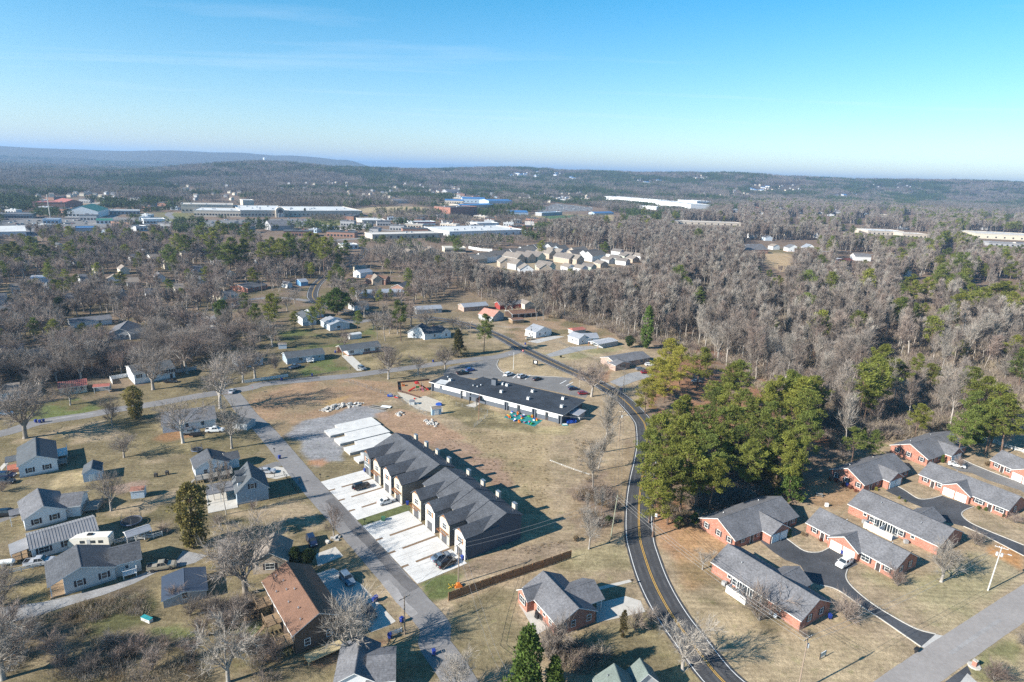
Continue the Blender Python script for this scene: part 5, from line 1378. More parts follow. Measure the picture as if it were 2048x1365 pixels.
house('long low white house with pale roof behind the dark cedar on the left',[dict(e=(('M1',560,430),('M1',905,392),('M1',515,400)),ze=2.8,rise=1.4,ridge='x',wall=WHITE,roof=RGREY,wins='F.3w F.7w L.5w')])
house('dark grey house cut off by the left edge near the leaning lamp pole',[dict(e=(('M1',-60,330),('M1',148,322),('M1',-60,262)),ze=2.8,rise=1.2,ridge='x',wall=GREYSIDE,roof=RSLATE,wins='F.6w')])
house('bright blue metal-roofed shed at the left edge',[dict(e=(('M1',-40,660),('M1',92,655),('M1',-40,600)),ze=3.0,rise=1.0,ridge='x',wall=BLUEGREY,roof=RBRIGHTBLUE)],'shed','shed')
house('pale shed with cream roof behind dark bare trees on the left',[dict(e=(('M1',255,690),('M1',440,660),('M1',240,640)),ze=2.6,rise=1.3,ridge='x',wall=GREYSIDE,roof=RTAN)],'shed','shed')
house('grey roofed house corner above a tan field, left edge of the wood',[dict(e=(('M1',-50,245),('M1',30,240),('M1',-50,190)),ze=2.8,rise=1.5,ridge='x',wall=WHITE,roof=RGREY)])
house('pale metal-roofed hall at the top of the small tan field',[dict(e=(('M1',235,70),('M1',380,66),12),ze=3.2,rise=1.2,ridge='x',wall=PALEBLUE,roof=RMETAL)])
# row along the street behind the school
r,bs = house('blue-grey ranch house with white steps and a green front lawn',[dict(e=(('M2',492,714),('M2',806,674),8.5),ze=2.9,rise=1.8,ridge='x',wall=BLUEGREY,roof=RSLATE,foot=GREYSIDE,wins='F.36b F.57D F.7k F.86k')])
deck(r,bs[0],bs[0].W*.5,bs[0].W*.66,-1.8,bs[0].y0 - .02,0.8,WTRIM,3)
r,bs = house('white and red brick ranch house with a carport at the head of its concrete drive',[dict(e=(('M2',938,654),('M2',1256,613),8.5),ze=2.8,rise=1.7,ridge='x',wall=WHITE,roof=RSLATE,foot=BRICK,inset=(0,0,2.8,0),wins='F.1s F.4D F.58v F.9s')])
B = bs[0];posts(r,B,[(0.5,0.5),(0.5,B.D - .5)],0,2.7,WTRIM);part_box(r,B,'carport_wall',0.3,B.x0,B.D - 1.2,B.D - 0.9,0,2.6,BRICK);part_box(r,B,'brick_skirt',B.W*.52,B.x1,B.y0 - .06,B.y0 - .008,0,0.95,BRICK)
r,bs = house('tall pale blue house with slate lower storey, next to the low light blue house',[
 dict(e=(('M2',618,390),('M2',738,378),('M2',565,352)),ze=4.4,rise=1.6,ridge='y',wall=WHITE,roof=RSLATE,wins='F.5s@3.2 F.5D',foot=None),
 dict(e=(('M2',690,352),('M2',800,338),9),ze=3.0,rise=1.8,ridge='x',wall=PALEBLUE,roof=RSLATE,wins='F.7w')])
part_box(r,bs[0],'lower_cladding',bs[0].x0 - .03,bs[0].x1 + .03,bs[0].y0 - .04,bs[0].y0 - 0.006,0,1.9,BLUEGREY)
house('light blue gabled house with pale metal roof above the barrel-roofed shed',[
 dict(e=(('M2',838,448),('M2',1006,428),('M2',806,400)),ze=3.2,rise=1.8,ridge='y',wall=PALEBLUE,roof=RMETAL,foot=GREYSIDE,wins='F.45b L.5w'),
 dict(e=(('M2',812,420),('M2',905,405),6),ze=3.0,rise=1.4,ridge='y',wall=PALEBLUE,roof=RMETAL)])
def barrel_shed():
 p0,p1 = q('M2',1002,562),q('M2',1097,549)
 xd = (p1 - p0).normalized()
 root = thing('barrel_shed','white shed with a rounded roof on the lawn','shed',p0,math.atan2(xd.y,xd.x))
 L = (p1 - p0).length;w = 3.2
 sec = [(0,0),(w,0),(w,1.9)] + [(w/2 + w/2*math.cos(math.pi*i/8),1.9 + 0.9*math.sin(math.pi*i/8)) for i in range(1,8)] + [(0,1.9)]
 mb = MB();mb.extrude(sec,0,L,'x');mb.put('wall',WHITE,root)
 sec = [(w/2 + (w/2 + .15)*math.cos(math.pi*i/8),1.92 + 1.0*math.sin(math.pi*i/8)) for i in range(9)]
 inn = [(w/2 + (w/2 + .05)*math.cos(math.pi*i/8),1.9 + 0.92*math.sin(math.pi*i/8)) for i in range(8,-1,-1)]
 mb = MB();mb.extrude(sec + inn,-.15,L + .15,'x');mb.put('roof',RWHITE,root)
 mb = MB();mb.box(-.03,0,.8,2.4,0,1.9);mb.put('door',GREYSIDE,root)
 KEEP_OFF.append([tuple(p0[:2]),tuple(p1[:2]),tuple((p1 + Vector((-xd.y,xd.x,0))*w)[:2]),tuple((p0 + Vector((-xd.y,xd.x,0))*w)[:2])])
barrel_shed()
house('little grey garden shed behind the blue-grey ranch house',[dict(e=(('M2',425,602),('M2',497,598),('M2',412,588)),ze=2.2,rise=0.6,ridge='x',wall=PALEBLUE,roof=RTAN,oh=.15)],'shed','shed')
house('blue-grey house behind a round bare bush and a white fence',[dict(e=(('M2',118,745),('M2',312,712),('M2',100,690)),ze=2.8,rise=1.5,ridge='x',wall=PALEBLUE,roof=RSLATE,wins='F.5b F.8w')])
r,bs = house('white cape house with two dark gables beside a leaning pine',[
 dict(e=(('M2',1460,500),('M2',1640,512),8),ze=3.0,rise=3.4,ridge='y',wall=WHITE,roof=RDARK,wins='F.3w F.7w'),
 dict(e=(('M2',1600,520),('M2',1770,500),8),ze=3.0,rise=2.8,ridge='x',wall=WHITE,roof=RDARK,wins='F.5w'),
 dict(e=(('M2',1735,510),('M2',1822,500),9),ze=2.9,rise=2.2,ridge='y',wall=WHITE,roof=RDARK,wins='F.5w')])
chimney(r,bs[1],bs[1].W*.6,bs[1].D*.5,6.6,BRICK)
r,bs = house('red brick ranch house with dark roof and a wide chimney beside a lamp pole',[dict(e=(('M2',180,150),('M2',345,118),('M2',92,118)),ze=2.8,rise=1.6,ridge='x',wall=BRICK,roof=RDARK,wins='F.3w F.6w F.85w L.5w',hip=0)])
chimney(r,bs[0],bs[0].W*.95,bs[0].D*.5,5.2,TAN,1.4)
house('white house with grey roof and cars in its drive, beside the brick ranch house',[dict(e=(('M2',-30,218),('M2',110,195),('M2',-110,190)),ze=2.8,rise=1.8,ridge='x',wall=CREAM,roof=RSLATE,wins='F.4w F.7w L.5w')])
house('tiny white house beside the far bend of the main road',[dict(e=(('M2',500,118),('M2',545,110),('M2',472,105)),ze=2.8,rise=1.6,ridge='y',wall=WHITE,roof=RGREY)])
house('small bright blue house beside the far bend of the main road',[dict(e=(('M2',606,100),('M2',672,94),('M2',592,82)),ze=3.0,rise=1.6,ridge='x',wall=mat('bright_blue_siding',(0.16,0.34,0.55),0.6,0.05,1.2,tex='siding'),roof=RMETAL)])
house('brick house with brown roof above the flat grey workshop',[dict(e=(('M2',1120,70),('M2',1290,80),('M2',1085,45)),ze=4.0,rise=2.0,ridge='x',wall=BRICK2,roof=RBROWN,wins='F.5w F.8w')])
house('gabled brick house at the edge of the wood, behind the grey workshop',[dict(e=(('M2',1330,140),('M2',1440,150),14),ze=4.5,rise=2.5,ridge='y',wall=BRICK2,roof=RGREY)])
house('long flat grey workshop under bare trees near the road bend',[dict(e=(('M2',1060,195),('M2',1440,178),14),ze=3.2,rise=1.0,ridge='x',wall=GREYSIDE,roof=RMETAL)],'workshop','workshop')
house('white house with pale roof in the shade beside the road bend',[dict(e=(('M2',1040,290),('M2',1160,275),9),ze=3.2,rise=1.4,ridge='x',wall=WHITE,roof=RSLATE)])
house('white house with a pale blue roof above the brick house at the bend',[dict(e=(('M2',1085,28),('M2',1190,14),9),ze=4,rise=2,ridge='x',wall=WHITE,roof=RMETAL)])
house('low grey-roofed house in front of the tall bare wood',[dict(e=(('M2',1535,322),('M2',1748,310),8),ze=2.8,rise=1.5,ridge='x',wall=GREYSIDE,roof=RMETAL,wins='F.6w F.8w')])
house('long white-walled house with a pale metal roof at the wood edge',[dict(e=(('M3',110,222),('M3',312,205),('M3',60,200)),ze=2.9,rise=1.6,ridge='x',wall=PINKBRICK,roof=RMETAL,wins='F.6w F.8w L.5w')])
r,bs = house('house with a salmon pink roof slope beside bare trees',[dict(e=(('M3',345,300),('M3',440,275),('M3',292,258)),ze=3.0,rise=3.0,ridge='y',wall=GREYSIDE,roof=mat('salmon_shingles',(0.42,0.22,0.17),0.9,0.12,0.5,fine=0.15))])
r,bs = house('dark brown low house with open porch under big bare trees',[dict(e=(('M3',500,278),('M3',705,262),('M3',488,245)),ze=2.7,rise=1.2,ridge='x',wall=mat('dark_timber',(0.08,0.05,0.035),0.8,0.15,1),roof=RBROWN,inset=(1.5,0,0,0),wins='F.3w F.6w F.8w')])
posts(r,bs[0],[(bs[0].W*k/4 + .1,.3) for k in range(5)],0,2.6,WTRIM,.18)
house('low brown open shelter below the dark brown house',[dict(e=(('M3',500,325),('M3',600,318),6),ze=2.2,rise=.5,ridge='x',wall=WOODM,roof=RBROWN)],'shelter','shelter')
house('house with pale roof and red wall panel hidden behind big bare trees',[
 dict(e=(('M3',400,205),('M3',600,190),8),ze=3.0,rise=1.6,ridge='x',wall=mat('barn_red',(0.30,0.05,0.04),0.8,0.1,1),roof=RGREY),
 dict(e=(('M3',600,200),('M3',680,192),9),ze=3.2,rise=1.8,ridge='y',wall=CREAM,roof=RTAN)])
r,bs = house('white gabled house with front porch, left of the two across the road',[dict(e=(('M3',690,425),('M3',822,400),('M3',598,398)),ze=3.1,rise=2.4,ridge='y',wall=WHITE,roof=RMETAL,wins='F.25w F.6w L.4d L.7w')])
deck(r,bs[0],-1.6,bs[0].x0 - .02,bs[0].D*.3,bs[0].D*.8,.6,WTRIM,3);deck(r,bs[0],bs[0].x1 + .02,bs[0].x1 + 1.8,bs[0].D*.2,bs[0].D*.6,.6,WTRIM,3)
r,bs = house('white L-shaped house with pale roof, right of the two across the road',[
 dict(e=(('M3',1035,478),('M3',1118,462),('M3',946,448)),ze=3.1,rise=1.9,ridge='y',wall=WHITE,roof=RMETAL,wins='F.4w L.4w L.75w'),
 dict(e=(('M3',1060,470),('M3',1200,465),8),ze=3.0,rise=1.7,ridge='x',wall=WHITE,roof=RMETAL,wins='F.6w')])
r,bs = house('open-fronted carport with a white metal roof beside the white L-shaped house',[dict(e=(('M3',1190,520),('M3',1352,490),('M3',1125,490)),ze=2.5,rise=0.5,ridge='x',wall=GREYSIDE,roof=RMETAL,seams=.8,inset=(0,0,3.5,0),oh=.2)],'carport','carport')
posts(r,bs[0],[(0.3,.3),(.3,bs[0].D - .3)],0,2.4,CEDAR,.2)
house('round-roofed shed with rusty red roof behind the white L-shaped house',[dict(e=(('M3',985,410),('M3',1097,398),5),ze=2.3,rise=1.0,ridge='x',wall=GREYSIDE,roof=RRED,hip=1.2)],'shed','shed')
r,bs = house('pale brick ranch house with grey roof next to the golden pine',[
 dict(e=(('M3',1330,672),('M3',1612,622),('M3',1215,620)),ze=2.8,rise=1.6,ridge='x',wall=PINKBRICK,roof=RGREY,wins='F.3w F.75b F.9w L.5w'),
 dict(e=(('M3',1330,690),('M3',1455,668),5),ze=2.7,rise=1.3,ridge='y',wall=PINKBRICK,roof=RGREY,wins='F.5v')])
# bottom edge
r,bs = house('red brick house with hipped grey gables and concrete patio, below the wooden fence',[
 dict(e=(('B3',880,712),('B3',1216,584),('B3',640,372)),ze=2.75,rise=2.4,ridge='y',wall=BRICK,roof=RGREY,wins='F.12b@1.9 F.40w F.82w L.2b L.45w L.62k L.80w')])
B = bs[0]
inv = (Matrix.Translation(r.location) @ Matrix.Rotation(r.rotation_euler.z,4,'Z')).inverted()
M_ = B.M
def side_wing(root,B,y0f,w,out,side,ze,rise,wall,roof,wins='',back=3.0,open_=False):
 x = -out if side == 'L' else B.W + out
 if side == 'L':a,b_ = B.M @ Vector((x,B.D*y0f + w,0)),B.M @ Vector((x,B.D*y0f,0))
 else:a,b_ = B.M @ Vector((x,B.D*y0f,0)),B.M @ Vector((x,B.D*y0f + w,0))
 inv = (Matrix.Translation(root.location) @ Matrix.Rotation(root.rotation_euler.z,4,'Z')).inverted()
 return body(inv,root,(a,b_,out + back),ze,rise,'y',wall,roof,0.3,0,wins,inset=(2.6,0,0,0) if open_ else (0,0,0,0))
side_wing(r,B,0.66,4.2,1.6,'L',2.75,1.6,BRICK,RGREY,'F.5v',3.6)
w_ = side_wing(r,B,0.18,7.6,3.4,'R',2.75,2.0,BRICK,RGREY,'',4.5,True)
posts(r,w_,[(.5,.5),(w_.W - .5,.5)],0,2.7,WTRIM)
sheet('patio',[(565,535),(600,530),(690,520),(840,700),(720,775)],0.03,OCONC_L,None,'B3')
house('pale grey gabled roof cut off by the bottom edge, left of centre',[
 dict(e=(('B2',880,1270),('B2',1240,1250),9),ze=3.0,rise=2.0,ridge='y',wall=WHITE,roof=RGREY),
 dict(e=(('B2',1150,1262),('B2',1400,1238),8),ze=3.0,rise=1.8,ridge='x',wall=WHITE,roof=RGREY)])
r,bs = house('house with moss-grey twin-gabled roof cut off by the bottom edge beside the main road',[
 dict(e=(('B3',1210,1290),('B3',1560,1270),('B3',1190,1130)),ze=3.0,rise=2.8,ridge='y',wall=GREYSIDE,roof=mat('mossy_shingles',(0.16,0.19,0.17),0.9,0.2,0.5,0.3,12,tex='shingle',fine=0.2)),
 dict(e=(('B3',1500,1215),('B3',1730,1180),('B3',1450,1075)),ze=3.0,rise=2.4,ridge='y',wall=GREYSIDE,roof=MATS['mossy_shingles'])])
vent_pipe(r,bs[0],bs[0].W*.3,bs[0].D*.6,4.6)
# sheds and little structures
house('pale blue-white shed with a rusty patched roof on the worn lawn',[dict(e=(('N1',1262,800),('N1',1405,785),2.6),ze=2.2,rise=0.7,ridge='x',wall=PALEBLUE,roof=mat('rusty_roof',(0.30,0.15,0.11),0.8,0.3,1.5,fine=0.2),oh=0.15,wins='L.5c')],'shed','shed')
r,bs = house('open lean-to with a pale metal roof inside white railings',[dict(e=(('N1',1235,1250),('N1',1482,1168),3.2),ze=2.1,rise=0.7,ridge='x',wall=GREYSIDE,roof=RMETAL,oh=0.15,inset=(1.5,0,0,0))],'lean_to','lean-to')
posts(r,bs[0],[(bs[0].W*k/3 + .1 - .2*(k == 3),.2) for k in range(4)],0,2.1,WTRIM,.12)
house('pale blue play-yard shed with tan roof near the rubble heap',[dict(e=(('M2',1660,1122),('M2',1742,1112),('M2',1630,1112)),ze=2.4,rise=0.8,ridge='x',wall=mat('sky_blue_siding',(0.36,0.50,0.62),0.6,0.06,1.2,tex='siding'),roof=RTAN,oh=.15,wins='F.5c')],'shed','shed')
# ================================================================== vehicles
TD = math.degrees(math.atan2(tb.y,tb.x))
car('jeep','black','black boxy off-road car on the second terrace drive',q('N3',465,597),TD)
car('sedan','white','white sedan on the terrace drive beside the lawn strip',q('N3',655,707),TD)
car('sedan','bluegrey','blue-grey sedan next to the black SUV on the last terrace drive',q('N3',1068,1132),TD)
car('suv','black','black SUV on the last terrace drive by the dark end wall',q('N3',1112,1180),TD + 4)
car('suv','navy','dark blue SUV parked on the grass by the small bare tree',q('N2',1645,1175),-60)
car('suv','white','white SUV with black sunroof in front of the duplex garage doors',q('B4',860,768),215)
car('pickup','black','black pickup parked at the near side of the school car park',q('T1',485,165),30)
car('hatch','blue','small blue car beside the black pickup at the school',q('T1',572,128),32)
car('suv','white','white SUV, first in the row facing the grass island at the school',q('T1',1008,180),50)
car('suv','silver','silver SUV, middle of the row at the school grass island',q('T1',1162,205),48)
car('sedan','black','black sedan, last of the row at the school grass island',q('T1',1330,230),46)
car('hatch','navy','dark blue hatchback in the school corner bay',q('T1',1740,342),20)
car('hatch','red','dark red car under the bare tree at the school corner',q('T1',1855,395),16)
car('pickup','white','white pickup along the front of the long low white house',q('M1',1728,1302),12)
car('pickup','grey','dark pickup beside the white pickup at the long low white house',q('M1',1530,1318),15)
car('hatch','bluegrey','grey car in the yard at the left edge, behind the big tree',q('M1',55,1165),12)
car('sedan','white','white car in the drive of the brick ranch house',q('M1',1925,240),15)
car('suv','navy','dark car beside the white car in front of the house with grey roof',q('M1',1855,252),15)
car('sedan','navy','dark blue sedan on the upper street',q('M2',185,302),18)
car('suv','navy','dark SUV at the left edge by the white house, upper of two',q('N1',60,660),8)
car('sedan','black','black car at the left edge by the white house, lower of two',q('N1',50,715),8)
car('suv','black','black SUV beside the porch of the white house with the rear wing',q('N1',75,1030),14)
car('pickup','silver','silver pickup loaded with clutter behind the white yard fence',q('B1',330,285),17)
car('sedan','red','dark red car in the gravel drive by the golden pine',q('M3',1570,752),15)
car('sedan','grey','grey car in the gravel drive of the pale brick ranch house',q('M3',1530,725),14)
car('hatch','white','white car at the house end of the gravel drive by the golden pine',q('M3',1600,690),10)
car('suv','black','black SUV on the far stretch of the main road bend',q('M2',868,50),-40)
car('pickup','red','red truck under the golden pine',q('P',175,425),20)
car('sedan','grey','grey car shaded beneath the golden pine',q('P',385,360),10)
car('sedan','black','dark car in front of the nearest subdivision house',q('SD',705,428),20)
for k,(kd,cl,z,x,y,hd,lb) in enumerate((('sedan','silver','M2',60,985,95,'silver sedan at the corner where the terrace street begins'),('suv','grey','M2',1100,800,-45,'grey SUV at the foot of the concrete drive'),('pickup','bluegrey','M2',560,790,60,'blue-grey pickup in the shaded drive of the ranch house'),('sedan','tan','M3',640,480,15,'tan car beside the left white house'),('suv','white','M3',1165,520,12,'white SUV under the edge of the white-roofed carport'),
 ('sedan','black','M1',1370,905,10,'black sedan by the two-storey white house'),('hatch','white','M1',1600,370,20,'white hatchback on the upper lane'),('suv','red','M2',850,430,60,'red SUV behind the light blue gabled house'),('sedan','white','T4',1330,455,-30,'white sedan in the farthest court'),('sedan','silver','N2',1250,555,10,'silver sedan on the drive by the slate blue house'),('suv','bluegrey','B2',1000,420,-50,'blue-grey SUV in the shade of the brown apartment house'),('hatch','black','B2',1180,690,-50,'black hatchback lower down the apartment drive'),('pickup','tan','B1',1330,320,20,'tan pickup on the gravel drive by the low shed'))):
 car(kd,cl,lb,q(z,x,y),hd)
def trailer():
 p = q('N1',690,1340,0);p1 = q('B1',925,130)
 d = Vector((p1.x - p.x,p1.y - p.y));rz = math.atan2(d.y,d.x);L = 8.6
 root = thing('camper_trailer','white camper trailer with rounded nose between two houses','camper',((p.x + p1.x)/2,(p.y + p1.y)/2,0),rz)
 mb = MB();sec = [(-L/2 + .5,.55),(L/2,.55),(L/2,2.85),(L/2 - .2,3.0),(-L/2 + 1.4,3.0),(-L/2 + .5,2.6),(-L/2 + .05,1.8),(-L/2,1.0)]
 mb.extrude(sec,-1.2,1.2,'y');mb.put('body',mat('cream_fibreglass',(0.74,0.70,0.62),0.4,.04,1),root)
 for x in (-1.2,1.0,2.6):put('window',box_mesh('camper_window',-.5,.5,-.03,.0,-.35,.35,GLASS),root,(x,-1.2,1.9))
 put('door',box_mesh('camper_door',-.35,.35,-.03,0,0,1.8,GREYSIDE),root,(2.0 - 1.9,-1.2,.7))
 BX((-.5,.5,-.4,.4,3.0,3.25),'roof_unit',BLACKM,root)
 w = car_meshes('sedan')['tyre']
 for x in (-.2,.7):
  for y in (-1.1,1.1):put('wheel',w,root,(x,y,.33))
 mb = MB();mb.tube((-L/2 + .1,0,.55),(-L/2 - 1.3,0,.5),.06,.05,6);mb.put('tow_bar',BLACKM,root)
trailer()
def tank():
 p = q('B1',62,295)
 root = thing('gas_tank','white propane tank at the left edge by the silver pickup','gas tank',p,.3)
 mb = MB();mb.lathe([(0.05,-1.5),(.4,-1.4),(.55,-1.1),(.55,1.1),(.4,1.4),(.05,1.5)],12);o = mb.put('tank',WTRIM,root,(0,0,1.0));o.rotation_euler = (0,math.pi/2,0)
 for x in (-.8,.8):put('foot',box_mesh('tank_foot',-.1,.1,-.4,.4,0,.6,GREYSIDE),root,(x,0,0))
tank()
def utility_trailer():
 p = q('N2',620,232)
 root = thing('utility_trailer','low dark trailer on the lawn beside the white pickup','trailer',p,.25)
 BX((-1.6,1.6,-.9,.9,.5,.6),'bed',BLACKM,root)
 for y in (-.9,.86):put('side',box_mesh('trailer_side',-1.6,1.6,0,.04,.6,.95,BLACKM),root,(0,y,0))
 for y in (-1.0,1.0):put('wheel',car_meshes('sedan')['tyre'],root,(-.2,y,.33))
 mb = MB();mb.tube((1.6,0,.5),(2.7,0,.45),.05,.05,6);mb.put('tow_bar',BLACKM,root)
utility_trailer()
# ================================================================== bins, poles, signs, mailboxes
for z,x,y,l in (('N3',493,470,'blue wheeled bin at the far end of the townhouse row'),('N3',815,722,'blue wheeled bin by the lawn strip between the two townhouse blocks'),('N3',1232,1135,'blue wheeled bin at the near corner of the townhouse row'),
    ('N2',1360,432,'blue wheeled bin on the verge across from the gravel lot'),('B2',1220,592,'blue wheeled bin, one of two on the apartment drive kerb'),('B2',1240,578,'blue wheeled bin standing half behind another on the apartment drive kerb'),('B2',1447,755,'blue wheeled bin beside the utility pole at the apartment drive'),
    ('B2',1348,890,'blue wheeled bin by the short white fence'),('B2',1710,1022,'blue wheeled bin on the street verge near the bottom edge'),('T5',95,690,'blue wheeled bin at the gable end of the nearest duplex'),('T5',225,48,'blue wheeled bin between the white garage doors'),
    ('T4',690,655,'blue wheeled bin by the blue-shaded garage doors'),('M2',455,888,'blue wheeled bin in front of the white picket fence'),('M2',700,855,'blue wheeled bin at the corner of the green lawn'),('M2',1672,742,'blue wheeled bin on the far verge of the cross street'),('M3',605,522,'blue wheeled bin by the drive of the left white house'),
    ('M3',1375,888,'blue wheeled bin at the foot of the pole by the road curve'),('N1',350,125,'blue wheeled bin, left of three on the cross street verge'),('N1',390,128,'blue wheeled bin, middle of three on the cross street verge'),('N1',425,122,'blue wheeled bin, right of three on the cross street verge'),('M1',1455,375,'blue wheeled bin at the upper lane'),('T4',258,650,'blue wheeled bin among the red-brown bushes'),('M2',887,668,'blue wheeled bin at the brick carport')):
 wheelie_bin(q(z,x,y),l,R.uniform(0,6))
def mailbox(p,label,brick=False,rz=0):
 root = thing('mailbox',label,'mailbox',p,rz)
 if brick:
  BX((-.35,.35,-.35,.35,0,1.25),'pillar',BRICK,root)
  BX((-.4,.4,-.4,.4,1.25,1.33),'cap',OCONC_L,root);BX((-.15,.15,-.38,-.35,.85,1.1),'door',BLACKM,root)
  mb = MB();mb.lathe([(1.1,0),(1.1,.15),(1.0,.2)],10);mb.put('stone_ring',OCONC_L,root)
 else:
  BX((-.05,.05,-.05,.05,0,1.0),'post',BLACKM,root)
  mb = MB();mb.extrude([(-.13,1.0),(.13,1.0),(.13,1.15),(.09,1.24),(0,1.28),(-.09,1.24),(-.13,1.15)],-.28,.28,'x');mb.put('box',BLACKM,root)
mailbox(q('T5',1548,1170),'red brick mailbox pillar with a stone ring by the side street',True,.6)
mailbox(q('N2',1720,600),'black twin mailbox at the far end of the terrace drives');mailbox(q('N3',490,860),'black mailbox at the lawn strip between the terrace drives');mailbox(q('N2',1538,640),'black mailbox across from the far terrace drive');mailbox(q('N2',1315,370),'black mailbox on the verge by the driveway ditch')
mailbox(q('M2',1008,805),'black mailbox at the foot of the concrete drive');mailbox(q('B3',1490,365),'mailbox at the road end of the brick house path')
root = thing('mail_kiosk','dark mailbox cluster at the mouth of the duplex court','mailbox',q('T5',965,1025),.6)
mb = MB();mb.box(-.55,.55,-.1,.1,0,.5);mb.put('stand',BLACKM,root)
for k in range(4):put('box',box_mesh('kiosk_box',-.14,.14,-.3,.3,.5,.85,BLACKM),root,(-.45 + .3*k,0,0))
def board_sign(p,label,w,h,z,rz,m,panel,marks=None,legs=2,mcol=None):
 root = thing('sign',label,'sign',p,rz)
 for x in ((-w/2,w/2) if legs == 2 else (0,)):put('post',box_mesh('sign_post',-.06,.06,-.06,.06,0,z + h,m),root,(x,0,0))
 b_ = BX((-w/2,w/2,-.04,.04,z,z + h),'board',panel,root)
 for (x0,x1,z0,z1) in marks or ():BX((x0,x1,-.052,-.041,z0,z1),'lettering',mcol or BLACKM,b_)
 return root
board_sign(q('T5',25,1085),'white sign board with dark border on the duplex lawn',1.7,1.0,.35,.55,BLACKM,WTRIM,[(-.6,.2,.95,1.1),(-.6,.5,.65,.78),(.3,.65,.9,1.2)],2,mat('sign_green',(0.05,.12,.06)))
root = board_sign(q('T1',1312,66),'black framed school sign with a pale square panel on the grass island',2.4,2.0,.6,-.5,BLACKM,BLACKM,[(-.55,.55,1.1,2.2)],2,WTRIM)
board_sign(q('N4',1518,858),'small white yard sign under the roadside pines',.7,.9,.3,-.2,STEEL,WTRIM,[(-.25,.25,.7,.85),(-.25,.25,.5,.58)],2,mat('sign_blue',(.05,.15,.35)))
board_sign(q('M3',583,605),'red and white street sign at the school junction',.75,.75,1.9,-.3,STEEL,mat('sign_red',(.5,.02,.02),.5,.05,2),[(-.25,.25,2.2,2.35)],1,WTRIM)
def stop_sign():
 root = thing('stop_sign','red octagonal stop sign seen edge on at the street corner','stop sign',q('M2',222,992),2.1)
 mb = MB();mb.tube((0,0,0),(0,0,2.9),.04,.04,6,cap=True);mb.put('post',STEEL,root)
 mb = MB();pts = [(.38*math.cos(math.pi/8 + math.pi*i/4),2.5 + .38*math.sin(math.pi/8 + math.pi*i/4)) for i in range(8)]
 mb.extrude(pts,-.07,-.04,'y');mb.put('plate',MATS['sign_red'],root)
stop_sign()
# poles
pA = q('N3',1200,1318);pB = q('B2',1472,858);pC = q('B4',1596,897);pD = q('N4',1083,1032);pE = q('T1',668,690)
pole(pA,9.6,'tall grey utility pole by the corner of the terrace, orange fencing at its foot',arm_rz=.9,lean=(.3,.2),transformer=0)
pole(pB,8.4,'short dark utility pole beside the apartment drive',arms=1,arm_rz=.8)
pole(pC,11.0,'leaning grey pole with transformers on the right lawn by the side street',arms=1,transformer=2,lean=(.4,.3),arm_rz=-.6,m=mat('concrete_pole',(.50,.49,.47),.8,.08,2),light=1)
pole(pD,10.5,'slanted pale green utility pole beside the main road',arms=0,lean=(.9,1.0),m=mat('pale_green_pole',(.26,.27,.20),.8,.1,2))
pole(pE,10.0,'thin reddish wooden pole on the lawn before the school',arms=0,m=mat('red_wood_pole',(.25,.12,.085),.8,.15,2),r=.11)
pF = q('M3',1355,1290);pG = q('M3',1390,890);pH = q('M3',645,525);pI = q('M3',508,725);pJ = q('B4',625,1420)
pole(pF,10.5,'utility pole with crossarm and lamp on the verge inside the curve',arms=1,transformer=1,arm_rz=-.2,light=1)
pole(pG,9.5,'wooden utility pole at the gravel drive across from the school',arms=1,arm_rz=.9)
pole(pH,10.0,'wooden utility pole in front of the left white house',arms=1,transformer=1,arm_rz=.9)
pole(pI,8.3,'white lamp post on the grass island of the school',name='lamp_post',arms=0,m=WTRIM,r=.09,light=-1,cat='lamp post')
pole(pJ,11.5,'utility pole rising from the bottom edge with a white transformer',arms=1,transformer=1,arm_rz=.6)
pole(q('N2',995,178),8.2,'pale wooden pole at the corner of the sloping lawn',arms=0,m=OCONC_L,r=.1)
pole(q('M3',162,470),9,'wooden pole beside the shaded stretch of the main road',arms=1)
pole(q('M3',490,440),8,'thin wooden pole on the leafy bank by the road',arms=0,r=.1)
pole(q('M1',158,478),9.5,'leaning lamp pole at the left edge of the neighbourhood',arms=0,lean=(-1.0,.4),light=-1,r=.1,m=OCONC_L)
pole(q('M2',298,190),10,'lamp pole in front of the red brick ranch house',arms=1,light=1)
pole(q('L1',408,820),11,'tall lamp pole rising out of the left wood',arms=1,light=1)
pole(q('L1',295,490),32,'tall pale floodlight mast by the green-roofed hall',name='floodlight_mast',arms=2,r=.7,m=OCONC_L,cat='light mast')
# wires
wires('wires from the terrace pole across the duplex lawns',[tuple(pB + Vector((0,0,8.1))),tuple(pA + Vector((.3,.2,9.2)))],2,1.6,.8)
wires('power lines from the terrace pole past the end wall to the leaning road pole',[tuple(pA + Vector((.3,.2,9.0))),tuple(pD + Vector((.9,1.0,10.0)))],2,1.4,1.0)
wires('power lines sweeping along the main road verge',[tuple(pF + Vector((0,0,10))),tuple(pD + Vector((.9,1,10.2))),tuple(pJ + Vector((0,0,11)))],3,.9,1.2)
wires('wires from the terrace pole down towards the bottom edge',[tuple(pA + Vector((.3,.2,9.0))),tuple(q('B3',330,900) + Vector((0,0,1.5))),tuple(q('B3',420,1300) + Vector((0,0,6)))],2,1.2,.3)
wires('power lines beside the main road across from the school',[tuple(pF + Vector((0,0,10))),tuple(pG + Vector((0,0,9.1))),tuple(pH + Vector((0,0,9.6))),tuple(q('M3',162,470) + Vector((0,0,8.6)))],3,.8,1.0)
wires('twin wires from the school end wall to the verge pole',[tuple(q('T1',1640,640,3.6)),tuple(pF + Vector((0,0,8.5)))],2,.6,.6)
wires('power lines over the right lawn to the duplex pole',[tuple(pJ + Vector((0,0,11))),tuple(pC + Vector((.4,.3,10.6)))],2,.9,1.2)
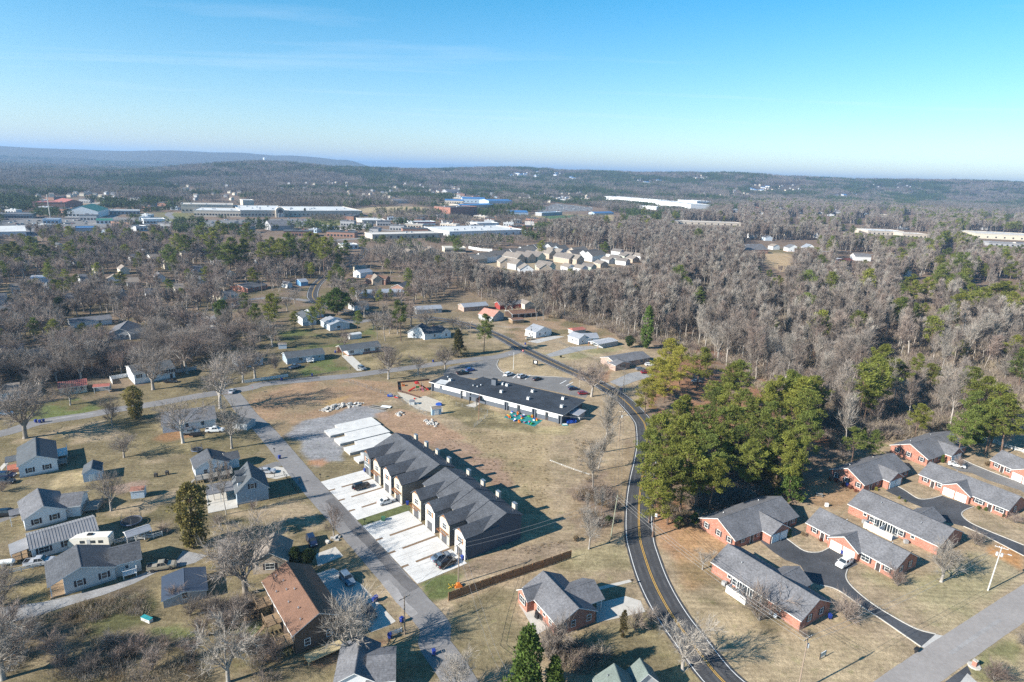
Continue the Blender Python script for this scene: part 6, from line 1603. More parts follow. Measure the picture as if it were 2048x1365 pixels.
# fences
fence('long brown wooden privacy fence behind the terrace',[q('B3',-12,503),q('B3',250,405),q('B3',500,320),q('B3',760,232),q('B3',990,150)],2.05,FENCEW,'picket','wooden_fence',0.01,2.4)
fence('white picket fence along the cross street',[q('M2',160,910),q('M2',330,885),q('M2',505,860)],1.3,WTRIM,'picket','picket_fence',.07,2.2)
fence('white panel fence beside the two-storey white house',[q('M1',905,920),q('M1',885,885),q('M1',1040,858)],1.6,WTRIM,'panel','panel_fence',0,2.4)
fence('white panel fence right of the two-storey white house',[q('M1',1412,828),q('M1',1480,820),q('M1',1580,800)],1.5,GREYSIDE,'panel','panel_fence',0,2.4)
fence('white three-rail fence on the right below the wood',[q('T4',1590,200),q('T4',1690,225),q('T4',1800,270),q('T4',1900,300),q('T4',2060,345)],1.3,WTRIM,'rail','rail_fence',0,2.4)
fence('white railing round the open lean-to',[q('N1',1120,1310),q('N1',1230,1290),q('N1',1500,1255),q('N1',1585,1230)],1.2,WTRIM,'rail','rail_fence',0,2.0)
fence('white yard railing by the silver pickup',[q('B1',80,365),q('B1',270,320),q('B1',380,295)],1.1,WTRIM,'rail','rail_fence',0,2.4)
fence('black chain-link fence round the yard of the slate blue house',[q('N2',1230,610),q('N2',1400,575),q('N2',1450,640),q('N2',1530,745),q('N2',1275,800)],1.2,BLACKM,'chain','chain_link_fence',0,2.5)
fence('galvanised chain-link fence around the school field',[q('T1',410,520),q('T1',770,605),q('T1',770,640),q('T1',615,770)],1.3,STEEL,'chain','chain_link_fence',0,2.8)
fence('galvanised chain-link fence beside the sand play yard',[q('M2',960,890),q('M2',1250,990),q('M2',1390,1040),q('M2',1560,1140),q('M2',1620,1170)],1.3,STEEL,'chain','chain_link_fence',0,2.8)
fence('dark board edging round the wood-chip play yard',[q('M2',1640,888),q('M2',1385,910),q('M2',1392,975),q('M2',1560,1030)],.7,mat('dark_board',(.09,.05,.04),.8,.15,2),'panel','board_fence',0,2.4)
fence('short white fence at the end of the apartment drive',[q('B2',1350,870),q('B2',1445,838)],1.0,WTRIM,'picket','picket_fence',.1,1.6)
fence('white pipe rail lying along the open field behind the terrace',[q('N4',490,303),q('N4',600,345),q('N4',720,390),q('N4',870,440)],.3,WTRIM,'chain','pipe_rail',0,3)
# heaps and playthings
def rubble(label,zone,pts,n,s0,s1,seed):
 rr = random.Random(seed)
 P = [q(zone,*p) for p in pts]
 root = thing('rubble_heap',label,'rubble',P[0])
 ms = []
 for k in range(6):
  mb = MB();vs = []
  a,b_,c = rr.uniform(.5,1),rr.uniform(.5,1),rr.uniform(.25,.6)
  for sx in (-1,1):
   for sy in (-1,1):
    for sz in (-1,1):vs.append((sx*a*rr.uniform(.6,1),sy*b_*rr.uniform(.6,1),sz*c*rr.uniform(.6,1)))
  mb.add(vs,[(0,1,3,2),(4,6,7,5),(0,4,5,1),(2,3,7,6),(0,2,6,4),(1,5,7,3)])
  ms.append(mb.mesh('stone',STONE))
 for i in range(n):
  t_ = rr.random()*(len(P) - 1);k = min(int(t_),len(P) - 2);f = t_ - k
  c = P[k].lerp(P[k + 1],f)
  w = 1 - abs(2*t_/(len(P) - 1) - 1)*.5
  s = rr.uniform(s0,s1)
  off = rr.gauss(0,1.0)
  o = put('stone',rr.choice(ms),root,(c.x - P[0].x + rr.gauss(0,.7),c.y - P[0].y + off,max(.1,(1.1*w - abs(off)*.5)*rr.random())),0,s)
  o.rotation_euler = (rr.uniform(-.6,.6),rr.uniform(-.6,.6),rr.uniform(0,6))
rubble('long heap of pale broken concrete on the building lot','M2',[(780,1135),(870,1105),(960,1090),(1090,1080)],150,.25,.75,3)
rubble('small heap of broken rubble next to the play yard shed','M2',[(1615,1215),(1650,1235),(1680,1245)],45,.2,.5,5)
rubble('two tipped concrete lumps on the lot edge','M2',[(1385,1165),(1405,1150)],14,.4,.8,7)
def board_stack():
 root = thing('timber_stack','stack of dark boards and a white sheet on the building lot','timber stack',q('M2',1230,1110),-.35)
 for k in range(9):
  o = put('board',box_mesh('lot_board',-3.2,3.2,-.15,.15,0,.08,BLACKM if k % 2 else GREYWOOD),root,(R.uniform(-.3,.3),-1 + .28*k,.05 + .09*(k % 3)),R.uniform(-.08,.08))
 put('sheet',box_mesh('white_sheet',-1.8,1.8,-1.0,1.0,.3,.36,WTRIM),root,(2.2,1.8,0),.2)
board_stack()
def plastic(name,label,cat,p,parts,rz=0,group=None):
 """parts: (name, shape, args, colour)"""
 root = thing(name,label,cat,p,rz,group)
 for nm,col,boxes in parts:
  mb = MB()
  for b_ in boxes:
   if len(b_) == 6:mb.box(*b_)
   else:mb.tube(b_[0],b_[1],b_[2],b_[2],6,cap=True)
  mb.put(nm,PL[col],root)
 return root
PL = {k:mat('plastic_' + k,c,.45,.06,2) for k,c in dict(red=(.42,.03,.02),orange=(.55,.16,.03),yellow=(.6,.40,.05),green=(.05,.25,.06),blue=(.02,.08,.38),teal=(.03,.30,.32),white=(.7,.7,.68),pink=(.45,.10,.18),grey=(.25,.26,.28)).items()}
plastic('play_structure','large red and orange climbing frame with slides in the wood-chip play yard','climbing frame',q('M2',1555,965),[
 ('post','grey',[((x,y,0),(x,y,3.0),.08) for x in (-1.4,0,1.4) for y in (-1.0,1.0)]),('platform','orange',[(-1.4,0,-1,1,1.2,1.3),(0,1.4,-1,1,1.6,1.7)]),
 ('roof','red',[(-1.6,.1,-1.2,1.2,3.0,3.15),(-1.2,-.3,-.8,.8,3.15,3.5)]),('slide','red',[((-1.4,0,1.3),(-4.2,-.6,.2),.35)]),('second_slide','red',[((1.4,0,1.6),(3.6,-1.4,.2),.3)]),('panel','green',[(-1.4,0,-1.04,-.98,1.3,2.1)]),('ladder','pink',[((.7,-1,1.6),(.9,-2.4,0),.08),((1.2,-1,1.6),(1.4,-2.4,0),.08)])],.4)
plastic('ride_on_toy','small orange play seat left of the climbing frame','play seat',q('M2',1432,932),[('seat','orange',[(-.6,.6,-.5,.5,.3,.6),(-.6,-.4,-.5,.5,.6,1.3)]),('leg','red',[(-.5,.5,-.4,.4,0,.3)])],.2)
plastic('plastic_toy','blue and grey plastic toy car in the sand yard','toy',q('M2',1325,1018),[('body','blue',[(-1,1,-.6,.6,.2,.7)]),('cab','grey',[(-.3,.7,-.5,.5,.7,1.2)])],.1)
plastic('plastic_toy','red plastic toy car beside the blue one','toy',q('M2',1380,1030),[('body','red',[(-.8,.8,-.5,.5,.2,.6)]),('cab','grey',[(-.3,.5,-.4,.4,.6,1.0)])],-.3)
plastic('playhouse','white and teal plastic playhouse in the sand yard','playhouse',q('M2',1500,1080),[('wall','white',[(-.9,.9,-.8,.8,0,1.3)]),('roof','grey',[(-1.0,1.0,-.9,.9,1.3,1.45),(-.7,.7,-.5,.5,1.45,1.75)]),('slide','white',[((.9,0,.9),(2.4,-.3,.1),.2)])],.2)
plastic('toy_ball','small red toy in the middle of the sand yard','toy',q('M2',1522,1038),[('body','red',[(-.3,.3,-.3,.3,0,.35)]),('top','red',[(-.2,.2,-.2,.2,.35,.5)])])
plastic('plastic_toy','blue plastic climber at the right end of the sand yard','toy',q('M2',1718,1088),[('body','blue',[(-1.1,1.1,-.6,.6,.1,.7)]),('top','blue',[(-.5,.8,-.4,.4,.7,1.0)])],-.2)
rr_ = random.Random(4)
toycols = ['red','orange','yellow','white','teal','green','pink','blue']
turf_spots = [(1005,640),(1050,605),(1085,640),(1110,620),(1150,655),(1180,640),(1165,672),(1240,650),(1275,655),(1300,690),(1195,715),(1130,712),(1250,725),(1080,695),(1330,690),(1275,735),(1020,660)]
tnames = ['ride-on','slide','seesaw','table','rocker','wagon','crate','basket']
for i,(x,y) in enumerate(turf_spots):
 c,c2 = toycols[(i*3) % 8],toycols[(i*5 + 2) % 8]
 kind = tnames[i % 8]
 h = .5 + .5*rr_.random()
 plastic('play_toy','%s and %s plastic toy on the teal play turf by the school wall' % (c,c2),'toy',q('T1',x,y),[('body',c,[(-.55,.55,-.35,.35,.08,h*.6)]),('top',c2,[(-.4,.1,-.3,.3,h*.6,h),((.3,0,h*.6),(.8,0,.1),.12)]),('base',c,[(-.5,.5,-.3,-.2,0,.08),(-.5,.5,.2,.3,0,.08)])],rr_.uniform(0,6),'plastic toys on the play turf')
for i in range(14):
 x,y = 1668 + (i % 7)*15 + (i // 7)*8,712 - (i % 7)*2 + (i // 7)*18
 plastic('plastic_chair','blue plastic chair in the cluster at the school end wall','chair',q('T1',x,y),[('seat','blue',[(-.3,.3,-.3,.3,.4,.46)]),('back','blue',[(-.3,.3,.25,.3,.46,1.0)]),('leg','blue',[(-.28,-.2,-.28,.28,0,.4),(.2,.28,-.28,.28,0,.4)])],rr_.uniform(-.5,.5),'blue chairs stacked out by the school end')
plastic('kiddie_pool','pale teal wading pool at the school end wall','wading pool',q('T1',1648,742),[('rim','teal',[(-.9,.9,-.7,.7,.0,.3)]),('water','white',[(-.8,.8,-.6,.6,.3,.31)])],.2)
def trampoline(p,label,r_,net=True):
 root = thing('trampoline',label,'trampoline',p)
 mb = MB();mb.lathe([(0.01,.82),(r_ - .3,.84)],24);mb.put('mat',BLACKM,root)
 mb = MB()
 for i in range(24):
  a,b_ = 2*math.pi*i/24,2*math.pi*(i + 1)/24
  mb.tube((r_*math.cos(a),r_*math.sin(a),.85),(r_*math.cos(b_),r_*math.sin(b_),.85),.13,.13,5)
 mb.put('rim',mat('trampoline_pad',(.10,.13,.20),.6,.05,2),root)
 lg = MB()
 for i in range(6):
  a = 2*math.pi*i/6;x,y = r_*math.cos(a),r_*math.sin(a)
  l = MB();l.tube((x,y,0),(x,y,2.6 if net else .85),.04,.04,6,cap=True);l.put('leg',STEEL,root)
 if net:
  mb = MB()
  for i in range(48):
   a,b_ = 2*math.pi*i/48,2*math.pi*(i + 1.5)/48
   mb.tube((r_*math.cos(a),r_*math.sin(a),.9),(r_*math.cos(b_),r_*math.sin(b_),2.6),.009,.009,3);mb.tube((r_*math.cos(b_),r_*math.sin(b_),.9),(r_*math.cos(a),r_*math.sin(a),2.6),.009,.009,3)
  tag(mb.put('net',BLACKM,root),kind='stuff')
trampoline(q('N1',1285,1112),'large round trampoline with safety net on the back lawn',2.2)
trampoline(q('N2',635,372),'small trampoline beside the white house with the grey deck',1.5)
def fire_pit(p,label,nm,cat):
 root = thing(nm,label,cat,p)
 BX((-.4,.4,-.3,.3,.5,1.0),'box',BLACKM,root)
 for x in (-.35,.35):put('leg',box_mesh('grill_leg',-.04,.04,-.25,.25,0,.5,BLACKM),root,(x,0,0))
 mb = MB();mb.extrude([(-.3,1.0),(.3,1.0),(.2,1.2),(-.2,1.2)],-.4,.4,'x');mb.put('lid',BLACKM,root)
fire_pit(q('N1',1522,655),'black cabinet standing alone on the worn lawn','smoker_grill','grill');fire_pit(q('N1',1632,632),'low dark grill on the worn lawn right of the black cabinet','smoker_grill','grill')
def picnic(p,label,rz):
 root = thing('picnic_table',label,'picnic table',p,rz)
 put('top',box_mesh('pt_top',-.9,.9,-.4,.4,.72,.77,GREYWOOD),root)
 for y in (-.75,.75):put('bench',box_mesh('pt_bench',-.9,.9,-.13,.13,.42,.46,GREYWOOD),root,(0,y,0))
 for x in (-.7,.7):put('leg',box_mesh('pt_leg',-.05,.05,-.7,.7,.1,.42,GREYWOOD),root,(x,0,0));put('leg',box_mesh('pt_leg2',-.05,.05,-.06,.06,0,.72,GREYWOOD),root,(x,0,0))
picnic(q('B4',735,415),'grey picnic table on the lawn between two duplexes',-.3)
root = thing('utility_box','small white utility box on the lawn by the picnic table','utility box',q('B4',773,468));mb = MB();mb.box(-.4,.4,-.3,.3,0,.9);mb.put('box',WTRIM,root);BX((-.43,.43,-.33,.33,.9,.97),'lid',WTRIM,root)
root = thing('transformer_box','green transformer box on the lawn strip between the blocks','transformer box',q('N3',632,838));mb = MB();mb.box(-.45,.45,-.4,.4,0,.9);mb.put('box',mat('utility_green',(.06,.16,.09),.6,.08,2),root);BX((-.5,.5,-.45,.45,.9,.97),'lid',MATS['utility_green'],root)
root = thing('barrier_heap','orange safety netting and yellow barrier at the foot of the terrace pole','barrier',q('N3',1180,1345),.4)
for k,(c,bx) in enumerate((('orange',(-.2,1.4,-.5,.5,0,.45)),('orange',(.2,1.1,-.3,.6,.45,.75)))):mb = MB();mb.box(*bx,taper=.15);mb.put('netting',PL[c],root)
for a,b_ in (((-1.6,0,.1),(-.1,.2,.5)),((-1.5,.2,1.0),(-.8,0,.1)),((-.8,-.2,.9),(0,.1,.1))):mb = MB();mb.tube(a,b_,.09,.09,6,cap=True);mb.put('barrier_bar',PL['yellow'],root)
root = thing('patio_set','black grill and yellow toys on the concrete patio of the brick house','patio furniture',q('B3',745,625),-.8)
for x,y,c in ((-.9,0,'grey'),(.2,.3,'yellow'),(.6,-.5,'grey'),(-.2,-.9,'grey')):mb = MB();mb.box(x - .45,x + .45,y - .4,y + .4,0,.9,taper=.08);mb.put('furniture',PL[c] if c != 'grey' else BLACKM,root)
root = thing('stone_edging','pale concrete blocks stacked by the small street tree','stone edging',q('N2',1830,1150))
for k in range(7):mb = MB();mb.cbox((math.cos(k)*1.0,math.sin(k*1.3)*1.3,0),.9,.5,.35 + .2*(k % 2),0,k);mb.put('stone',STONE,root)
root = thing('lawn_chest','white lawn chest standing in the rough brush','chest',q('B1',1205,745),1.2);mb = MB();mb.box(-.4,.4,-1.1,1.1,0,.7);mb.put('box',WTRIM,root);BX((-.43,.43,-1.15,1.15,.7,.78),'lid',PL['teal'],root)
# ================================================================== middle and far distance: halls, shops, school, subdivision
FRONTS = []
def gzp(p):return Vector((p.x,p.y,gz(p.x,p.y)))
def hall(label,zone,x0,y0,x1,y1,depth,h,wall=WHITE,roof=RWHITE,cat='building',name='flat_roofed_hall',bays=0,parapet=.6,rise=0,ridge='x',wmat=None,door=None,band=None):
 p0,p1 = q(zone,x0,y0),q(zone,x1,y1)
 xd = (p1 - p0).normalized();rz = math.atan2(xd.y,xd.x);L = (p1 - p0).length
 z = gz(p0.x,p0.y)
 root = thing(name,label,cat,(p0.x,p0.y,z),rz)
 if rise:
  mb = MB();mb.extrude([(0.3,0),(depth - .3,0),(depth - .3,h),(depth/2,h + rise - .1),(.3,h)] if ridge == 'x' else [(0.3,0),(L - .3,0),(L - .3,h),(L/2,h + rise - .1),(.3,h)],.3,(L if ridge == 'x' else depth) - .3,'x' if ridge == 'x' else 'y');mb.put('wall',wall,root)
  S = depth if ridge == 'x' else L
  mb = MB();mb.extrude([(0,h - .2),(S/2,h + rise - .2),(S,h - .2),(S,h),(S/2,h + rise),(0,h)],0,L if ridge == 'x' else depth,'x' if ridge == 'x' else 'y');mb.put('roof',roof,root)
 else:
  BX((0,L,0,depth,0,h),'wall',wall,root)
  mb = MB();mb.box(-.3,L + .3,-.3,depth + .3,h,h + .4)
  t_ = .5
  mb.box(-.3,L + .3,-.3,-.3 + t_,h + .4,h + .4 + parapet,1);mb.box(-.3,-.3 + t_,-.3 + t_,depth + .3 - t_,h + .4,h + .4 + parapet,1);mb.box(L + .3 - t_,L + .3,-.3 + t_,depth + .3 - t_,h + .4,h + .4 + parapet,1);mb.box(-.3,L + .3,depth + .3 - t_,depth + .3,h + .4,h + .4 + parapet,1)
  mb.put('roof',[roof,wmat or wall],root)
  k = int(L*depth/900)
  if k:
   um = box_mesh('roof_unit',-1.2,1.2,-1.2,1.2,0,1.6,RMETAL)
   rr = random.Random(int(L*10))
   for i in range(min(k,12)):put('roof_unit',um,root,(rr.uniform(3,L - 3),rr.uniform(.15,.85)*depth,h + .4))
 if bays:
  wm = box_mesh('bay_window',-1.3,1.3,-.12,0,.0,2.4,GLASS)
  for i in range(bays):
   put('window',wm,root,(L*(i + .5)/bays,-.01 if not rise else .29,1.0 if h < 7 else h*.25))
 if band:
  BX((0.1,L - .1,-.15,-.005,h - 1.6,h - .3),'fascia_band',band,root)
 yd = Vector((-xd.y,xd.x,0))
 FRONTS.append([to_px(p.x,p.y,z + k) for p,k in ((p0,0),(p1,0),(p1 + yd*min(depth,60),h + rise),(p0 + yd*min(depth,60),h + rise))])
 KEEP_OFF.append([tuple(p0[:2]),tuple(p1[:2]),tuple((p1 + yd*depth)[:2]),tuple((p0 + yd*depth)[:2])])
 return root,L
BEIGEW = mat('beige_block',(0.50,0.44,0.37),.85,.08,.1)
GREYW = mat('grey_block',(0.36,0.36,0.37),.85,.1,.1)
CREAMR = mat('cream_flat_roof',(0.56,0.52,0.47),.9,.08,.05)
BLUEW = mat('pale_blue_block',(0.42,0.52,0.62),.8,.08,.1)
hall('beige parking deck at the left end of the white flat-roofed complex','L1',1062,458,1368,460,45,13,BEIGEW,CREAMR,'parking deck','parking_deck',14,1)
hall('left wing of the long white flat-roofed complex','L1',1135,478,1412,482,60,9,BEIGEW,RWHITE,'building','complex_wing',16)
r,L = hall('central wing of the white flat-roofed complex with an arched entrance','L1',1408,482,1690,482,120,10,BEIGEW,RWHITE,'building','complex_wing',14)
mb = MB();mb.extrude([(L*.72,0),(L*.9,0),(L*.9,10)] + [(L*.81 + L*.09*math.cos(math.pi*i/8),10 + 6*math.sin(math.pi*i/8)) for i in range(1,8)] + [(L*.72,10)],-6,4,'y');o = mb.put('entrance_arch',BEIGEW,r)
mb = MB();mb.extrude([(L*.755,1),(L*.865,1),(L*.865,9)] + [(L*.81 + L*.055*math.cos(math.pi*i/8),9 + 4*math.sin(math.pi*i/8)) for i in range(1,8)] + [(L*.755,9)],-6.2,-6.01,'y');mb.put('glazing',GLASS,o)
for k in range(4):BX((L*(.765 + .03*k),L*(.765 + .03*k) + .9,-7.2,-6.4,0,7),'column',WTRIM,r)
hall('right wing of the white flat-roofed complex behind a lone dark cypress','L1',1690,480,2120,478,110,9,BEIGEW,RWHITE,'building','complex_wing',18)
hall('upper rear block of the white flat-roofed complex','L1',1425,446,1490,446,30,18,BEIGEW,RWHITE,'building','complex_wing',5)
hall('white hall with a green gabled roof on the left','L1',378,484,578,486,60,9,WHITE,RGREEN,'hall','gabled_hall',9,rise=7,ridge='y')
hall('long red-brown warehouse behind the green-roofed hall','L1',195,430,400,432,40,9,BRICK2,RRED,'warehouse','warehouse')
hall('dark gabled end of the red-brown warehouse','L1',380,432,490,430,50,10,BRICK2,RRED,'warehouse','warehouse',0,rise=4,ridge='y')
hall('low grey strip of shops at the left edge','L1',-60,490,190,490,30,5,GREYW,RGREY,'shops','shop_row',14)
hall('small grey shop with a blue front by the avenue','L1',252,522,345,522,18,5,BLUEW,RMETAL,'shop','shop',4)
hall('long low shop with a white canopy left of the white complex','L1',640,466,820,466,25,5,GREYW,RWHITE,'shop','shop',8)
hall('little shop with a green roof by the avenue','L1',562,522,658,522,18,4.5,WHITE,RGREEN,'shop','shop',4,rise=2)
hall('white shop row with dark windows by the avenue','L1',842,522,968,520,18,5.5,WHITE,RWHITE,'shops','shop_row',7)
hall('white domed warehouse cut off by the left edge','L1',-70,598,158,592,45,5,WHITE,RWHITE,'warehouse','warehouse',0,rise=4)
hall('flat bright blue canopy among the trees by the avenue','L1',440,570,562,568,22,4,GREYW,RBRIGHTBLUE,'canopy','canopy')
hall('small grey office among trees right of the blue canopy','L1',798,566,862,562,16,5,WHITE,RGREY,'office','office',3)
hall('grey many-gabled lodge in front of the white complex','L1',1585,562,1725,558,28,6,GREYW,RGREY,'lodge','lodge',0,rise=6)
hall('low white clinic with a flat roof right of the white complex','L2',130,522,272,522,45,5,BEIGEW,RWHITE,'clinic','clinic',6)
hall('white end pavilion of the white complex complex','L2',-20,472,92,474,60,7,BEIGEW,RWHITE,'building','complex_wing',6)
hall('flat white canopy with a red stripe','L2',420,532,558,530,18,5,WHITE,RWHITE,'canopy','canopy',0,band=mat('far_red',(.4,.04,.03)))
hall('tall windowless red brick block','L2',645,484,802,476,40,17,BRICK,RDARK,'brick block','brick_hall',0)
hall('left blue-roofed wing of the large school','L2',612,402,722,406,30,8,BEIGEW,RBRIGHTBLUE,'school','school_wing',8,rise=3)
hall('front blue-roofed wing of the large school','L2',712,438,908,432,40,9,BEIGEW,RBRIGHTBLUE,'school','school_wing',12,rise=2)
hall('right blue-roofed wing of the large school','L2',870,412,1010,412,45,11,BLUEW,RBRIGHTBLUE,'school','school_wing',6,rise=3)
hall('rear blue-roofed wing of the large school','L2',715,398,850,402,40,11,BLUEW,RBRIGHTBLUE,'school','school_wing',6,rise=4)
hall('pale hall behind the tan field','L2',312,402,408,402,30,7,BEIGEW,RGREY,'hall','gabled_hall',0,rise=3)
hall('grey barn-roofed church hall above the school','L2',628,352,705,352,30,8,GREYW,RGREY,'hall','gabled_hall',0,rise=7)
hall('long pale roof of the left storage building before the wood','L2',190,612,605,602,28,5,BEIGEW,CREAMR,'warehouse','warehouse',10)
hall('long white roof of the right storage building before the wood','L2',640,598,1075,584,70,6,WHITE,RWHITE,'warehouse','warehouse',10)
hall('white building with striped openings behind the storage roofs','L2',802,548,928,545,20,7,WHITE,RWHITE,'building','flat_roofed_hall',7)
hall('blue-roofed gymnasium beside the stadium','L2',988,470,1102,472,30,6,BLUEW,RBRIGHTBLUE,'gymnasium','gymnasium',0,rise=3)
hall('blue-roofed stand at the far end of the stadium','L2',1488,468,1602,466,18,4,BLUEW,RBRIGHTBLUE,'stand','stadium_stand',0,rise=2)
hall('long grey grandstand of the stadium','L2',1180,476,1300,470,16,6,GREYW,BLUEW,'stand','stadium_stand')
hall('left part of the white factory complex','L2',1545,382,1852,408,60,11,WHITE,RWHITE,'factory','factory_hall',9)
hall('long white front hall of the factory complex','L2',1845,412,2050,438,60,13,WHITE,RWHITE,'factory','factory_hall',6)
hall('low white loading halls in front of the factory','L2',1740,430,1850,440,30,7,WHITE,RWHITE,'factory','factory_hall',5)
hall('right end hall of the white factory complex','L3',20,405,132,415,60,13,WHITE,RWHITE,'factory','factory_hall',3)
hall('low white sheds at the right end of the factory','L3',60,432,205,440,25,5,WHITE,RWHITE,'factory','factory_hall',3)
hall('long tan flat-roofed strip in the wood','L3',10,522,392,535,25,5,BEIGEW,CREAMR,'building','flat_roofed_hall',10)
hall('long pale low building with a curved front in the right wood','L3',1132,585,1340,592,40,7,BEIGEW,RWHITE,'building','flat_roofed_hall',8)
hall('second pale low building stepping down from the curved one','L3',1335,600,1480,606,30,6,BEIGEW,CREAMR,'building','flat_roofed_hall',6)
hall('wide pale warehouse at the right edge of the wood','L3',1758,605,2160,625,70,8,CREAM,CREAMR,'warehouse','warehouse',8)
hall('grey low wing in front of the wide pale warehouse','L3',1840,650,2090,662,20,5,GREYW,RGREY,'building','flat_roofed_hall',8)
hall('long low beige motel row beside the subdivision','L2',612,690,735,690,14,4.5,CREAM,CREAMR,'building','flat_roofed_hall',9)
hall('white low building on the avenue left of the storage roofs','L2',25,672,108,668,14,4,WHITE,RWHITE,'building','flat_roofed_hall',3)
fence('long white wall along the far edge of the subdivision',[q('SD',1385,262),q('SD',1610,280)],3.0,WTRIM,'panel','site_wall',0,6,'wall')
fence('white wall behind the left rows of the subdivision',[q('SD',330,205),q('SD',440,225),q('SD',530,230)],3.0,WTRIM,'panel','site_wall',0,6,'wall')
# stadium turf and far car parks
sheet('stadium_field',[(1180,478),(1390,470),(1430,488),(1230,496)],.06,mat('field_green',(0.06,0.13,0.05),.95,.15,.05),None,'L2')
sheet('far_car_park',[(1150,440),(1260,402),(1480,425),(1475,445),(1300,450),(1180,455)],.05,ASPH4,None,'L2')
sheet('far_car_park',[(1180,500),(1800,492),(1800,535),(1200,538)],.05,ASPH4,None,'L1')
sheet('far_car_park',[(0,500),(500,500),(520,545),(0,560)],.05,ASPH4,None,'L1')
def far_car_mesh(c):
 def f():
  mb = MB();mb.box(-2.2,2.2,-.88,.88,.3,.95,0,.06);mb.box(-1.4,1.0,-.8,.8,.95,1.45,1,.25);mb.box(-1.1,.7,-.6,.6,1.45,1.48,0)
  for x in (-1.4,1.4):mb.box(x - .32,x + .32,-.9,.9,0,.5,1)
  return mb.mesh('far_car',[PAINTS[c],GLASS])
 return cached(('farcar',c),f)
rr = random.Random(21)
cols = ['white','silver','grey','black','navy','red','bluegrey','white','silver']
def far_lot(zone,pts,n,label,group):
 poly = [tuple(q(zone,*p)[:2]) for p in pts]
 bx,by = [p[0] for p in poly],[p[1] for p in poly]
 k = 0;tries = 0
 seen = []
 while k < n and tries < n*60:
  tries += 1
  x,y = rr.uniform(min(bx),max(bx)),rr.uniform(min(by),max(by))
  if not in_poly(np.array([x]),np.array([y]),poly)[0]:continue
  x,y = round(x/3.2)*3.2,round(y/15)*15 + rr.choice((0,5.5))
  if any(abs(x - a) < 2.5 and abs(y - b_) < 5 for a,b_ in seen):continue
  seen.append((x,y));k += 1
  tag(put('parked_car',far_car_mesh(rr.choice(cols)),None,(x,y,.06 + gz(x,y)),math.pi/2 + rr.uniform(-.05,.05)),label,'car',group)
far_lot('L2',[(1150,440),(1260,402),(1480,425),(1475,445),(1300,450),(1180,455)],110,'car in the crowded lot beside the stadium','cars in the stadium lot')
far_lot('L1',[(1180,500),(1800,492),(1800,535),(1200,538)],60,'car on the lot before the white complex','cars before the white complex')
far_lot('L1',[(0,500),(500,500),(520,545),(0,560)],40,'car on the lots along the far avenue at the left','cars by the avenue shops')
LHOUSE = []
# dense subdivision of gabled houses
SD_TAN = [mat('sub_roof_%d' % k,c,.9,.12,.4,fine=.12) for k,c in enumerate(((0.205,0.178,0.155),(0.17,0.15,0.135),(0.23,0.20,0.17)))]
SD_W = [WHITE,TAN,GREYSIDE,BLUEGREY,mat('sage_siding',(0.45,0.50,0.40),.65,.05,1.2,tex='siding'),TAN]
def sub_house(x,y,ori,w,d,ze,rise,wi,label,far=True):
 ze,rise = ze*.85,rise*.85
 p = q('SD',x,y)
 c,s = math.cos(ori),math.sin(ori)
 a = Vector((p.x - c*w/2,p.y - s*w/2,0));b_ = Vector((p.x + c*w/2,p.y + s*w/2,0))
 house(label,[dict(e=(a,b_,d),ze=ze,rise=rise,ridge='y',wall=SD_W[wi],roof=SD_TAN[(int(x)*7 + int(y)) % 3],oh=.4,wins='F.3w F.7w F.5k@%.1f' % (ze + rise*.35))],'subdivision_house','house','houses of the dense subdivision')
lab = 'narrow gable-fronted house with tan roof in the %s of the dense subdivision'
for k,(x,y) in enumerate(((410,322),(505,305),(592,288),(675,282),(765,260))):sub_house(x,y,-.75,11,20,6.2,4.5,(0,0,0,2,0)[k],lab % 'white left row')
for k,(x,y) in enumerate(((830,245),(880,238),(950,225),(1000,232),(1070,250))):sub_house(x,y,-.6,11,20,6,4.5,(3,2,3,0,3)[k],lab % 'back row')
for k,(x,y) in enumerate(((780,330),(870,325),(955,318),(1050,290),(1130,285),(1220,335),(1285,340))):sub_house(x,y,.75,12,22,6,5,(1,1,4,5,3,1,1)[k],lab % 'middle rows')
for k,(x,y) in enumerate(((1200,275),(1300,300),(1340,310),(1180,300))):sub_house(x,y,-.7,12,26,6.5,5,(1,0,0,1)[k],lab % 'right rows')
for k,(x,y) in enumerate(((330,335),(280,330))):sub_house(x,y,-.7,12,20,5.5,4,5,lab % 'left corner')
sub_house(650,375,.25,12,14,6.5,4.8,1,'cream two-gabled house at the near left corner of the dense subdivision')
sub_house(770,385,.8,11,18,6,4.8,2,'pale house with its dark gable turned right, near side of the subdivision')
sub_house(825,440,.15,13,13,6.5,5,0,'bright white gabled house nearest the camera in the subdivision')
sub_house(985,425,.2,12,14,6,4.8,1,'pale house behind twigs at the near middle of the subdivision')
sub_house(1045,405,.9,11,16,6,4.8,4,'sage house behind twigs right of the near middle of the subdivision')
for k,(x,y) in enumerate(((1210,400),(1320,410),(1400,395),(1490,370),(1555,335),(1625,320),(1690,300),(1735,290),(1640,260),(1760,325),(1820,300),(1690,345))):sub_house(x,y,.5 + .2*(k % 3),10,12,4.5,3.2,(0,0,4,1,2,4,4,1,0,1,0,0)[k],'small pale house with white gable on the right fringe of the dense subdivision')
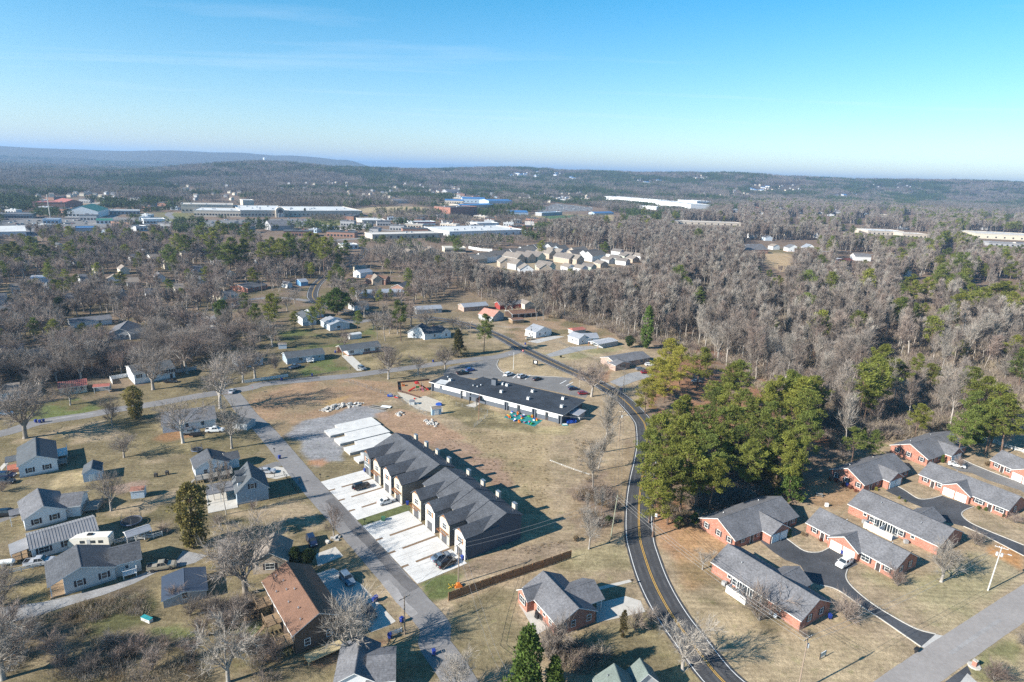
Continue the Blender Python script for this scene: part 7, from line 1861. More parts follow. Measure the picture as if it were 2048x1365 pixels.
# scattered houses of the right wood
def fh(label,zone,x0,y0,x1,y1,depth,ze,rise,wall,roof,ridge='x',**k):return house(label,[dict(e=((zone,x0,y0),(zone,x1,y1),depth),ze=ze,rise=rise,ridge=ridge,wall=wall,roof=roof,**k)])
fh('large house with grey hipped roofs in the clearing of the right wood','L3',405,672,555,672,14,5,6,BRICK2,RGREY,hip=6,wins='F.3v F.6v F.8d')
fh('small white gabled house left of the pair in the clearing','L3',580,655,622,655,10,4,3,WHITE,RTAN,'y')
fh('white gabled house with brick base in the clearing','L3',668,662,735,664,12,5,4,WHITE,RGREY,'y',foot=BRICK,wins='F.3w F.7w')
fh('white house with shining pale roof at the end of the clearing','L3',768,662,832,664,12,5,4.5,WHITE,RMETAL,'y',wins='F.3w F.7w')
fh('tall white house behind bare trees above the clearing','L3',840,580,918,582,12,7,3,WHITE,RGREY,'x',wins='F.2w F.5w F.8w')
r,bs = fh('low brick house with a red roof between two dark pines','L3',968,748,1060,738,12,4,2.5,BRICK2,mat('maroon_shingles',(0.17,0.06,0.045),.9,.14,.5),'x',wins='F.3w F.7w')
fh('grey-roofed house behind the red-roofed one','L3',1060,712,1158,716,12,5,3,WHITE,RGREY,'x')
fh('pale grey roof left of the red-roofed house','L3',905,728,985,738,10,4,2,WHITE,RMETAL,'x')
fh('tan-roofed house among the wood in front of the red-roofed house','L3',985,790,1045,785,10,3.5,2,TAN,RTAN,'x')
for k,(x,y) in enumerate(((445,588),(535,602),(650,575),(955,600),(1330,540),(1465,535),(1815,545),(1820,735),(2010,640),(1350,805))):house('pale house glimpsed between the trees of the right wood',[dict(e=(('L3',x,y),('L3',x + 45,y + 1),11),ze=4.5,rise=3,ridge='xy'[k % 2],wall=(WHITE,PALEBLUE,CREAM)[k % 3],roof=RGREY)],'house','house','houses in the right wood')
for k,(x,y,w,wl_,rf) in enumerate(((470,845,50,WHITE,RGREY),(620,850,90,WHITE,RTAN),(740,865,75,WHITE,RTAN),(910,835,60,WHITE,RGREY),(560,790,50,CREAM,RTAN),(700,790,60,CREAM,RTAN),(1400,705,45,GREYSIDE,RTAN),(1500,735,90,GREYSIDE,RTAN),(1710,670,50,WHITE,RGREEN),(960,760,60,CREAM,RTAN),(170,610,50,WHITE,RGREY),(820,690,60,CREAM,RGREY),(1150,660,50,WHITE,RGREY))):
 house('pale house half hidden in the bare trees of the left neighbourhood',[dict(e=(('L1',x,y),('L1',x + w,y - 4),10),ze=3.6,rise=2.6,ridge='xy'[k % 2],wall=wl_,roof=rf)],'house','house','houses in the left wood')
for k,(x,y,w) in enumerate(((440,672,60),(510,675,55),(300,690,60),(395,690,40),(90,790,70),(190,850,60))):
 house('tan house at the far street beside the wood, left of the subdivision',[dict(e=(('L2',x,y),('L2',x + w,y - 2),11),ze=4.0,rise=3,ridge='xy'[k % 2],wall=(CREAM,TAN)[k % 2],roof=RTAN)],'house','house','tan houses left of the subdivision')
for k,(x,y,w) in enumerate(((60,700,50),(150,760,55),(330,650,50),(560,700,45),(880,720,55),(1060,690,50),(1130,790,60),(1250,740,55),(250,900,60),(380,960,65),(60,900,60),(690,940,65),(850,930,60),(1020,900,60),(1160,860,60),(760,720,50),(430,745,45),(1330,820,60))):
 house('pale house in the gardens and bare trees of the far left neighbourhood',[dict(e=(('L1',x,y),('L1',x + w,y - 4),10),ze=3.4,rise=2.4,ridge='xxy'[k % 3],wall=(WHITE,CREAM,PALEBLUE,GREYSIDE)[k % 4],roof=(RGREY,RTAN,RSLATE)[k % 3],oh=.4,wins='F.3w F.7w')],'house','house','houses in the far left gardens')
 LHOUSE.append(('L1',x,x + w,y,26))
# distant houses on the hills, too small to show parts
def dh_mesh(k):
 def f():
  mb = MB();w,d,z = (12,10,6) if k < 3 else (30,14,8)
  mb.extrude([(0,0),(d,0),(d,z),(d/2,z + 4),(0,z)],-w/2,w/2,'x',0,[0,0,1,1,0])
  return mb.mesh('distant_house',[(GREYSIDE,CREAM,BEIGEW,WHITE)[k],(RGREY,RTAN,RSLATE,RBRIGHTBLUE)[k]])
 return cached(('dh',k),f)
DIST = []
def hillpt(pxx,pyy):
 """walk out along the view ray until it meets the terrain"""
 p1 = at(pxx,max(pyy,HY + RS*(pxx - 1024) + 1.0),0.0)
 d = Vector((p1.x,p1.y)).normalized()
 dirz = None
 sp,cp = math.sin(PITCH),math.cos(PITCH)
 u,v = (pxx - 1024)/F,(pyy - 682.5)/F
 x,y = u*cr + v*sr,-u*sr + v*cr
 dv = Vector((x,cp - y*sp,-sp - y*cp));dv /= math.hypot(dv.x,dv.y)
 s = np.arange(900,9000,15.0)
 hh = hill(dv.x*s,dv.y*s) - (CAMZ + dv.z*s)
 k = np.argmax(hh > 0)
 if hh[k] <= 0:return None
 return Vector((dv.x*s[k],dv.y*s[k],float(hill(np.array([dv.x*s[k]]),np.array([dv.y*s[k]]))[0])))
def distant(zone,x0,x1,y0,y1,n,kinds,label,group,seed):
 rr = random.Random(seed)
 for i in range(n):
  p = hillpt(*px(zone,rr.uniform(x0,x1),rr.uniform(y0,y1)))
  if p is None:continue
  DIST.append((p.x,p.y))
  tag(put('distant_house',dh_mesh(rr.choice(kinds)),None,(p.x,p.y,p.z + 1),rr.uniform(-.8,.8),.72),label,'house',group)
distant('L1',840,1010,180,205,16,(0,0,1),'white house in the cluster on the rise left of the tower hill','houses on the left rise',1)
distant('L1',550,610,215,230,4,(0,),'white house alone on the far left woods','white houses in the far left woods',2)
distant('L1',180,700,345,380,14,(0,1,2),'pale house among trees behind the green-roofed hall','houses behind the halls',3)
distant('L1',1000,1400,300,390,18,(0,1,2),'pale house in the trees behind the white complex','houses behind the white complex',4)
distant('L1',1650,2040,280,330,14,(0,1),'pale house on the slope right of the tower hill','houses on the tower slope',5)
distant('L2',230,860,190,225,60,(0,0,1),'white house in the hillside housing below the pale ridge','hillside housing',6)
distant('L2',980,1330,222,250,22,(3,3,0),'white row house with a blue roof on the far hillside','blue-roofed row houses',7)
distant('L2',1350,1420,250,262,4,(3,),'blue-roofed row house right of the hillside rows','right blue-roofed row houses',8)
distant('L2',300,700,290,350,26,(0,1,2),'pale house among trees above the tan field','houses above the tan field',9)
distant('L2',0,300,330,390,12,(0,1,2),'pale house in trees left of the tan field','houses left of the tan field',10)
distant('L2',1700,1900,270,295,10,(0,3),'white block on the right far slope','white blocks on the right slope',11)
distant('L2',1050,1500,340,400,20,(0,1,2),'pale house between the school and the factory','houses by the factory',12)
distant('L3',110,200,236,262,10,(0,1),'white house in the bright cluster on the right hilltop','hilltop houses',13)
distant('L3',120,760,295,380,44,(0,1,2),'pale house in the town on the right slope','houses on the right slope',14)
distant('L3',415,550,310,335,8,(0,3,3),'cream block in the town on the right slope','cream blocks on the right slope',15)
distant('L3',880,1150,355,395,14,(0,3),'white shed on the tan strip of the right slope','sheds on the tan strip',16)
distant('L3',1160,1450,280,320,8,(0,),'white house high on the right ridge','houses on the right ridge',17)
BLK = [(WHITE,RWHITE),(BEIGEW,CREAMR),(GREYW,RGREY),(BRICK2,RSLATE),(BLUEW,RMETAL)]
def block_mesh(k):
 def f():
  mb = MB();w,d,h = ((16,11,5),(26,14,5),(20,12,7),(34,16,6),(12,10,4))[k]
  mb.box(-w/2,w/2,0,d,0,h);mb.box(-w/2 - .4,w/2 + .4,-.4,d + .4,h,h + .5,1);mb.box(-w*.2,-w*.05,d*.4,d*.7,h + .5,h + 1.8,1);mb.box(w*.1,w*.2,d*.5,d*.75,h + .5,h + 1.6,0)
  for i in range(int(w/4)):mb.box(-w/2 + 1 + 4*i,-w/2 + 3.4 + 4*i,-.12,0,1,3.2,2)
  return mb.mesh('town_block',[BLK[k][0],BLK[k][1],GLASS])
 return cached(('blk',k),f)
def town(zone,pts,n,label,group,seed):
 rr = random.Random(seed);poly = [tuple(px(zone,*p)) for p in pts]
 bx,by = [p[0] for p in poly],[p[1] for p in poly];k = 0
 for _ in range(n*30):
  if k >= n:break
  a,b_ = rr.uniform(min(bx),max(bx)),rr.uniform(min(by),max(by))
  if not in_poly(np.array([a]),np.array([b_]),poly)[0]:continue
  p = at(a,b_)
  bad = any(in_poly(np.array([p.x]),np.array([p.y]),P)[0] or min(math.hypot(p.x - c[0],p.y - c[1]) for c in P) < 28 for P in KEEP_OFF[-400:] if abs(P[0][1] - p.y) < 250) or any(len(P) > 3 and P[0] == P[-1] and in_poly(np.array([p.x]),np.array([p.y]),P)[0] for P,w in ROADS)
  if bad:continue
  k += 1;j = rr.randrange(5)
  tag(put('town_building',block_mesh(j),None,(p.x,p.y,gz(p.x,p.y)),rr.choice((0,0,.3,-.3,1.57))),label,'building',group)
  KEEP_OFF.append([(p.x - 12,p.y - 2),(p.x + 12,p.y - 2),(p.x + 12,p.y + 12),(p.x - 12,p.y + 12)])
  x0,y0 = to_px(p.x,p.y,0);x1,y1 = to_px(p.x,p.y + 12,7);FRONTS.append([(x0 - 5,y0),(x0 + 5,y0),(x0 + 5,y1),(x0 - 5,y1)])
town('L1',[(0,500),(960,485),(980,560),(600,585),(0,585)],26,'small shop or office along the avenue before the white complex','shops along the avenue',1)
town('L1',[(0,385),(600,380),(1050,395),(1050,440),(620,450),(600,470),(0,470)],22,'small building in the trees left of the white complex','buildings left of the white complex',2)
town('L1',[(1300,540),(2040,545),(2040,600),(1700,600),(1300,560)],16,'small building among trees in front of the white complex','buildings before the white complex',3)
town('L2',[(100,490),(640,490),(640,575),(200,590),(0,600),(0,545)],22,'small building in the trees below the tan field','buildings below the tan field',4)
town('L2',[(300,370),(1000,345),(1500,370),(1560,390),(1080,395),(1000,380),(600,380)],24,'small building between the school and the hills','buildings behind the school',5)
town('L2',[(810,490),(1150,500),(1180,540),(1100,575),(640,575),(640,500)],16,'small building behind the storage roofs','buildings behind the storage roofs',6)
town('L3',[(200,440),(700,430),(1500,470),(1500,500),(700,480),(300,470)],14,'small building glimpsed in the upper right wood','buildings in the upper right wood',7)
# radio masts on the hill
def mast(pxx,pyb,h,label):
 p = hillpt(pxx,pyb) or Vector((*bearing(pxx,3300),90))
 root = thing('radio_mast',label,'radio mast',p)
 for a in range(3):
  t0 = 2*math.pi*a/3
  mb = MB();mb.tube((2.2*math.cos(t0),2.2*math.sin(t0),0),(.9*math.cos(t0),.9*math.sin(t0),h),.7,.55,4);mb.put('leg',STEEL,root)
 mb = MB();n = int(h/5)
 for i in range(n):
  for a in range(3):
   t0,t1 = 2*math.pi*a/3,2*math.pi*(a + 1)/3
   r0,r1 = 2.2 - 1.5*i/n,2.2 - 1.5*(i + 1)/n
   mb.tube((r0*math.cos(t0),r0*math.sin(t0),h*i/n),(r1*math.cos(t1),r1*math.sin(t1),h*(i + 1)/n),.15,.15,3)
 mb.put('lattice',STEEL,root)
 BX((-1.6,1.6,-1.6,1.6,h*.8,h*.84),'antenna',WTRIM,root)
mast(534,319,72,'left radio mast on the wooded hill, the shorter of two');mast(545,319,92,'right radio mast on the wooded hill, the taller of two')
p = hillpt(529,321)
if p:
 root = thing('water_tank','white storage tank on the wooded hill by the radio masts','water tank',p);mb = MB();mb.lathe([(14,0),(14,22),(9,26),(1,28)],16);mb.put('tank',WTRIM,root);DIST.append((p.x,p.y))
# ================================================================== trees
def leafmat(name,col,var=.35,scale=.9,objrand=.22,trans=.25,hue=None):
 m = bpy.data.materials.new(name);m.use_nodes = True
 t = m.node_tree;b = t.nodes['Principled BSDF']
 b.inputs['Roughness'].default_value = .75;b.inputs['Specular IOR Level'].default_value = .12
 tcn = N(t,'ShaderNodeTexCoord');n = N(t,'ShaderNodeTexNoise');n.inputs['Scale'].default_value = scale;n.inputs['Detail'].default_value = 4
 t.links.new(tcn.outputs['Object'],n.inputs[0])
 r = N(t,'ShaderNodeMapRange');r.inputs['From Min'].default_value,r.inputs['From Max'].default_value = .3,.7;r.inputs['To Min'].default_value,r.inputs['To Max'].default_value = 1 - var,1 + var
 t.links.new(n.outputs[0],r.inputs[0])
 oi = N(t,'ShaderNodeObjectInfo')
 r2 = N(t,'ShaderNodeMapRange');r2.inputs['To Min'].default_value,r2.inputs['To Max'].default_value = 1 - objrand,1 + objrand
 t.links.new(oi.outputs['Random'],r2.inputs[0])
 mm = N(t,'ShaderNodeMath',operation='MULTIPLY');t.links.new(r.outputs[0],mm.inputs[0]);t.links.new(r2.outputs[0],mm.inputs[1])
 base = N(t,'ShaderNodeMix',data_type='RGBA');base.inputs[6].default_value = (*col,1);base.inputs[7].default_value = (*(hue or tuple(c*.8 for c in col)),1)
 fr = N(t,'ShaderNodeMath',operation='FRACT');k9 = N(t,'ShaderNodeMath',operation='MULTIPLY');k9.inputs[1].default_value = 7.31
 t.links.new(oi.outputs['Random'],k9.inputs[0]);t.links.new(k9.outputs[0],fr.inputs[0]);t.links.new(fr.outputs[0],base.inputs[0])
 s = N(t,'ShaderNodeVectorMath',operation='SCALE');t.links.new(base.outputs[2],s.inputs[0]);t.links.new(mm.outputs[0],s.inputs['Scale'])
 t.links.new(s.outputs[0],b.inputs['Base Color'])
 if trans:
  tr = N(t,'ShaderNodeBsdfTranslucent');t.links.new(s.outputs[0],tr.inputs[0])
  mixs = N(t,'ShaderNodeMixShader');mixs.inputs[0].default_value = trans
  out = t.nodes['Material Output']
  t.links.new(b.outputs[0],mixs.inputs[1]);t.links.new(tr.outputs[0],mixs.inputs[2]);t.links.new(mixs.outputs[0],out.inputs[0])
 return m
BARK = leafmat('grey_bark',(.26,.225,.19),.3,.8,.18,0,(.46,.42,.375))
PBARK = leafmat('pine_bark',(.17,.115,.085),.3,.8,.15,0)
PALEBARK = leafmat('pale_bark',(.34,.31,.275),.3,.8,.12,0)
TWIG = leafmat('twig',(.215,.178,.152),.25,.4,.26,.12,(.295,.255,.22))
TWIGR = leafmat('reddish_twig',(.235,.178,.15),.25,.4,.2,.12,(.275,.225,.19))
TWIGP = leafmat('pale_twig',(.33,.295,.255),.25,.4,.15,0)
PINE = leafmat('pine_needles',(.130,.162,.042),.42,.45,.26,.28,(.205,.208,.042))
GOLD = leafmat('golden_pine_needles',(.30,.275,.05),.3,.55,.1,.25)
CEDARG = leafmat('cedar_green',(.085,.085,.03),.4,.6,.2,.15,(.10,.08,.035))
BRIGHTG = leafmat('bright_evergreen',(.105,.155,.035),.35,.6,.15,.25)
DARKG = leafmat('dark_evergreen',(.05,.075,.025),.35,.6,.2,.15)
BUSHR = leafmat('red_brown_bush',(.22,.085,.055),.3,2,.15,.2)
BUSHT = leafmat('tan_bush',(.27,.20,.12),.3,2,.15,.2)
def npmesh(name,V,Fc,mats):
 me = bpy.data.meshes.new(name)
 V,Fc = np.asarray(V,np.float32),np.asarray(Fc,np.int32)
 k = Fc.shape[1]
 me.vertices.add(len(V));me.vertices.foreach_set('co',V.ravel())
 me.loops.add(Fc.size);me.loops.foreach_set('vertex_index',Fc.ravel())
 me.polygons.add(len(Fc));me.polygons.foreach_set('loop_start',np.arange(0,Fc.size,k,dtype=np.int32))
 me.update(calc_edges=True)
 for m in (mats if isinstance(mats,(list,tuple)) else [mats]):me.materials.append(m)
 return me
class TriB:
 """fast triangle collector for tubes and slivers"""
 def __init__(s):s.v,s.f = [],[]
 def tube(s,a,b_,r0,r1,k):
  d = b_ - a;L = d.length
  if L < 1e-5:return
  d = d/L;u = d.orthogonal().normalized();w = d.cross(u);n = len(s.v)
  for p,r in ((a,r0),(b_,r1)):
   for i in range(k):
    t = 6.28318*i/k;x = p + u*(r*math.cos(t)) + w*(r*math.sin(t));s.v.append((x.x,x.y,x.z))
  for i in range(k):
   j = (i + 1) % k
   s.f.append((n + i,n + j,n + k + j));s.f.append((n + i,n + k + j,n + k + i))
 def sliver(s,a,d,L,w,rr):
  u = Vector((rr.gauss(0,1),rr.gauss(0,1),rr.gauss(0,1)));u = (u - d*u.dot(d))
  if u.length < 1e-4:return
  u = u.normalized()*(w/2);e = a + d*L;n = len(s.v)
  for p in (a - u,a + u,e):s.v.append((p.x,p.y,p.z))
  s.f.append((n,n + 1,n + 2))
 def mesh(s,name,m,sc=1):return npmesh(name,np.array(s.v)*sc,s.f,m)
def randdir(d,ang,rr):
 u = d.orthogonal().normalized();w = d.cross(u);t = rr.uniform(0,6.28318)
 return (d*math.cos(ang) + (u*math.cos(t) + w*math.sin(t))*math.sin(ang)).normalized()
UP = Vector((0,0,1))
def bare_tree(seed,style='open',H=14.0,detail=2,tw=.045,bark=None,twig=None,narrow=1.0):
 """winter tree: a tapering, forking trunk with limbs, and a crown of finer branches and twigs; returns two meshes"""
 rr = random.Random(seed)
 T,C = TriB(),TriB()
 def grow(p,d,L,r,lvl,trop):
  tgt = T if lvl <= 1 else C
  ns = (5,4,3,2)[min(lvl,3)]
  k = (8,6,4,3)[min(lvl,3)]
  pts = [p];rad_ = [r]
  for i in range(ns):
   d = (d + Vector((rr.gauss(0,1),rr.gauss(0,1),rr.gauss(0,.7)))*(.10 + .05*lvl) + UP*trop).normalized()
   q_ = pts[-1] + d*(L/ns);pts.append(q_);rad_.append(r*(1 - .72*(i + 1)/ns))
   tgt.tube(pts[-2],q_,rad_[-2],rad_[-1],k)
   if lvl < detail:
    nch = {0:0,1:2,2:3 if detail > 2 else 2,3:1}[lvl]
    if i == ns - 1:nch += 1
    if i == 0 and lvl >= 1:nch = 1 if lvl == 1 else 0
    for _ in range(nch):
     ang = rr.uniform(.45,.95);f = rr.random()
     b0 = pts[-2].lerp(q_,f)
     grow(b0,randdir(d,ang,rr),L*rr.uniform(.42,.66),rad_[-1]*rr.uniform(.55,.8) + .008,lvl + 1,trop + .02)
   else:
    for _ in range(3 if style == 'forest' else 5):
     b0 = pts[-2].lerp(q_,rr.random())
     C.sliver(b0,(randdir(d,rr.uniform(.25,.9),rr) + UP*(.45 if style == 'forest' else .1)).normalized(),L*(rr.uniform(.6,1.15) if style == 'forest' else rr.uniform(.45,.9)),tw*rr.uniform(.7,1.3),rr)
  return pts,rad_,d
 if style == 'open':
  th = H*rr.uniform(.22,.30);r0 = H*.026
  p,d = Vector((0,0,-.2)),Vector((rr.uniform(-.06,.06),rr.uniform(-.06,.06),1)).normalized()
  T.tube(p,p + d*.7,r0*1.5,r0*1.05,8);p = p + d*.7
  top = p + d*th;T.tube(p,top,r0*1.05,r0*.85,8)
  n = rr.randint(5,7)
  for i in range(n):
   a = 6.283*(i + rr.uniform(-.3,.3))/n;tilt = rr.uniform(.35,.85)*narrow if i else .1
   dd = Vector((math.cos(a)*math.sin(tilt),math.sin(a)*math.sin(tilt),math.cos(tilt)))
   grow(p.lerp(top,rr.uniform(.55,1.0)),dd,H*rr.uniform(.38,.52),r0*rr.uniform(.42,.6),1,.05)
 elif style == 'forest':
  r0 = H*.0135
  p,d = Vector((0,0,-.2)),Vector((rr.uniform(-.04,.04),rr.uniform(-.04,.04),1)).normalized()
  ns = 9;pts = [p]
  for i in range(ns):
   d = (d + Vector((rr.gauss(0,1),rr.gauss(0,1),0))*.045 + UP*.05).normalized()
   q_ = pts[-1] + d*(H*.9/ns);ra,rb = r0*(1 - .09*i),r0*(1 - .09*(i + 1))
   T.tube(pts[-1],q_,ra,rb,7);pts.append(q_)
   if i >= 3:
    for _ in range(3 if i < 8 else 6):
     tilt = rr.uniform(.25,.75)*narrow
     grow(pts[-2].lerp(q_,rr.random()),randdir(d,tilt,rr),H*rr.uniform(.16,.27)*(1.3 - .075*i),rb*.55,1,.14)
 else:# shrub / multi-stem
  for i in range(rr.randint(9,13)):
   a = rr.uniform(0,6.283);tilt = rr.uniform(.05,.62)*narrow
   grow(Vector((rr.gauss(0,.12),rr.gauss(0,.12),-.05)),Vector((math.cos(a)*math.sin(tilt),math.sin(a)*math.sin(tilt),math.cos(tilt))),H*rr.uniform(.6,.8),H*.011,1,.05)
 zmax = max(v[2] for v in C.v)
 return T.mesh('trunk',bark or BARK,H/zmax),C.mesh('crown',twig or TWIG,H/zmax)
def foliage(centers,radii,n,size,rng,flat=.75,up=.3,aspect=.34):
 """n small leaf or needle-spray triangles spread through each clump"""
 centers = np.asarray(centers,float);radii = np.asarray(radii,float)
 C = np.repeat(centers,n,0);Rr = np.repeat(radii,n)[:,None]
 v = rng.normal(size=C.shape);v /= np.linalg.norm(v,axis=1)[:,None]
 rad_ = rng.uniform(.25,1,(len(C),1)) ** .6
 off = v*rad_*Rr*np.array([1,1,flat])
 P = C + off
 d = v*.8 + rng.normal(size=C.shape)*.6 + np.array([0,0,up]);d /= np.linalg.norm(d,axis=1)[:,None]
 w = np.cross(d,rng.normal(size=C.shape));w /= np.linalg.norm(w,axis=1)[:,None] + 1e-9
 s = size*rng.uniform(.6,1.4,(len(C),1))
 V = np.stack([P - w*s*aspect,P + w*s*aspect,P + d*s],1).reshape(-1,3)
 Fc = np.arange(len(V)).reshape(-1,3)
 return V,Fc
def pine_tree(seed,H=21.0,clear=.38,cr=4.6,m=None,dens=50,lump=.92,size=.40):
 rr = random.Random(seed);rng = np.random.default_rng(seed)
 T = TriB();p = Vector((0,0,-.3));d = Vector((rr.uniform(-.03,.03),rr.uniform(-.03,.03),1)).normalized()
 pts = [p];r0 = H*.0135
 for i in range(10):
  d = (d + Vector((rr.gauss(0,1),rr.gauss(0,1),0))*.03 + UP*.1).normalized();q_ = pts[-1] + d*(H*.97/10)
  T.tube(pts[-1],q_,r0*(1 - .092*i),r0*(1 - .092*(i + 1)),7);pts.append(q_)
 cs,rs = [],[]
 z = clear;k = 0
 while z < .985:
  u = (z - clear)/(1 - clear)
  prof = (math.sin(math.pi*min(1,.22 + u*.80)) ** .7)*(1 if u < .55 else 1 - .45*((u - .55)/.45) ** 2)
  i = min(int(z*10),9);base = pts[i].lerp(pts[i + 1],z*10 - i)
  for _ in range(rr.randint(2,4)):
   if rr.random() < .2:continue
   a = rr.uniform(0,6.283);L = cr*prof*rr.uniform(.55,1.12)
   el = rr.uniform(-.1,.25) + .55*u
   dd = Vector((math.cos(a)*math.cos(el),math.sin(a)*math.cos(el),math.sin(el)))
   e = base + dd*L
   T.tube(base,e,r0*.28*(1 - .5*u),r0*.08,4)
   nc = max(2,int(L/1.0))
   for c in range(nc):
    f = 1 - c*.62/nc
    cc = base.lerp(e,f) + Vector((rr.gauss(0,.45),rr.gauss(0,.45),rr.uniform(-.1,.5)))
    cs.append(tuple(cc));rs.append(rr.uniform(.62,1.12)*lump*(.75 + .25*prof))
  z += rr.uniform(.018,.032)
 V,Fc = foliage(cs,rs,dens,size,rng,.62,.45,.26)
 return T.mesh('trunk',PBARK),npmesh('crown',V,Fc,m or PINE)
def cone_tree(seed,H=9.0,br=2.6,m=None,dens=26,size=.34,shape='cone',low=.04):
 rr = random.Random(seed);rng = np.random.default_rng(seed)
 T = TriB();T.tube(Vector((0,0,-.3)),Vector((0,0,H*.8)),H*.02,H*.006,7)
 cs,rs = [],[]
 lobes = [(rr.uniform(0,6.283),rr.uniform(.1,.9),rr.uniform(.75,1.25)) for _ in range(14)]
 n = int(150*(br/2.6)*(H/9) ** .7) + 30
 for i in range(n):
  u = rr.random() ** (.8 if shape == 'cone' else 1.0)
  z = low + u*(.97 - low)
  if shape == 'cone':R_ = br*(1 - u) ** .8*(.9 + .2*math.sin(9*u + seed)) + .12
  elif shape == 'column':R_ = br*(min(1,u*5)*(1 - u ** 5))
  else:R_ = br*math.sqrt(max(.02,1 - (2*u - .92) ** 2*.98))*(.85 + .3*math.sin(5*u + seed*1.7))
  a = rr.uniform(0,6.283)
  R_ *= min(lobes,key=lambda l:(math.cos(a - l[0]) - 1) ** 2*2 + (u - l[1]) ** 2*6)[2]
  f = math.sqrt(rr.uniform(.25,1))*rr.uniform(.8,1.12)
  cs.append((R_*f*math.cos(a),R_*f*math.sin(a),z*H));rs.append(rr.uniform(.35,.72)*(br/2.6) ** .5*(H/9) ** .3)
  if i % 5 == 0:T.tube(Vector((0,0,z*H*.9)),Vector(cs[-1]),.05,.02,3)
 V,Fc = foliage(cs,rs,dens,size,rng,.8,.35,.36)
 return T.mesh('trunk',PBARK),npmesh('crown',V,Fc,m or CEDARG)
HB = 14.0
OPEN = [bare_tree(100 + i,'open',HB,3,.05) for i in range(5)]
OPENR = [bare_tree(120 + i,'open',HB,3,.05,BARK,TWIGR) for i in range(2)]
OPENP = [bare_tree(130 + i,'open',HB,3,.055,PALEBARK,TWIGP,.8) for i in range(3)]
FOREST = [bare_tree(140 + i,'forest',HB,2,.05,None,(TWIG,TWIG,TWIGR,TWIG,TWIG)[i]) for i in range(5)]
FORESTP = [bare_tree(150 + i,'forest',HB,2,.05,PALEBARK,TWIGP) for i in range(3)]
SHRUB = [bare_tree(160 + i,'shrub',HB,2,.12,PALEBARK,TWIGR,1.0) for i in range(3)]
SHRUBG = [bare_tree(170 + i,'shrub',HB,2,.12,BARK,TWIG,1.1) for i in range(2)]
HP_ = 21.0
PINES = [pine_tree(200 + i,HP_,(.42,.48,.34,.46,.38)[i],(4.9,4.3,5.3,4.5,5.0)[i]) for i in range(5)]
GOLDP = [pine_tree(220 + i,HP_,.22,6.2,GOLD,44,1.15) for i in range(2)]
HC = 9.0
CEDARS = [cone_tree(230 + i,HC,2.7,CEDARG) for i in range(3)]
BRIGHTC = [cone_tree(240 + i,HC,2.5,BRIGHTG) for i in range(2)]
ROUND = [cone_tree(250 + i,HC,3.6,(DARKG,BRIGHTG)[i % 2],30,.36,'round',.16) for i in range(4)]
COLUMN = [cone_tree(260,HC,1.1,CEDARG,26,.3,'column'),cone_tree(261,HC,1.3,BRIGHTG,30,.3,'column'),cone_tree(262,HC,1.6,DARKG,26,.34,'column')]
BUSHES = {c:cone_tree(270 + i,1.6,.9,m_,20,.16,'round',.1) for i,(c,m_) in enumerate((('green',BRIGHTG),('dark',DARKG),('red',BUSHR),('tan',BUSHT),('gold',GOLD)))}
OLIVEM = leafmat('olive_cedar',(.22,.185,.062),.35,.7,.1,.25)
OLIVEC = cone_tree(290,HC,2.6,OLIVEM,34,.3,'round',.06)
TREES = []
def tree(name,label,p,h,var,H,group=None,cat=None,rz=None,wide=1.0):
 p = Vector((p[0],p[1],gz(p[0],p[1])))
 root = thing(name,label,cat or {'bare_tree':'tree','pine_tree':'pine','cedar_tree':'cedar','evergreen_tree':'evergreen','bush':'bush','bare_shrub':'shrub'}[name],p,R.uniform(0,6.283) if rz is None else rz,group)
 s = h/H
 for nm,me_ in (('trunk',var[0]),('crown',var[1])):put(nm if name not in ('bush','bare_shrub') else {'trunk':'stem','crown':'foliage' if name == 'bush' else 'twigs'}[nm],me_,root,(0,0,0),0,(s*wide,s*wide,s))
 TREES.append((p.x,p.y))
 return root
def T_(label,zone,bx,by,top,pool,H,name='bare_tree',wide=1.0,group=None,hmax=30,rz=None):
 """a tree from its foot and the pixel row of its top, both in a zoom frame"""
 p = q(zone,bx,by)
 if isinstance(top,tuple):tx,ty = px(*top)
 else:tx,ty = px(zone,bx,top)
 h = min(max(height_of(p,tx,ty),1.0),hmax)
 return tree(name,label,p,h,pool if isinstance(pool,tuple) else R.choice(pool),H,group,None,rz,wide)
O = OPEN
T_('big dark bare tree with a heavy forked trunk at the left edge by the street','M1',205,1352,('M1',160,830),O[0],HB,wide=1.15)
T_('thin bare tree on the verge between cross street and worn lawn','N1',1098,172,('M1',835,985),O[1],HB,wide=.8)
T_('squat crooked bare tree in the middle of the worn lawn','N1',1210,465,205,O[2],HB,wide=1.25)
T_('straight bare tree behind the trampoline, with a long shadow','N1',1083,985,545,O[3],HB,wide=.8)
T_('bare tree before the long low white house, left of the pickup','N2',512,292,('M1',1430,960),O[4],HB)
T_('bare tree with cut branches right of the white pickup','N2',940,340,('M1',1830,985),OPENP[0],HB,wide=.75)
T_('tall spreading bare tree at the bend of the cross street','M1',1768,1112,('M1',1760,570),O[1],HB,wide=1.0)
T_('dense round bare tree in front of the two-storey white house','M1',1230,962,('M1',1200,565),O[2],HB,wide=1.15)
T_('small bare tree before the red-roofed cottage','M1',566,1086,880,O[3],HB,wide=1.2)
T_('bare tree right of the two-storey white house','M1',1500,832,470,OPENR[0],HB,wide=1.1)
T_('small bare street tree with stones at its foot, by the terrace','N2',1838,1112,790,OPENR[1],HB,wide=.75)
T_('big old bare oak over the beige house','B2',172,530,('N2',1060,900),O[0],HB,wide=1.15)
T_('pale wide bare tree in front of the brown apartment house','B2',1052,1062,('B2',1010,440),OPENP[1],HB,wide=1.0)
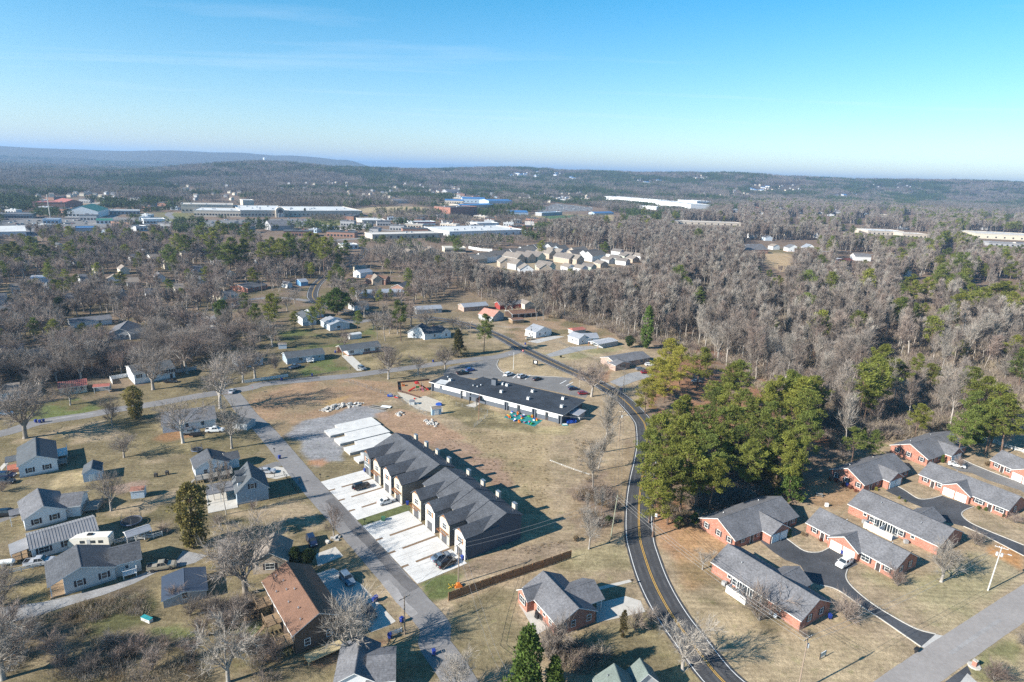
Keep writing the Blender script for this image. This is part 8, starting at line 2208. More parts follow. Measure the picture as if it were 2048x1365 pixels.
T_('bare pale tree at the bottom edge, left of centre','B1',1870,1252,('B1',1790,640),OPENP[2],HB,wide=1.0)
T_('pale bare tree with long fanned branches in the bottom left corner','B1',25,1225,('B1',30,590),OPENP[0],HB,wide=1.2)
T_('pale bare tree rising from the bottom edge beside the street','B2',1900,1330,('B2',1900,960),OPENP[1],HB,wide=1.1)
for k,(x,y,ty) in enumerate(((890,922,375),(788,800,400),(942,720,420))):T_(('slim bare tree against the slate blue house, front of three','slim bare tree on the patio side of the slate blue house, left of three','slim bare tree at the wall of the slate blue house, rear of three')[k],'N2',x,y,ty,FOREST[k],HB,wide=.7)
T_('leaning bare multi-stem tree behind the bottom-edge cedar','B3',812,985,650,SHRUBG[0],HB,wide=.8)
T_('bare multi-stem tree at the near end of the brick house','B3',885,945,545,SHRUBG[1],HB,wide=.7)
T_('tan vase-shaped shrub by the concrete drive of the brick house','B3',1518,745,500,SHRUB[0],HB,'bare_shrub',wide=.8)
T_('dark twiggy shrub on the road verge below the brick house drive','B3',1645,690,530,SHRUBG[0],HB,'bare_shrub',wide=1.0)
T_('pale forked tree on the road verge at the bottom edge','B3',1905,1065,560,OPENP[2],HB,wide=1.1)
T_('bare tree with a broken pale trunk, leaning over the verge above the fence','N4',868,1162,700,OPENP[0],HB,wide=.7)
for k,(z,x,y,tz,tx,ty) in enumerate((('N4',905,602,'N4',900,60),('N4',995,222,'M3',1240,840),('N4',955,402,'N4',920,-60),('N4',985,832,'N4',985,560),('N4',838,845,'N4',838,580),('N4',928,855,'N4',930,560),('M3',1290,1110,'M3',1270,845))):
 T_(('pale bare tree in the middle of the roadside row before the curve','pale bare tree at the upper end of the roadside row','pale bare tree behind the middle of the roadside row','thin sapling in the roadside thicket, right of three','thin sapling in the roadside thicket, left of three','thin sapling in the roadside thicket, middle of three','slender bare tree topping the roadside row by the school')[k],z,x,y,(tz,tx,ty),FORESTP[k % 3],HB,wide=1.15 if k in (0,1,2) else .7)
T_('broad reddish bare tree on the school corner by the main road','M3',1135,937,625,OPENR[0],HB,wide=1.2)
T_('thin bare tree left of the broad reddish one at the school corner','M3',1040,862,690,FOREST[1],HB,wide=.9)
for k,(x,y,ty) in enumerate(((1312,878,590),(1550,842,655),(1766,802,590))):T_('bare street tree on the far cross street verge, %s of three' % ('left','middle','right')[k],'M2',x,y,ty,O[(k + 3) % 5],HB,wide=1.05)
T_('tall dark bare tree between the barrel shed and the leaning pine','M2',1285,575,230,FOREST[3],HB,wide=1.0)
T_('tall grey bare tree beside the tall dark one','M2',1225,560,300,FOREST[0],HB,wide=1.0)
T_('round bare bush beside the blue-grey house','M2',400,800,640,SHRUBG[1],HB,'bare_shrub',wide=.9)
for k,(x,y,ty) in enumerate(((450,282,20),(502,272,40),(697,326,60),(750,328,90))):T_('tall bare tree with a pale trunk at the wood edge, %s of four' % ('first','second','third','last')[k],'M3',x,y,ty,FORESTP[k % 3] if k > 1 else O[k],HB,wide=1.0)
for k,(x,y,ty,v) in enumerate(((950,562,285,0),(565,548,315,1),(250,472,205,2),(960,702,505,0),(1560,562,245,1),(1690,492,130,2),(1932,592,420,0),(640,240,60,2),(1950,330,180,1),(1590,640,470,1),(1200,640,520,2))):
 T_(('wide pale bare tree behind the pine stand','wide pale bare tree with low branches behind the pines','pale bare tree beside the golden pine','slim pale bare tree right of the pine stand','pale straight trunked tree near the orange clearing','tall pale twin-trunked tree in the right wood','pale bare tree at the right edge of the wood','bright white-barked tree deep in the wood','white forked dead tree at the right edge of the wood','small pale tree beside the orange clearing','grey bare tree above the brush at the orange clearing')[k],'M4',x,y,ty,OPENP[v] if k not in (4,5,7) else FORESTP[v],HB,wide=1.0)
T_('tan crepe myrtle by the white patio screen','B4',430,1050,820,SHRUB[0],HB,'bare_shrub',wide=1.0)
T_('russet crepe myrtle beside the duplex court entrance','B4',880,1050,885,SHRUB[1],HB,'bare_shrub',wide=1.25)
T_('broad bare tree on the lawn by the white-garage duplex','B4',1358,852,600,OPENP[1],HB,wide=1.1)
T_('small bare tree on the lawn above the nearest duplex','B4',140,790,660,OPENP[2],HB,wide=1.0)
T_('russet shrub at the corner of the white car duplex','B4',1135,872,765,SHRUB[2],HB,'bare_shrub',wide=1.4)
T_('brown rounded shrub by the second court drive','B4',1535,662,560,SHRUB[1],HB,'bare_shrub',wide=1.2)
T_('drooping brown tree at the edge of the shade behind the duplexes','B4',850,232,85,SHRUB[2],HB,'bare_shrub',wide=1.0)
T_('pale bare tree inside the bend of the rail fence','B4',1682,165,25,OPENP[0],HB,wide=.9)
T_('russet shrub by the right edge duplex corner','B4',1735,552,485,SHRUB[0],HB,'bare_shrub',wide=1.3)
T_('reddish rounded shrub behind the brick mailbox','T5',1745,1325,1040,SHRUB[1],HB,'bare_shrub',wide=1.35)
T_('green-grey shrub at the right edge by the side street','T5',2040,960,780,SHRUBG[0],HB,'bare_shrub',wide=1.3)
T_('low bare shrub at the near corner of the nearest duplex','B4',655,1135,1075,SHRUB[2],HB,'bare_shrub',wide=1.2)
T_('brown shrub beside the farthest court','T4',1360,470,330,SHRUB[2],HB,'bare_shrub',wide=1.1)
T_('bare thicket shrub beside the cedar, by the white railings','N1',1600,1200,1085,SHRUB[0],HB,'bare_shrub',wide=1.2)
for k,(z,x,y,h,v) in enumerate((('M2',60,560,11,0),('M2',150,540,12,1),('M2',230,620,9,2),('M2',30,480,12,3),('M2',300,470,10,4),('M2',500,330,12,1),('M2',560,270,11,2),('M2',960,300,12,0),('M2',1020,330,11,3),('M2',1120,380,12,4),('M2',1330,480,12,2),('M2',1190,470,10,0),('M2',1500,420,11,1),('M2',1060,240,13,2),('M2',1200,250,13,1),('M2',1650,250,12,0),('M3',90,430,9,3),('M3',30,400,9,1))):
 tree('bare_tree','bare tree among the houses between the upper lane and the cross street',q(z,x,y),h,OPEN[v],HB,'bare trees among the lane houses',wide=1.1)
for k,(z,x,y,h) in enumerate((('B1',40,470,6),('B1',10,620,7),('B1',90,760,6),('B1',30,900,7),('B1',520,1150,6),('B1',760,1180,5),('B1',900,960,4),('B1',1120,1000,5),('B1',1250,1150,6),('B1',1660,880,6),('B1',1980,700,6),('B1',2000,1000,6),('N1',20,800,4),('N1',330,560,3),('N2',1120,880,3),('N2',820,1010,4),('B1',250,900,6),('B1',420,1020,5),('B1',120,1040,7),('B1',1430,600,5),('B1',1560,700,5),('B1',1750,720,6),('B1',1330,980,4),('B1',980,1080,4),('B1',1560,1060,5),('B2',60,800,6),('B2',330,1010,5),('B2',120,1000,6),('B2',420,1080,5))):
 tree('bare_shrub','bare sapling clump in the rough ground at the bottom left',q(z,x,y),h,(SHRUBG + SHRUB)[k % 5],HB,'sapling clumps at the bottom left',wide=1.1)
# evergreens with a place of their own
T_('wide brownish cedar on the corner by the cross street','M1',1090,1192,930,OLIVEC,HC,'cedar_tree',wide=1.15)
T_('tall olive cedar between the lawn and the slate blue house','N2',612,1205,640,OLIVEC,HC,'cedar_tree',wide=.95)
T_('tall umbrella pine standing on the green lawn','M2',402,572,180,PINES[1],HP_,'pine_tree',wide=1.0)
T_('round glossy evergreen by the main road bend','M2',900,362,150,ROUND[1],HC,'evergreen_tree',wide=1.15)
T_('leaning pine with a bare pale trunk by the white cape house','M2',1412,572,238,PINES[3],HP_,'pine_tree',wide=1.0)
T_('dark cedar to the right of the white cape house','M2',1870,692,480,CEDARS[2],HC,'cedar_tree',wide=1.1)
T_('airy pine on the leafy bank by the main road','M3',272,582,262,PINES[4],HP_,'pine_tree',wide=.9)
T_('round dark evergreen where the upper lane begins','M1',1790,442,245,ROUND[3],HC,'evergreen_tree',wide=1.0)
T_('dark spreading cedar left of the long low white house roof','M1',495,400,220,ROUND[2],HC,'evergreen_tree',wide=1.0)
T_('dark little cedar at the left edge below the grey house','M1',195,300,240,CEDARS[0],HC,'cedar_tree',wide=1.3)
T_('tall bright green cedar rising from the bottom edge','B3',620,1330,('B3',585,715),BRIGHTC[0],HC,'cedar_tree',wide=.95)
T_('smaller bright green cedar at the right of the bottom-edge pair','B3',840,1330,('B3',780,950),BRIGHTC[1],HC,'cedar_tree',wide=1.0)
T_('ivy-clad tree column at the edge of the wood','M3',1572,552,205,COLUMN[1],HC,'evergreen_tree',wide=.95)
T_('small green evergreen at the wood edge below the ivy-clad tree','M3',1440,545,450,ROUND[0],HC,'evergreen_tree',wide=1.1)
T_('thin brown columnar juniper below the brick house','B3',1412,805,570,COLUMN[0],HC,'evergreen_tree',wide=.9)
T_('narrow dark evergreen in the brush at the left of the sheds','M1',100,850,690,COLUMN[2],HC,'evergreen_tree',wide=1.4)
T_('dark evergreens in front of the beige house','N2',1500,1365,1210,ROUND[2],HC,'evergreen_tree',wide=1.2);T_('dark bushy evergreen beside the apartment house gable','N2',1620,1360,1230,ROUND[0],HC,'evergreen_tree',wide=1.2)
T_('lone dark cypress before the white complex wing','L1',1785,478,430,CEDARS[1],HC,'cedar_tree',wide=1.0)
T_('conical light green cedar behind the duplex with blue garage doors','P',1010,1155,870,BRIGHTC[0],HC,'cedar_tree',wide=1.15)
T_('blue-green conical cedar next to the light green one','P',855,1085,795,CEDARS[2],HC,'cedar_tree',wide=1.1)
T_('broad bright cedar right of the farthest duplex','T4',1470,240,('T4',1450,-10),ROUND[1],HC,'evergreen_tree',wide=1.2)
T_('small light green cedar left of the farthest duplex','T4',410,240,70,BRIGHTC[1],HC,'cedar_tree',wide=1.0)
T_('little clipped cone bush at the farthest duplex garage','T4',1190,420,335,COLUMN[1],HC,'evergreen_tree',wide=1.2)
# bushes
for z,x,y,c,h,l in (('T3',890,510,'green',2.2,'round clipped green bush at the corner of the blue-shaded garages'),('T3',1030,510,'tan',1.0,'small brown bush in the front bed of the white car duplex'),('T3',1185,560,'red',.9,'low rust bush in the ring of the garden path'),('T4',95,592,'red',1.0,'rust bush, leftmost along the duplex end wall'),('T4',150,610,'red',1.4,'large dark rust bush along the duplex end wall'),('T4',225,650,'red',1.1,'bright rust bush beside the bin among the row'),('T4',290,675,'red',1.3,'dark rust bush right of the bin among the row'),('T4',345,705,'red',1.0,'rust bush, rightmost along the duplex end wall'),
      ('T4',545,690,'gold',1.1,'yellow-green bush in the bed by the court'),('T4',1545,870,'green',1.0,'left green bush beside the white-gridded window'),('T4',1615,885,'green',1.0,'right green bush beside the white-gridded window'),('T4',1725,920,'dark',.9,'dark bush below the second white-gridded window'),('T4',1790,955,'dark',1.0,'dark bush at the corner of the white-gridded duplex'),('T4',1630,450,'tan',1.6,'tan bush beside the right edge duplex'),('T4',1850,540,'dark',.9,'dark bush in the path ring of the right edge duplex'),
      ('T4',660,1085,'dark',1.1,'potted dark bush on the sun room patio'),('M3',890,628,'dark',1.3,'small dark bush on the bank of the main road'),('N4',740,1085,'tan',1.4,'orange-brown grass clump at the end of the terrace bank'),('N4',1050,915,'dark',2.2,'dark holly bush in the roadside thicket'),('N4',1900,900,'green',2.5,'green bush below the roadside pines'),('N4',1760,940,'tan',2.2,'tan brush below the roadside pines'),('T4',770,770,'gold',.8,'yellow-green bush in the garden bed of the court'),('T4',830,800,'green',.7,'green bush at the low end of the garden bed'),
      ('B4',20,570,'green',2.6,'green bush at the uphill corner of the blue garage duplex')):
 p = q(z,x,y);tree('bush',l,p,h,BUSHES[c],1.6)
# ---- the pine stand, placed by the tops of its trees
def by_top(zone,x,y,h):
 return at(*px(zone,x,y),h)
stand = [(650,210,20),(730,200,21),(1010,262,23),(930,300,22),(1080,290,22),(1200,300,21),(490,330,16),(860,365,22),(640,365,20),(560,380,18),(740,400,20),(1150,380,21),(350,432,21),(430,505,20),(270,470,21),(560,520,20),(690,500,20),(950,470,21),(1060,450,21),
  (160,560,20),(300,590,21),(420,640,20),(520,690,19),(830,540,21),(1180,540,20),(1090,640,20),(90,680,19),(220,700,20),(110,850,19),(330,750,21),(420,820,18),(600,650,19),(980,690,19),(1080,760,18),(700,640,19),(130,1010,16),(520,840,18),(760,720,18),(880,640,20),(240,860,19)]
for k,(x,y,h) in enumerate(stand):
 z_ = ('of the back row of the road stand, towards the bare wood' if y < 400 else 'in the middle of the road stand' if y < 620 else 'at the near end of the road stand, towards the duplexes') if x > 450 else ('on the upper road side of the stand' if y < 620 else 'overhanging the road on the near side of the stand')
 tree('pine_tree','tall green pine ' + z_,by_top('P',x,y,h),h,PINES[k % 5],HP_,'pines ' + z_,wide=R.uniform(.95,1.2))
for k,(x,y,h) in enumerate(((215,50,19),(300,100,18),(130,180,17),(60,330,14),(190,230,16))):
 tree('pine_tree','golden-green pine at the upper corner of the road stand',by_top('P',x,y,h),h,GOLDP[k % 2],HP_,'golden pines',wide=1.05)
tree('pine_tree','dark green pine right behind the golden pines',by_top('P',420,110,19),19,PINES[2],HP_,None,wide=1.25)
PROT = []
side = {'L1':[(1170,510,18),(1290,500,18),(1450,508,20),(1220,540,17),(1030,570,17),(980,635,15),(1080,575,17),(1330,590,20),(1580,590,18),(1660,572,20),(1790,560,21),(1890,590,21),(1700,565,19),(1850,575,20),(1240,610,16),(1400,600,19),(190,585,17),(70,620,14),(15,630,14),(400,530,12),(850,565,12),(260,640,12),(390,620,12),(1480,770,10),(1200,765,10),(980,840,8),(690,795,9),(440,812,8),(1640,600,18),(1550,620,16),(2010,610,14),(1340,640,16)],
  'L2':[(240,580,12),(355,590,12),(690,600,14),(130,590,12),(1180,615,12),(1545,620,12),(180,455,9),(130,455,9),(230,460,9),(940,655,8),(1080,530,12),(1780,420,18),(1850,450,16),(1560,470,16),(1650,455,16),(1960,440,16),(1720,860,10)],
  'L3':[(870,698,15),(1115,728,13),(1330,655,14),(1610,655,17),(1390,808,16),(1500,825,15),(1950,680,17),(1990,735,17),(1800,880,17),(1960,850,18),(500,770,8),(560,785,8),(620,820,8),(1050,528,13),(880,478,15),(1090,488,14),(1360,468,17),(1830,448,17),(1960,465,17),(1220,420,14),(990,520,12),(1800,615,10),(1700,920,15),(1880,860,17),(1020,790,9),(690,480,10),(140,880,12),(2030,640,14),(1560,700,15)],
  'M4':[(1210,435,17),(1150,480,16),(1250,360,17),(1340,475,12),(1440,425,9),(1740,490,14),(1850,548,15),(1950,598,16),(1720,780,11),(1420,130,9),(1470,130,9),(1640,180,9),(1910,0,18),(1760,15,17),(1420,-5,14),(1330,15,13),(1080,860,9),(1190,880,8),(1530,490,10),(135,55,12),(2000,680,14),(1900,700,13),(1820,640,14),(2020,320,12),(1990,60,16),(1150,600,11),(1450,720,9),(770,560,15),(1690,350,9),(590,215,8)]}
for zn,L_ in side.items():
 for k,(x,y,h) in enumerate(L_):
  zt = {'L1':('pine among the bare trees of the left wood','pines of the left wood'),'L2':('pine near the storage roofs and the subdivision','pines by the subdivision'),'L3':('pine standing out of the right wood','pines of the right wood'),'M4':('pine in the lower part of the right wood, near the orange clearing','pines of the lower right wood')}[zn]
  h *= 1.5
  p = by_top(zn,x,y,h)
  ax,ay = px(zn,x,y)
  if zn == 'L1':zt = (('pine at the left edge of the left wood','pines at the left edge') if ax < 250 else ('pine of the dark clump in front of the far avenue','pines before the far avenue') if ax < 510 else ('pine of the tall clump beside the far bend of the main road','pines at the far bend')) if y < 660 else ('small dark pine low down in the left neighbourhood','small pines of the left neighbourhood')
  elif zn == 'L2':zt = ('pine along the long white storage roofs','pines by the storage roofs') if y > 500 and ax < 1080 else ('pine on the wooded rise right of the stadium','pines right of the stadium') if ax > 1080 else ('small pine on the white complex lawn','pines on the white complex lawn')
  elif zn == 'L3':zt = ('pine beside the clearing with the white houses','pines by the clearing') if ax < 1760 else ('pine at the far right edge of the right wood','pines at the far right')
  elif ax < 1800:zt = ('pine in the brush between the road stand and the orange clearing','pines left of the orange clearing')
  elif y < 300:zt = ('pine high in the right wood, above the orange clearing','pines above the orange clearing')
  else:zt = ('large bright pine near the right edge, behind the farthest duplexes','pines behind the farthest duplexes')
  g = 9 if zn != 'M4' else 16
  PROT.append([(ax - g,ay),(ax + g,ay),(ax + g,ay + g*2.2),(ax - g,ay + g*2.2)])
  tree('pine_tree',zt[0],p,h,R.choice(PINES) if h > 8.5 else R.choice(ROUND),HP_ if h > 8.5 else HC,zt[1],wide=R.uniform(1.0,1.3))
# ---- woods: where trees may stand (polygons in picture space of their foot, turned into ground polygons)
def gpoly(zone,pts):return [tuple(q(zone,*p)[:2]) for p in pts]
def clear_mask(x,y,pad=1.8):
 ok = np.ones(x.shape,bool)
 for pts,half in ROADS:
  bx = [p[0] for p in pts];by = [p[1] for p in pts]
  m = ok & (x > min(bx) - half - 5) & (x < max(bx) + half + 5) & (y > min(by) - half - 5) & (y < max(by) + half + 5)
  if m.any():
   d = seg_dist(x[m],y[m],pts)
   idx = np.where(m)[0]
   bad = d < half + pad
   if len(pts) > 3 and pts[0] == pts[-1]:bad |= in_poly(x[m],y[m],pts)
   ok[idx[bad]] = False
 for P in KEEP_OFF:
  bx = [p[0] for p in P];by = [p[1] for p in P]
  m = ok & (x > min(bx) - 4) & (x < max(bx) + 4) & (y > min(by) - 4) & (y < max(by) + 4)
  if m.any():
   idx = np.where(m)[0]
   bad = in_poly(x[m],y[m],P) | (seg_dist(x[m],y[m],P,True) < 2.6)
   ok[idx[bad]] = False
 return ok
def jitter_grid(x0,x1,y0,y1,s,seed):
 rng = np.random.default_rng(seed)
 gx_,gy_ = np.meshgrid(np.arange(x0,x1,s),np.arange(y0,y1,s))
 return (gx_.ravel() + rng.uniform(-.45,.45,gx_.size)*s,gy_.ravel() + rng.uniform(-.45,.45,gy_.size)*s,rng)
W_RIGHT = gpoly('S',[(905,566),(960,604),(1010,612),(1090,628),(1150,640),(1215,655),(1262,684),(1330,688),(1400,700),(1470,742),(1560,800),(1650,880),(1700,905),(1790,862),(1850,850),(1930,872),(2120,850),(2400,700),(2300,520),(2048,440),(1560,408),(1300,450),(1120,466),(1060,500),(900,540)])
W_LEFT = gpoly('S',[(-250,470),(300,465),(480,478),(660,500),(700,530),(640,560),(600,580),(540,590),(470,600),(430,640),(470,700),(440,730),(330,760),(200,780),(60,800),(-250,880)])
W_MID = gpoly('S',[(700,530),(900,545),(905,570),(900,600),(830,612),(740,618),(680,605),(650,570)])
CLEAR = [gpoly('M2',[(420,490),(640,490),(960,570),(1150,470),(1170,560),(880,610),(1000,800),(640,850),(560,770),(480,640)]),gpoly('M3',[(30,160),(400,160),(480,200),(720,250),(760,300),(880,310),(1240,400),(1380,480),(1620,560),(1640,760),(900,560),(0,420)]),
  gpoly('SD',[(290,300),(560,200),(800,170),(1210,190),(1420,260),(1640,250),(1800,300),(1760,340),(1500,400),(1240,420),(1100,450),(700,455),(560,400),(420,350)]),
  gpoly('L3',[(400,700),(450,655),(560,655),(840,662),(850,690),(700,700),(700,790),(540,800),(500,720)]),
  gpoly('M4',[(1310,550),(1440,535),(1720,640),(1720,700),(1500,680),(1290,640)]),gpoly('M1',[(0,180),(60,110),(250,90),(260,200),(40,260)]),
  gpoly('M1',[(900,560),(1090,560),(1080,640),(920,640)]),gpoly('M1',[(200,1040),(830,1080),(640,1170),(200,1240)]),gpoly('M1',[(440,900),(900,880),(1440,800),(1440,960),(900,1060),(440,1060)]),gpoly('M1',[(1380,350),(1850,440),(1700,520),(1500,470)]),
  gpoly('L2',[(60,430),(380,412),(620,438),(560,470),(280,470),(100,452)]),gpoly('L2',[(520,400),(640,400),(710,430),(600,440)]),gpoly('L2',[(1090,475),(1180,440),(1500,430),(1600,460),(1600,500),(1200,520)]),gpoly('L1',[(900,455),(1130,470),(1130,495),(960,520)]),
  gpoly('L3',[(1120,575),(1480,590),(1490,625),(1130,605)]),gpoly('L3',[(1750,590),(2200,610),(2200,690),(1760,660)])]
# what the photograph shows standing clear of the woods: trees in front are kept low or left out
def P2(zone,pts):return [px(zone,*p) for p in pts]
PROT += [P2('SD',[(330,250),(560,200),(900,160),(1210,190),(1400,250),(1640,260),(1780,270),(1800,340),(1500,400),(1240,430),(1050,440),(900,455),(700,450),(560,400),(400,340)]),
 P2('L3',[(400,620),(560,620),(560,690),(400,690)]),P2('L3',[(580,620),(840,615),(840,668),(580,668)]),P2('L3',[(940,690),(1160,690),(1160,745),(940,745)]),P2('L3',[(530,700),(690,700),(690,780),(530,780)]),P2('L3',[(1130,545),(1480,570),(1490,605),(1130,590)]),P2('L3',[(1755,560),(2100,580),(2100,640),(1760,620)]),P2('L3',[(10,505),(400,510),(400,535),(10,525)]),
 P2('L2',[(430,640),(740,660),(740,690),(430,690)])] + FRONTS
for zn,x0,x1,yb,dy in (('L1',470,520,845,40),('L1',615,720,850,55),('L1',735,830,868,60),('L1',910,970,835,35),('L1',1400,1450,705,35),('M1',520,880,440,60),('M1',850,1180,590,120),('M1',0,150,320,60),('M1',230,390,75,40),('M1',240,450,690,70),('M2',90,345,190,80),('M2',470,680,135,60),('M2',1080,1440,190,150),('M2',1040,1160,335,60),('L2',30,270,860,70),('M3',60,320,260,90),('M3',400,680,220,80)):
 LHOUSE.append((zn,x0,x1,yb,dy))
for zn,x0,x1,yb,dy in LHOUSE:
 PROT.append(P2(zn,[(x0,yb - dy),(x1,yb - dy),(x1,yb),(x0,yb)]))
def fit_heights(x,y,h,slack=.25):
 """height each tree may have without hiding what stands behind it"""
 out = np.array(h,float)
 pr = []
 for P in PROT:
  xs = [p[0] for p in P];pr.append((min(xs),max(xs),P))
 for i in range(len(x)):
  bx,by = to_px(x[i],y[i],0);tx_,ty_ = to_px(x[i],y[i],out[i])
  for x0,x1,P in pr:
   if not (x0 - 2 <= bx <= x1 + 2):continue
   xx = min(max(bx,x0 + .01),x1 - .01);ys = []
   for k in range(len(P)):
    (a,b_),(c,d) = P[k],P[(k + 1) % len(P)]
    if (a > xx) != (c > xx):ys.append(b_ + (d - b_)*(xx - a)/(c - a))
   if len(ys) < 2:continue
   lo,hi = max(ys),min(ys);lim = lo - (lo - hi)*slack
   if by <= lim + 1:
    if by > hi and hi - lo < -9:out[i] = 0
    continue
   if ty_ < lim:out[i] *= max(0,(by - lim)/(by - ty_));tx_,ty_ = to_px(x[i],y[i],out[i])
 return out
def wood_points(poly,s,seed,dmax=1e9):
 bx = [p[0] for p in poly];by = [p[1] for p in poly]
 x,y,rng = jitter_grid(min(bx),max(bx),min(by),min(max(by),dmax),s,seed)
 m = in_poly(x,y,poly)
 for c in CLEAR:m &= ~in_poly(x,y,c)
 x,y = x[m],y[m]
 m = clear_mask(x,y)
 return x[m],y[m],rng
SRC = bpy.data.collections.new('tree_kinds')          # source meshes for the uncountable woods, not part of the picture
def joined(name,pair):
 (a,b_) = pair
 va = np.array([v.co[:] for v in a.vertices]);vb = np.array([v.co[:] for v in b_.vertices])
 fa = np.array([p.vertices[:] for p in a.polygons]);fb = np.array([p.vertices[:] for p in b_.polygons])
 me = npmesh(name,np.concatenate([va,vb]),np.concatenate([fa,fb + len(va)]),[a.materials[0],b_.materials[0]])
 me.polygons.foreach_set('material_index',np.concatenate([np.zeros(len(fa),np.int32),np.ones(len(fb),np.int32)]))
 return me
def scatter(name,label,x,y,z,scl,idx,meshes,cat=None,tilt=0):
 coll = bpy.data.collections.new(name + '_kinds')
 for i,m_ in enumerate(meshes):
  coll.objects.link(bpy.data.objects.new('%s_kind_%02d' % (name,i),m_))
 n = len(x)
 me = bpy.data.meshes.new(name)
 me.vertices.add(n);me.vertices.foreach_set('co',np.stack([x,y,z],1).astype(np.float32).ravel())
 for an,tp,data in (('idx','INT',idx.astype(np.int32)),('scl','FLOAT',scl.astype(np.float32)),('rot','FLOAT',np.random.default_rng(5).uniform(0,6.283,n).astype(np.float32))):
  a = me.attributes.new(an,tp,'POINT');a.data.foreach_set('value',data)
 me.update()
 o = put(name,me);tag(o,label,cat,None,'stuff')
 g = bpy.data.node_groups.new(name + '_nodes','GeometryNodeTree')
 g.interface.new_socket('Geometry',in_out='INPUT',socket_type='NodeSocketGeometry');g.interface.new_socket('Geometry',in_out='OUTPUT',socket_type='NodeSocketGeometry')
 gi,go_ = g.nodes.new('NodeGroupInput'),g.nodes.new('NodeGroupOutput')
 ci = g.nodes.new('GeometryNodeCollectionInfo');ci.inputs['Collection'].default_value = coll;ci.inputs['Separate Children'].default_value = True;ci.inputs['Reset Children'].default_value = True
 ip = g.nodes.new('GeometryNodeInstanceOnPoints');ip.inputs['Pick Instance'].default_value = True
 def attr(nm,tp):
  a = g.nodes.new('GeometryNodeInputNamedAttribute');a.data_type = tp;a.inputs['Name'].default_value = nm
  return a.outputs[0]
 cx = g.nodes.new('ShaderNodeCombineXYZ');g.links.new(attr('rot','FLOAT'),cx.inputs[2])
 g.links.new(gi.outputs[0],ip.inputs['Points']);g.links.new(ci.outputs[0],ip.inputs['Instance']);g.links.new(attr('idx','INT'),ip.inputs['Instance Index'])
 g.links.new(cx.outputs[0],ip.inputs['Rotation']);g.links.new(attr('scl','FLOAT'),ip.inputs['Scale']);g.links.new(ip.outputs[0],go_.inputs[0])
 md = o.modifiers.new('scatter','NODES');md.node_group = g
 return o
# lighter trees for the middle distance
MIDF = [bare_tree(300 + i,'forest',HB,2,(.085,.09,.085,.09)[i],None,(TWIG,TWIGR,TWIG,TWIG)[i]) for i in range(4)] + [bare_tree(310,'forest',HB,2,.10,PALEBARK,TWIGP),bare_tree(311,'open',HB,2,.12),bare_tree(312,'open',HB,2,.12,BARK,TWIGR)]
xr,yr,rng = wood_points(W_RIGHT,7.3,31)
xl,yl,_ = wood_points(W_LEFT,6.5,32)
xm,ym,_ = wood_points(W_MID,8.0,33)
xs_,ys_,rs_ = wood_points(gpoly('S',[(455,600),(560,600),(660,625),(760,645),(900,655),(985,690),(940,706),(760,735),(600,752),(480,768),(450,700)]),12.5,35)
k_ = fbm(xs_,ys_,40,36) > .44
xl,yl = np.concatenate([xl,xs_[k_]]),np.concatenate([yl,ys_[k_]])
allx,ally = np.concatenate([xr,xl,xm]),np.concatenate([yr,yl,ym])
side_ = np.concatenate([np.zeros(len(xr),int),np.ones(len(xl),int),np.full(len(xm),2)])
tx,ty = np.array([t[0] for t in TREES]),np.array([t[1] for t in TREES])
order = np.argsort(np.hypot(allx,ally))
allx,ally,side_ = allx[order],ally[order],side_[order]
keep = np.ones(len(allx),bool)
for i in range(len(allx)):
 if (np.hypot(tx - allx[i],ty - ally[i]) < (4.2 if side_[i] == 0 else 4.5)).any():keep[i] = False
allx,ally,side_ = allx[keep],ally[keep],side_[keep]
n_bare = sum(1 for o in COL.objects if o.parent is None and o.name.startswith('bare_tree'))
n_ind = 296 - n_bare
# only what the camera can see counts as an individual
vis = np.array([-80 < to_px(a,b_)[0] < 2130 for a,b_ in zip(allx,ally)])
wid = np.where(side_ == 0,13 + 14*rng.random(len(allx)) ** .8,rng.uniform(10,17,len(allx)))
hts = fit_heights(allx,ally,wid)
k_ = hts > 4.5
allx,ally,side_,vis,hts = allx[k_],ally[k_],side_[k_],vis[k_],hts[k_]
ind = np.where(vis)[0][:n_ind]
wl_ = [('bare tree of the wood beyond the main road and the duplexes','bare trees of the right wood'),('bare tree among the gardens of the left neighbourhood','bare trees of the left neighbourhood'),('bare tree along the far bend of the main road','bare trees at the far bend')]
for i in ind:
 s_ = side_[i]
 var = R.choice(FOREST + FOREST + FORESTP) if s_ == 0 else R.choice(OPEN + OPENR + FOREST[:2])
 h = hts[i]
 lb,gr = wl_[s_]
 ppx,ppy = to_px(allx[i],ally[i])
 if s_ == 0:lb,gr = ('bare tree at the front of the wood behind the houses across from the school','bare trees behind the road houses') if ppx < 1320 else ('bare tree of the wood just above the pine stand','bare trees above the pine stand') if ppx < 1640 else ('bare tree between the pine stand and the orange clearing','bare trees by the orange clearing') if ppx < 1840 else ('bare tree of the wood behind the rail fence at the right','bare trees behind the rail fence')
 elif s_ == 1:lb,gr = ('bare tree among the gardens at the left edge','bare trees at the left edge') if ppx < 150 else ('bare tree around the two-storey white house and its neighbours','bare trees round the white houses') if ppx < 330 else ('bare tree between the upper lane and the cross street','bare trees by the upper lane')
 tree('bare_tree',lb,(allx[i],ally[i]),h,var,HB,gr,wide=R.uniform(.9,1.25) if s_ == 0 else 1.1)
rest = np.ones(len(allx),bool);rest[ind] = False
rx,ry,rs,hh = allx[rest],ally[rest],side_[rest],hts[rest]
rng = np.random.default_rng(77)
dd = np.hypot(rx,ry)
midm = [joined('bare_mid_%d' % i,p) for i,p in enumerate(MIDF)] + [joined('pine_mid_%d' % i,(pine_tree(320 + i,HB,.36,3.2,PINE,26,.8,.42))) for i in range(2)]
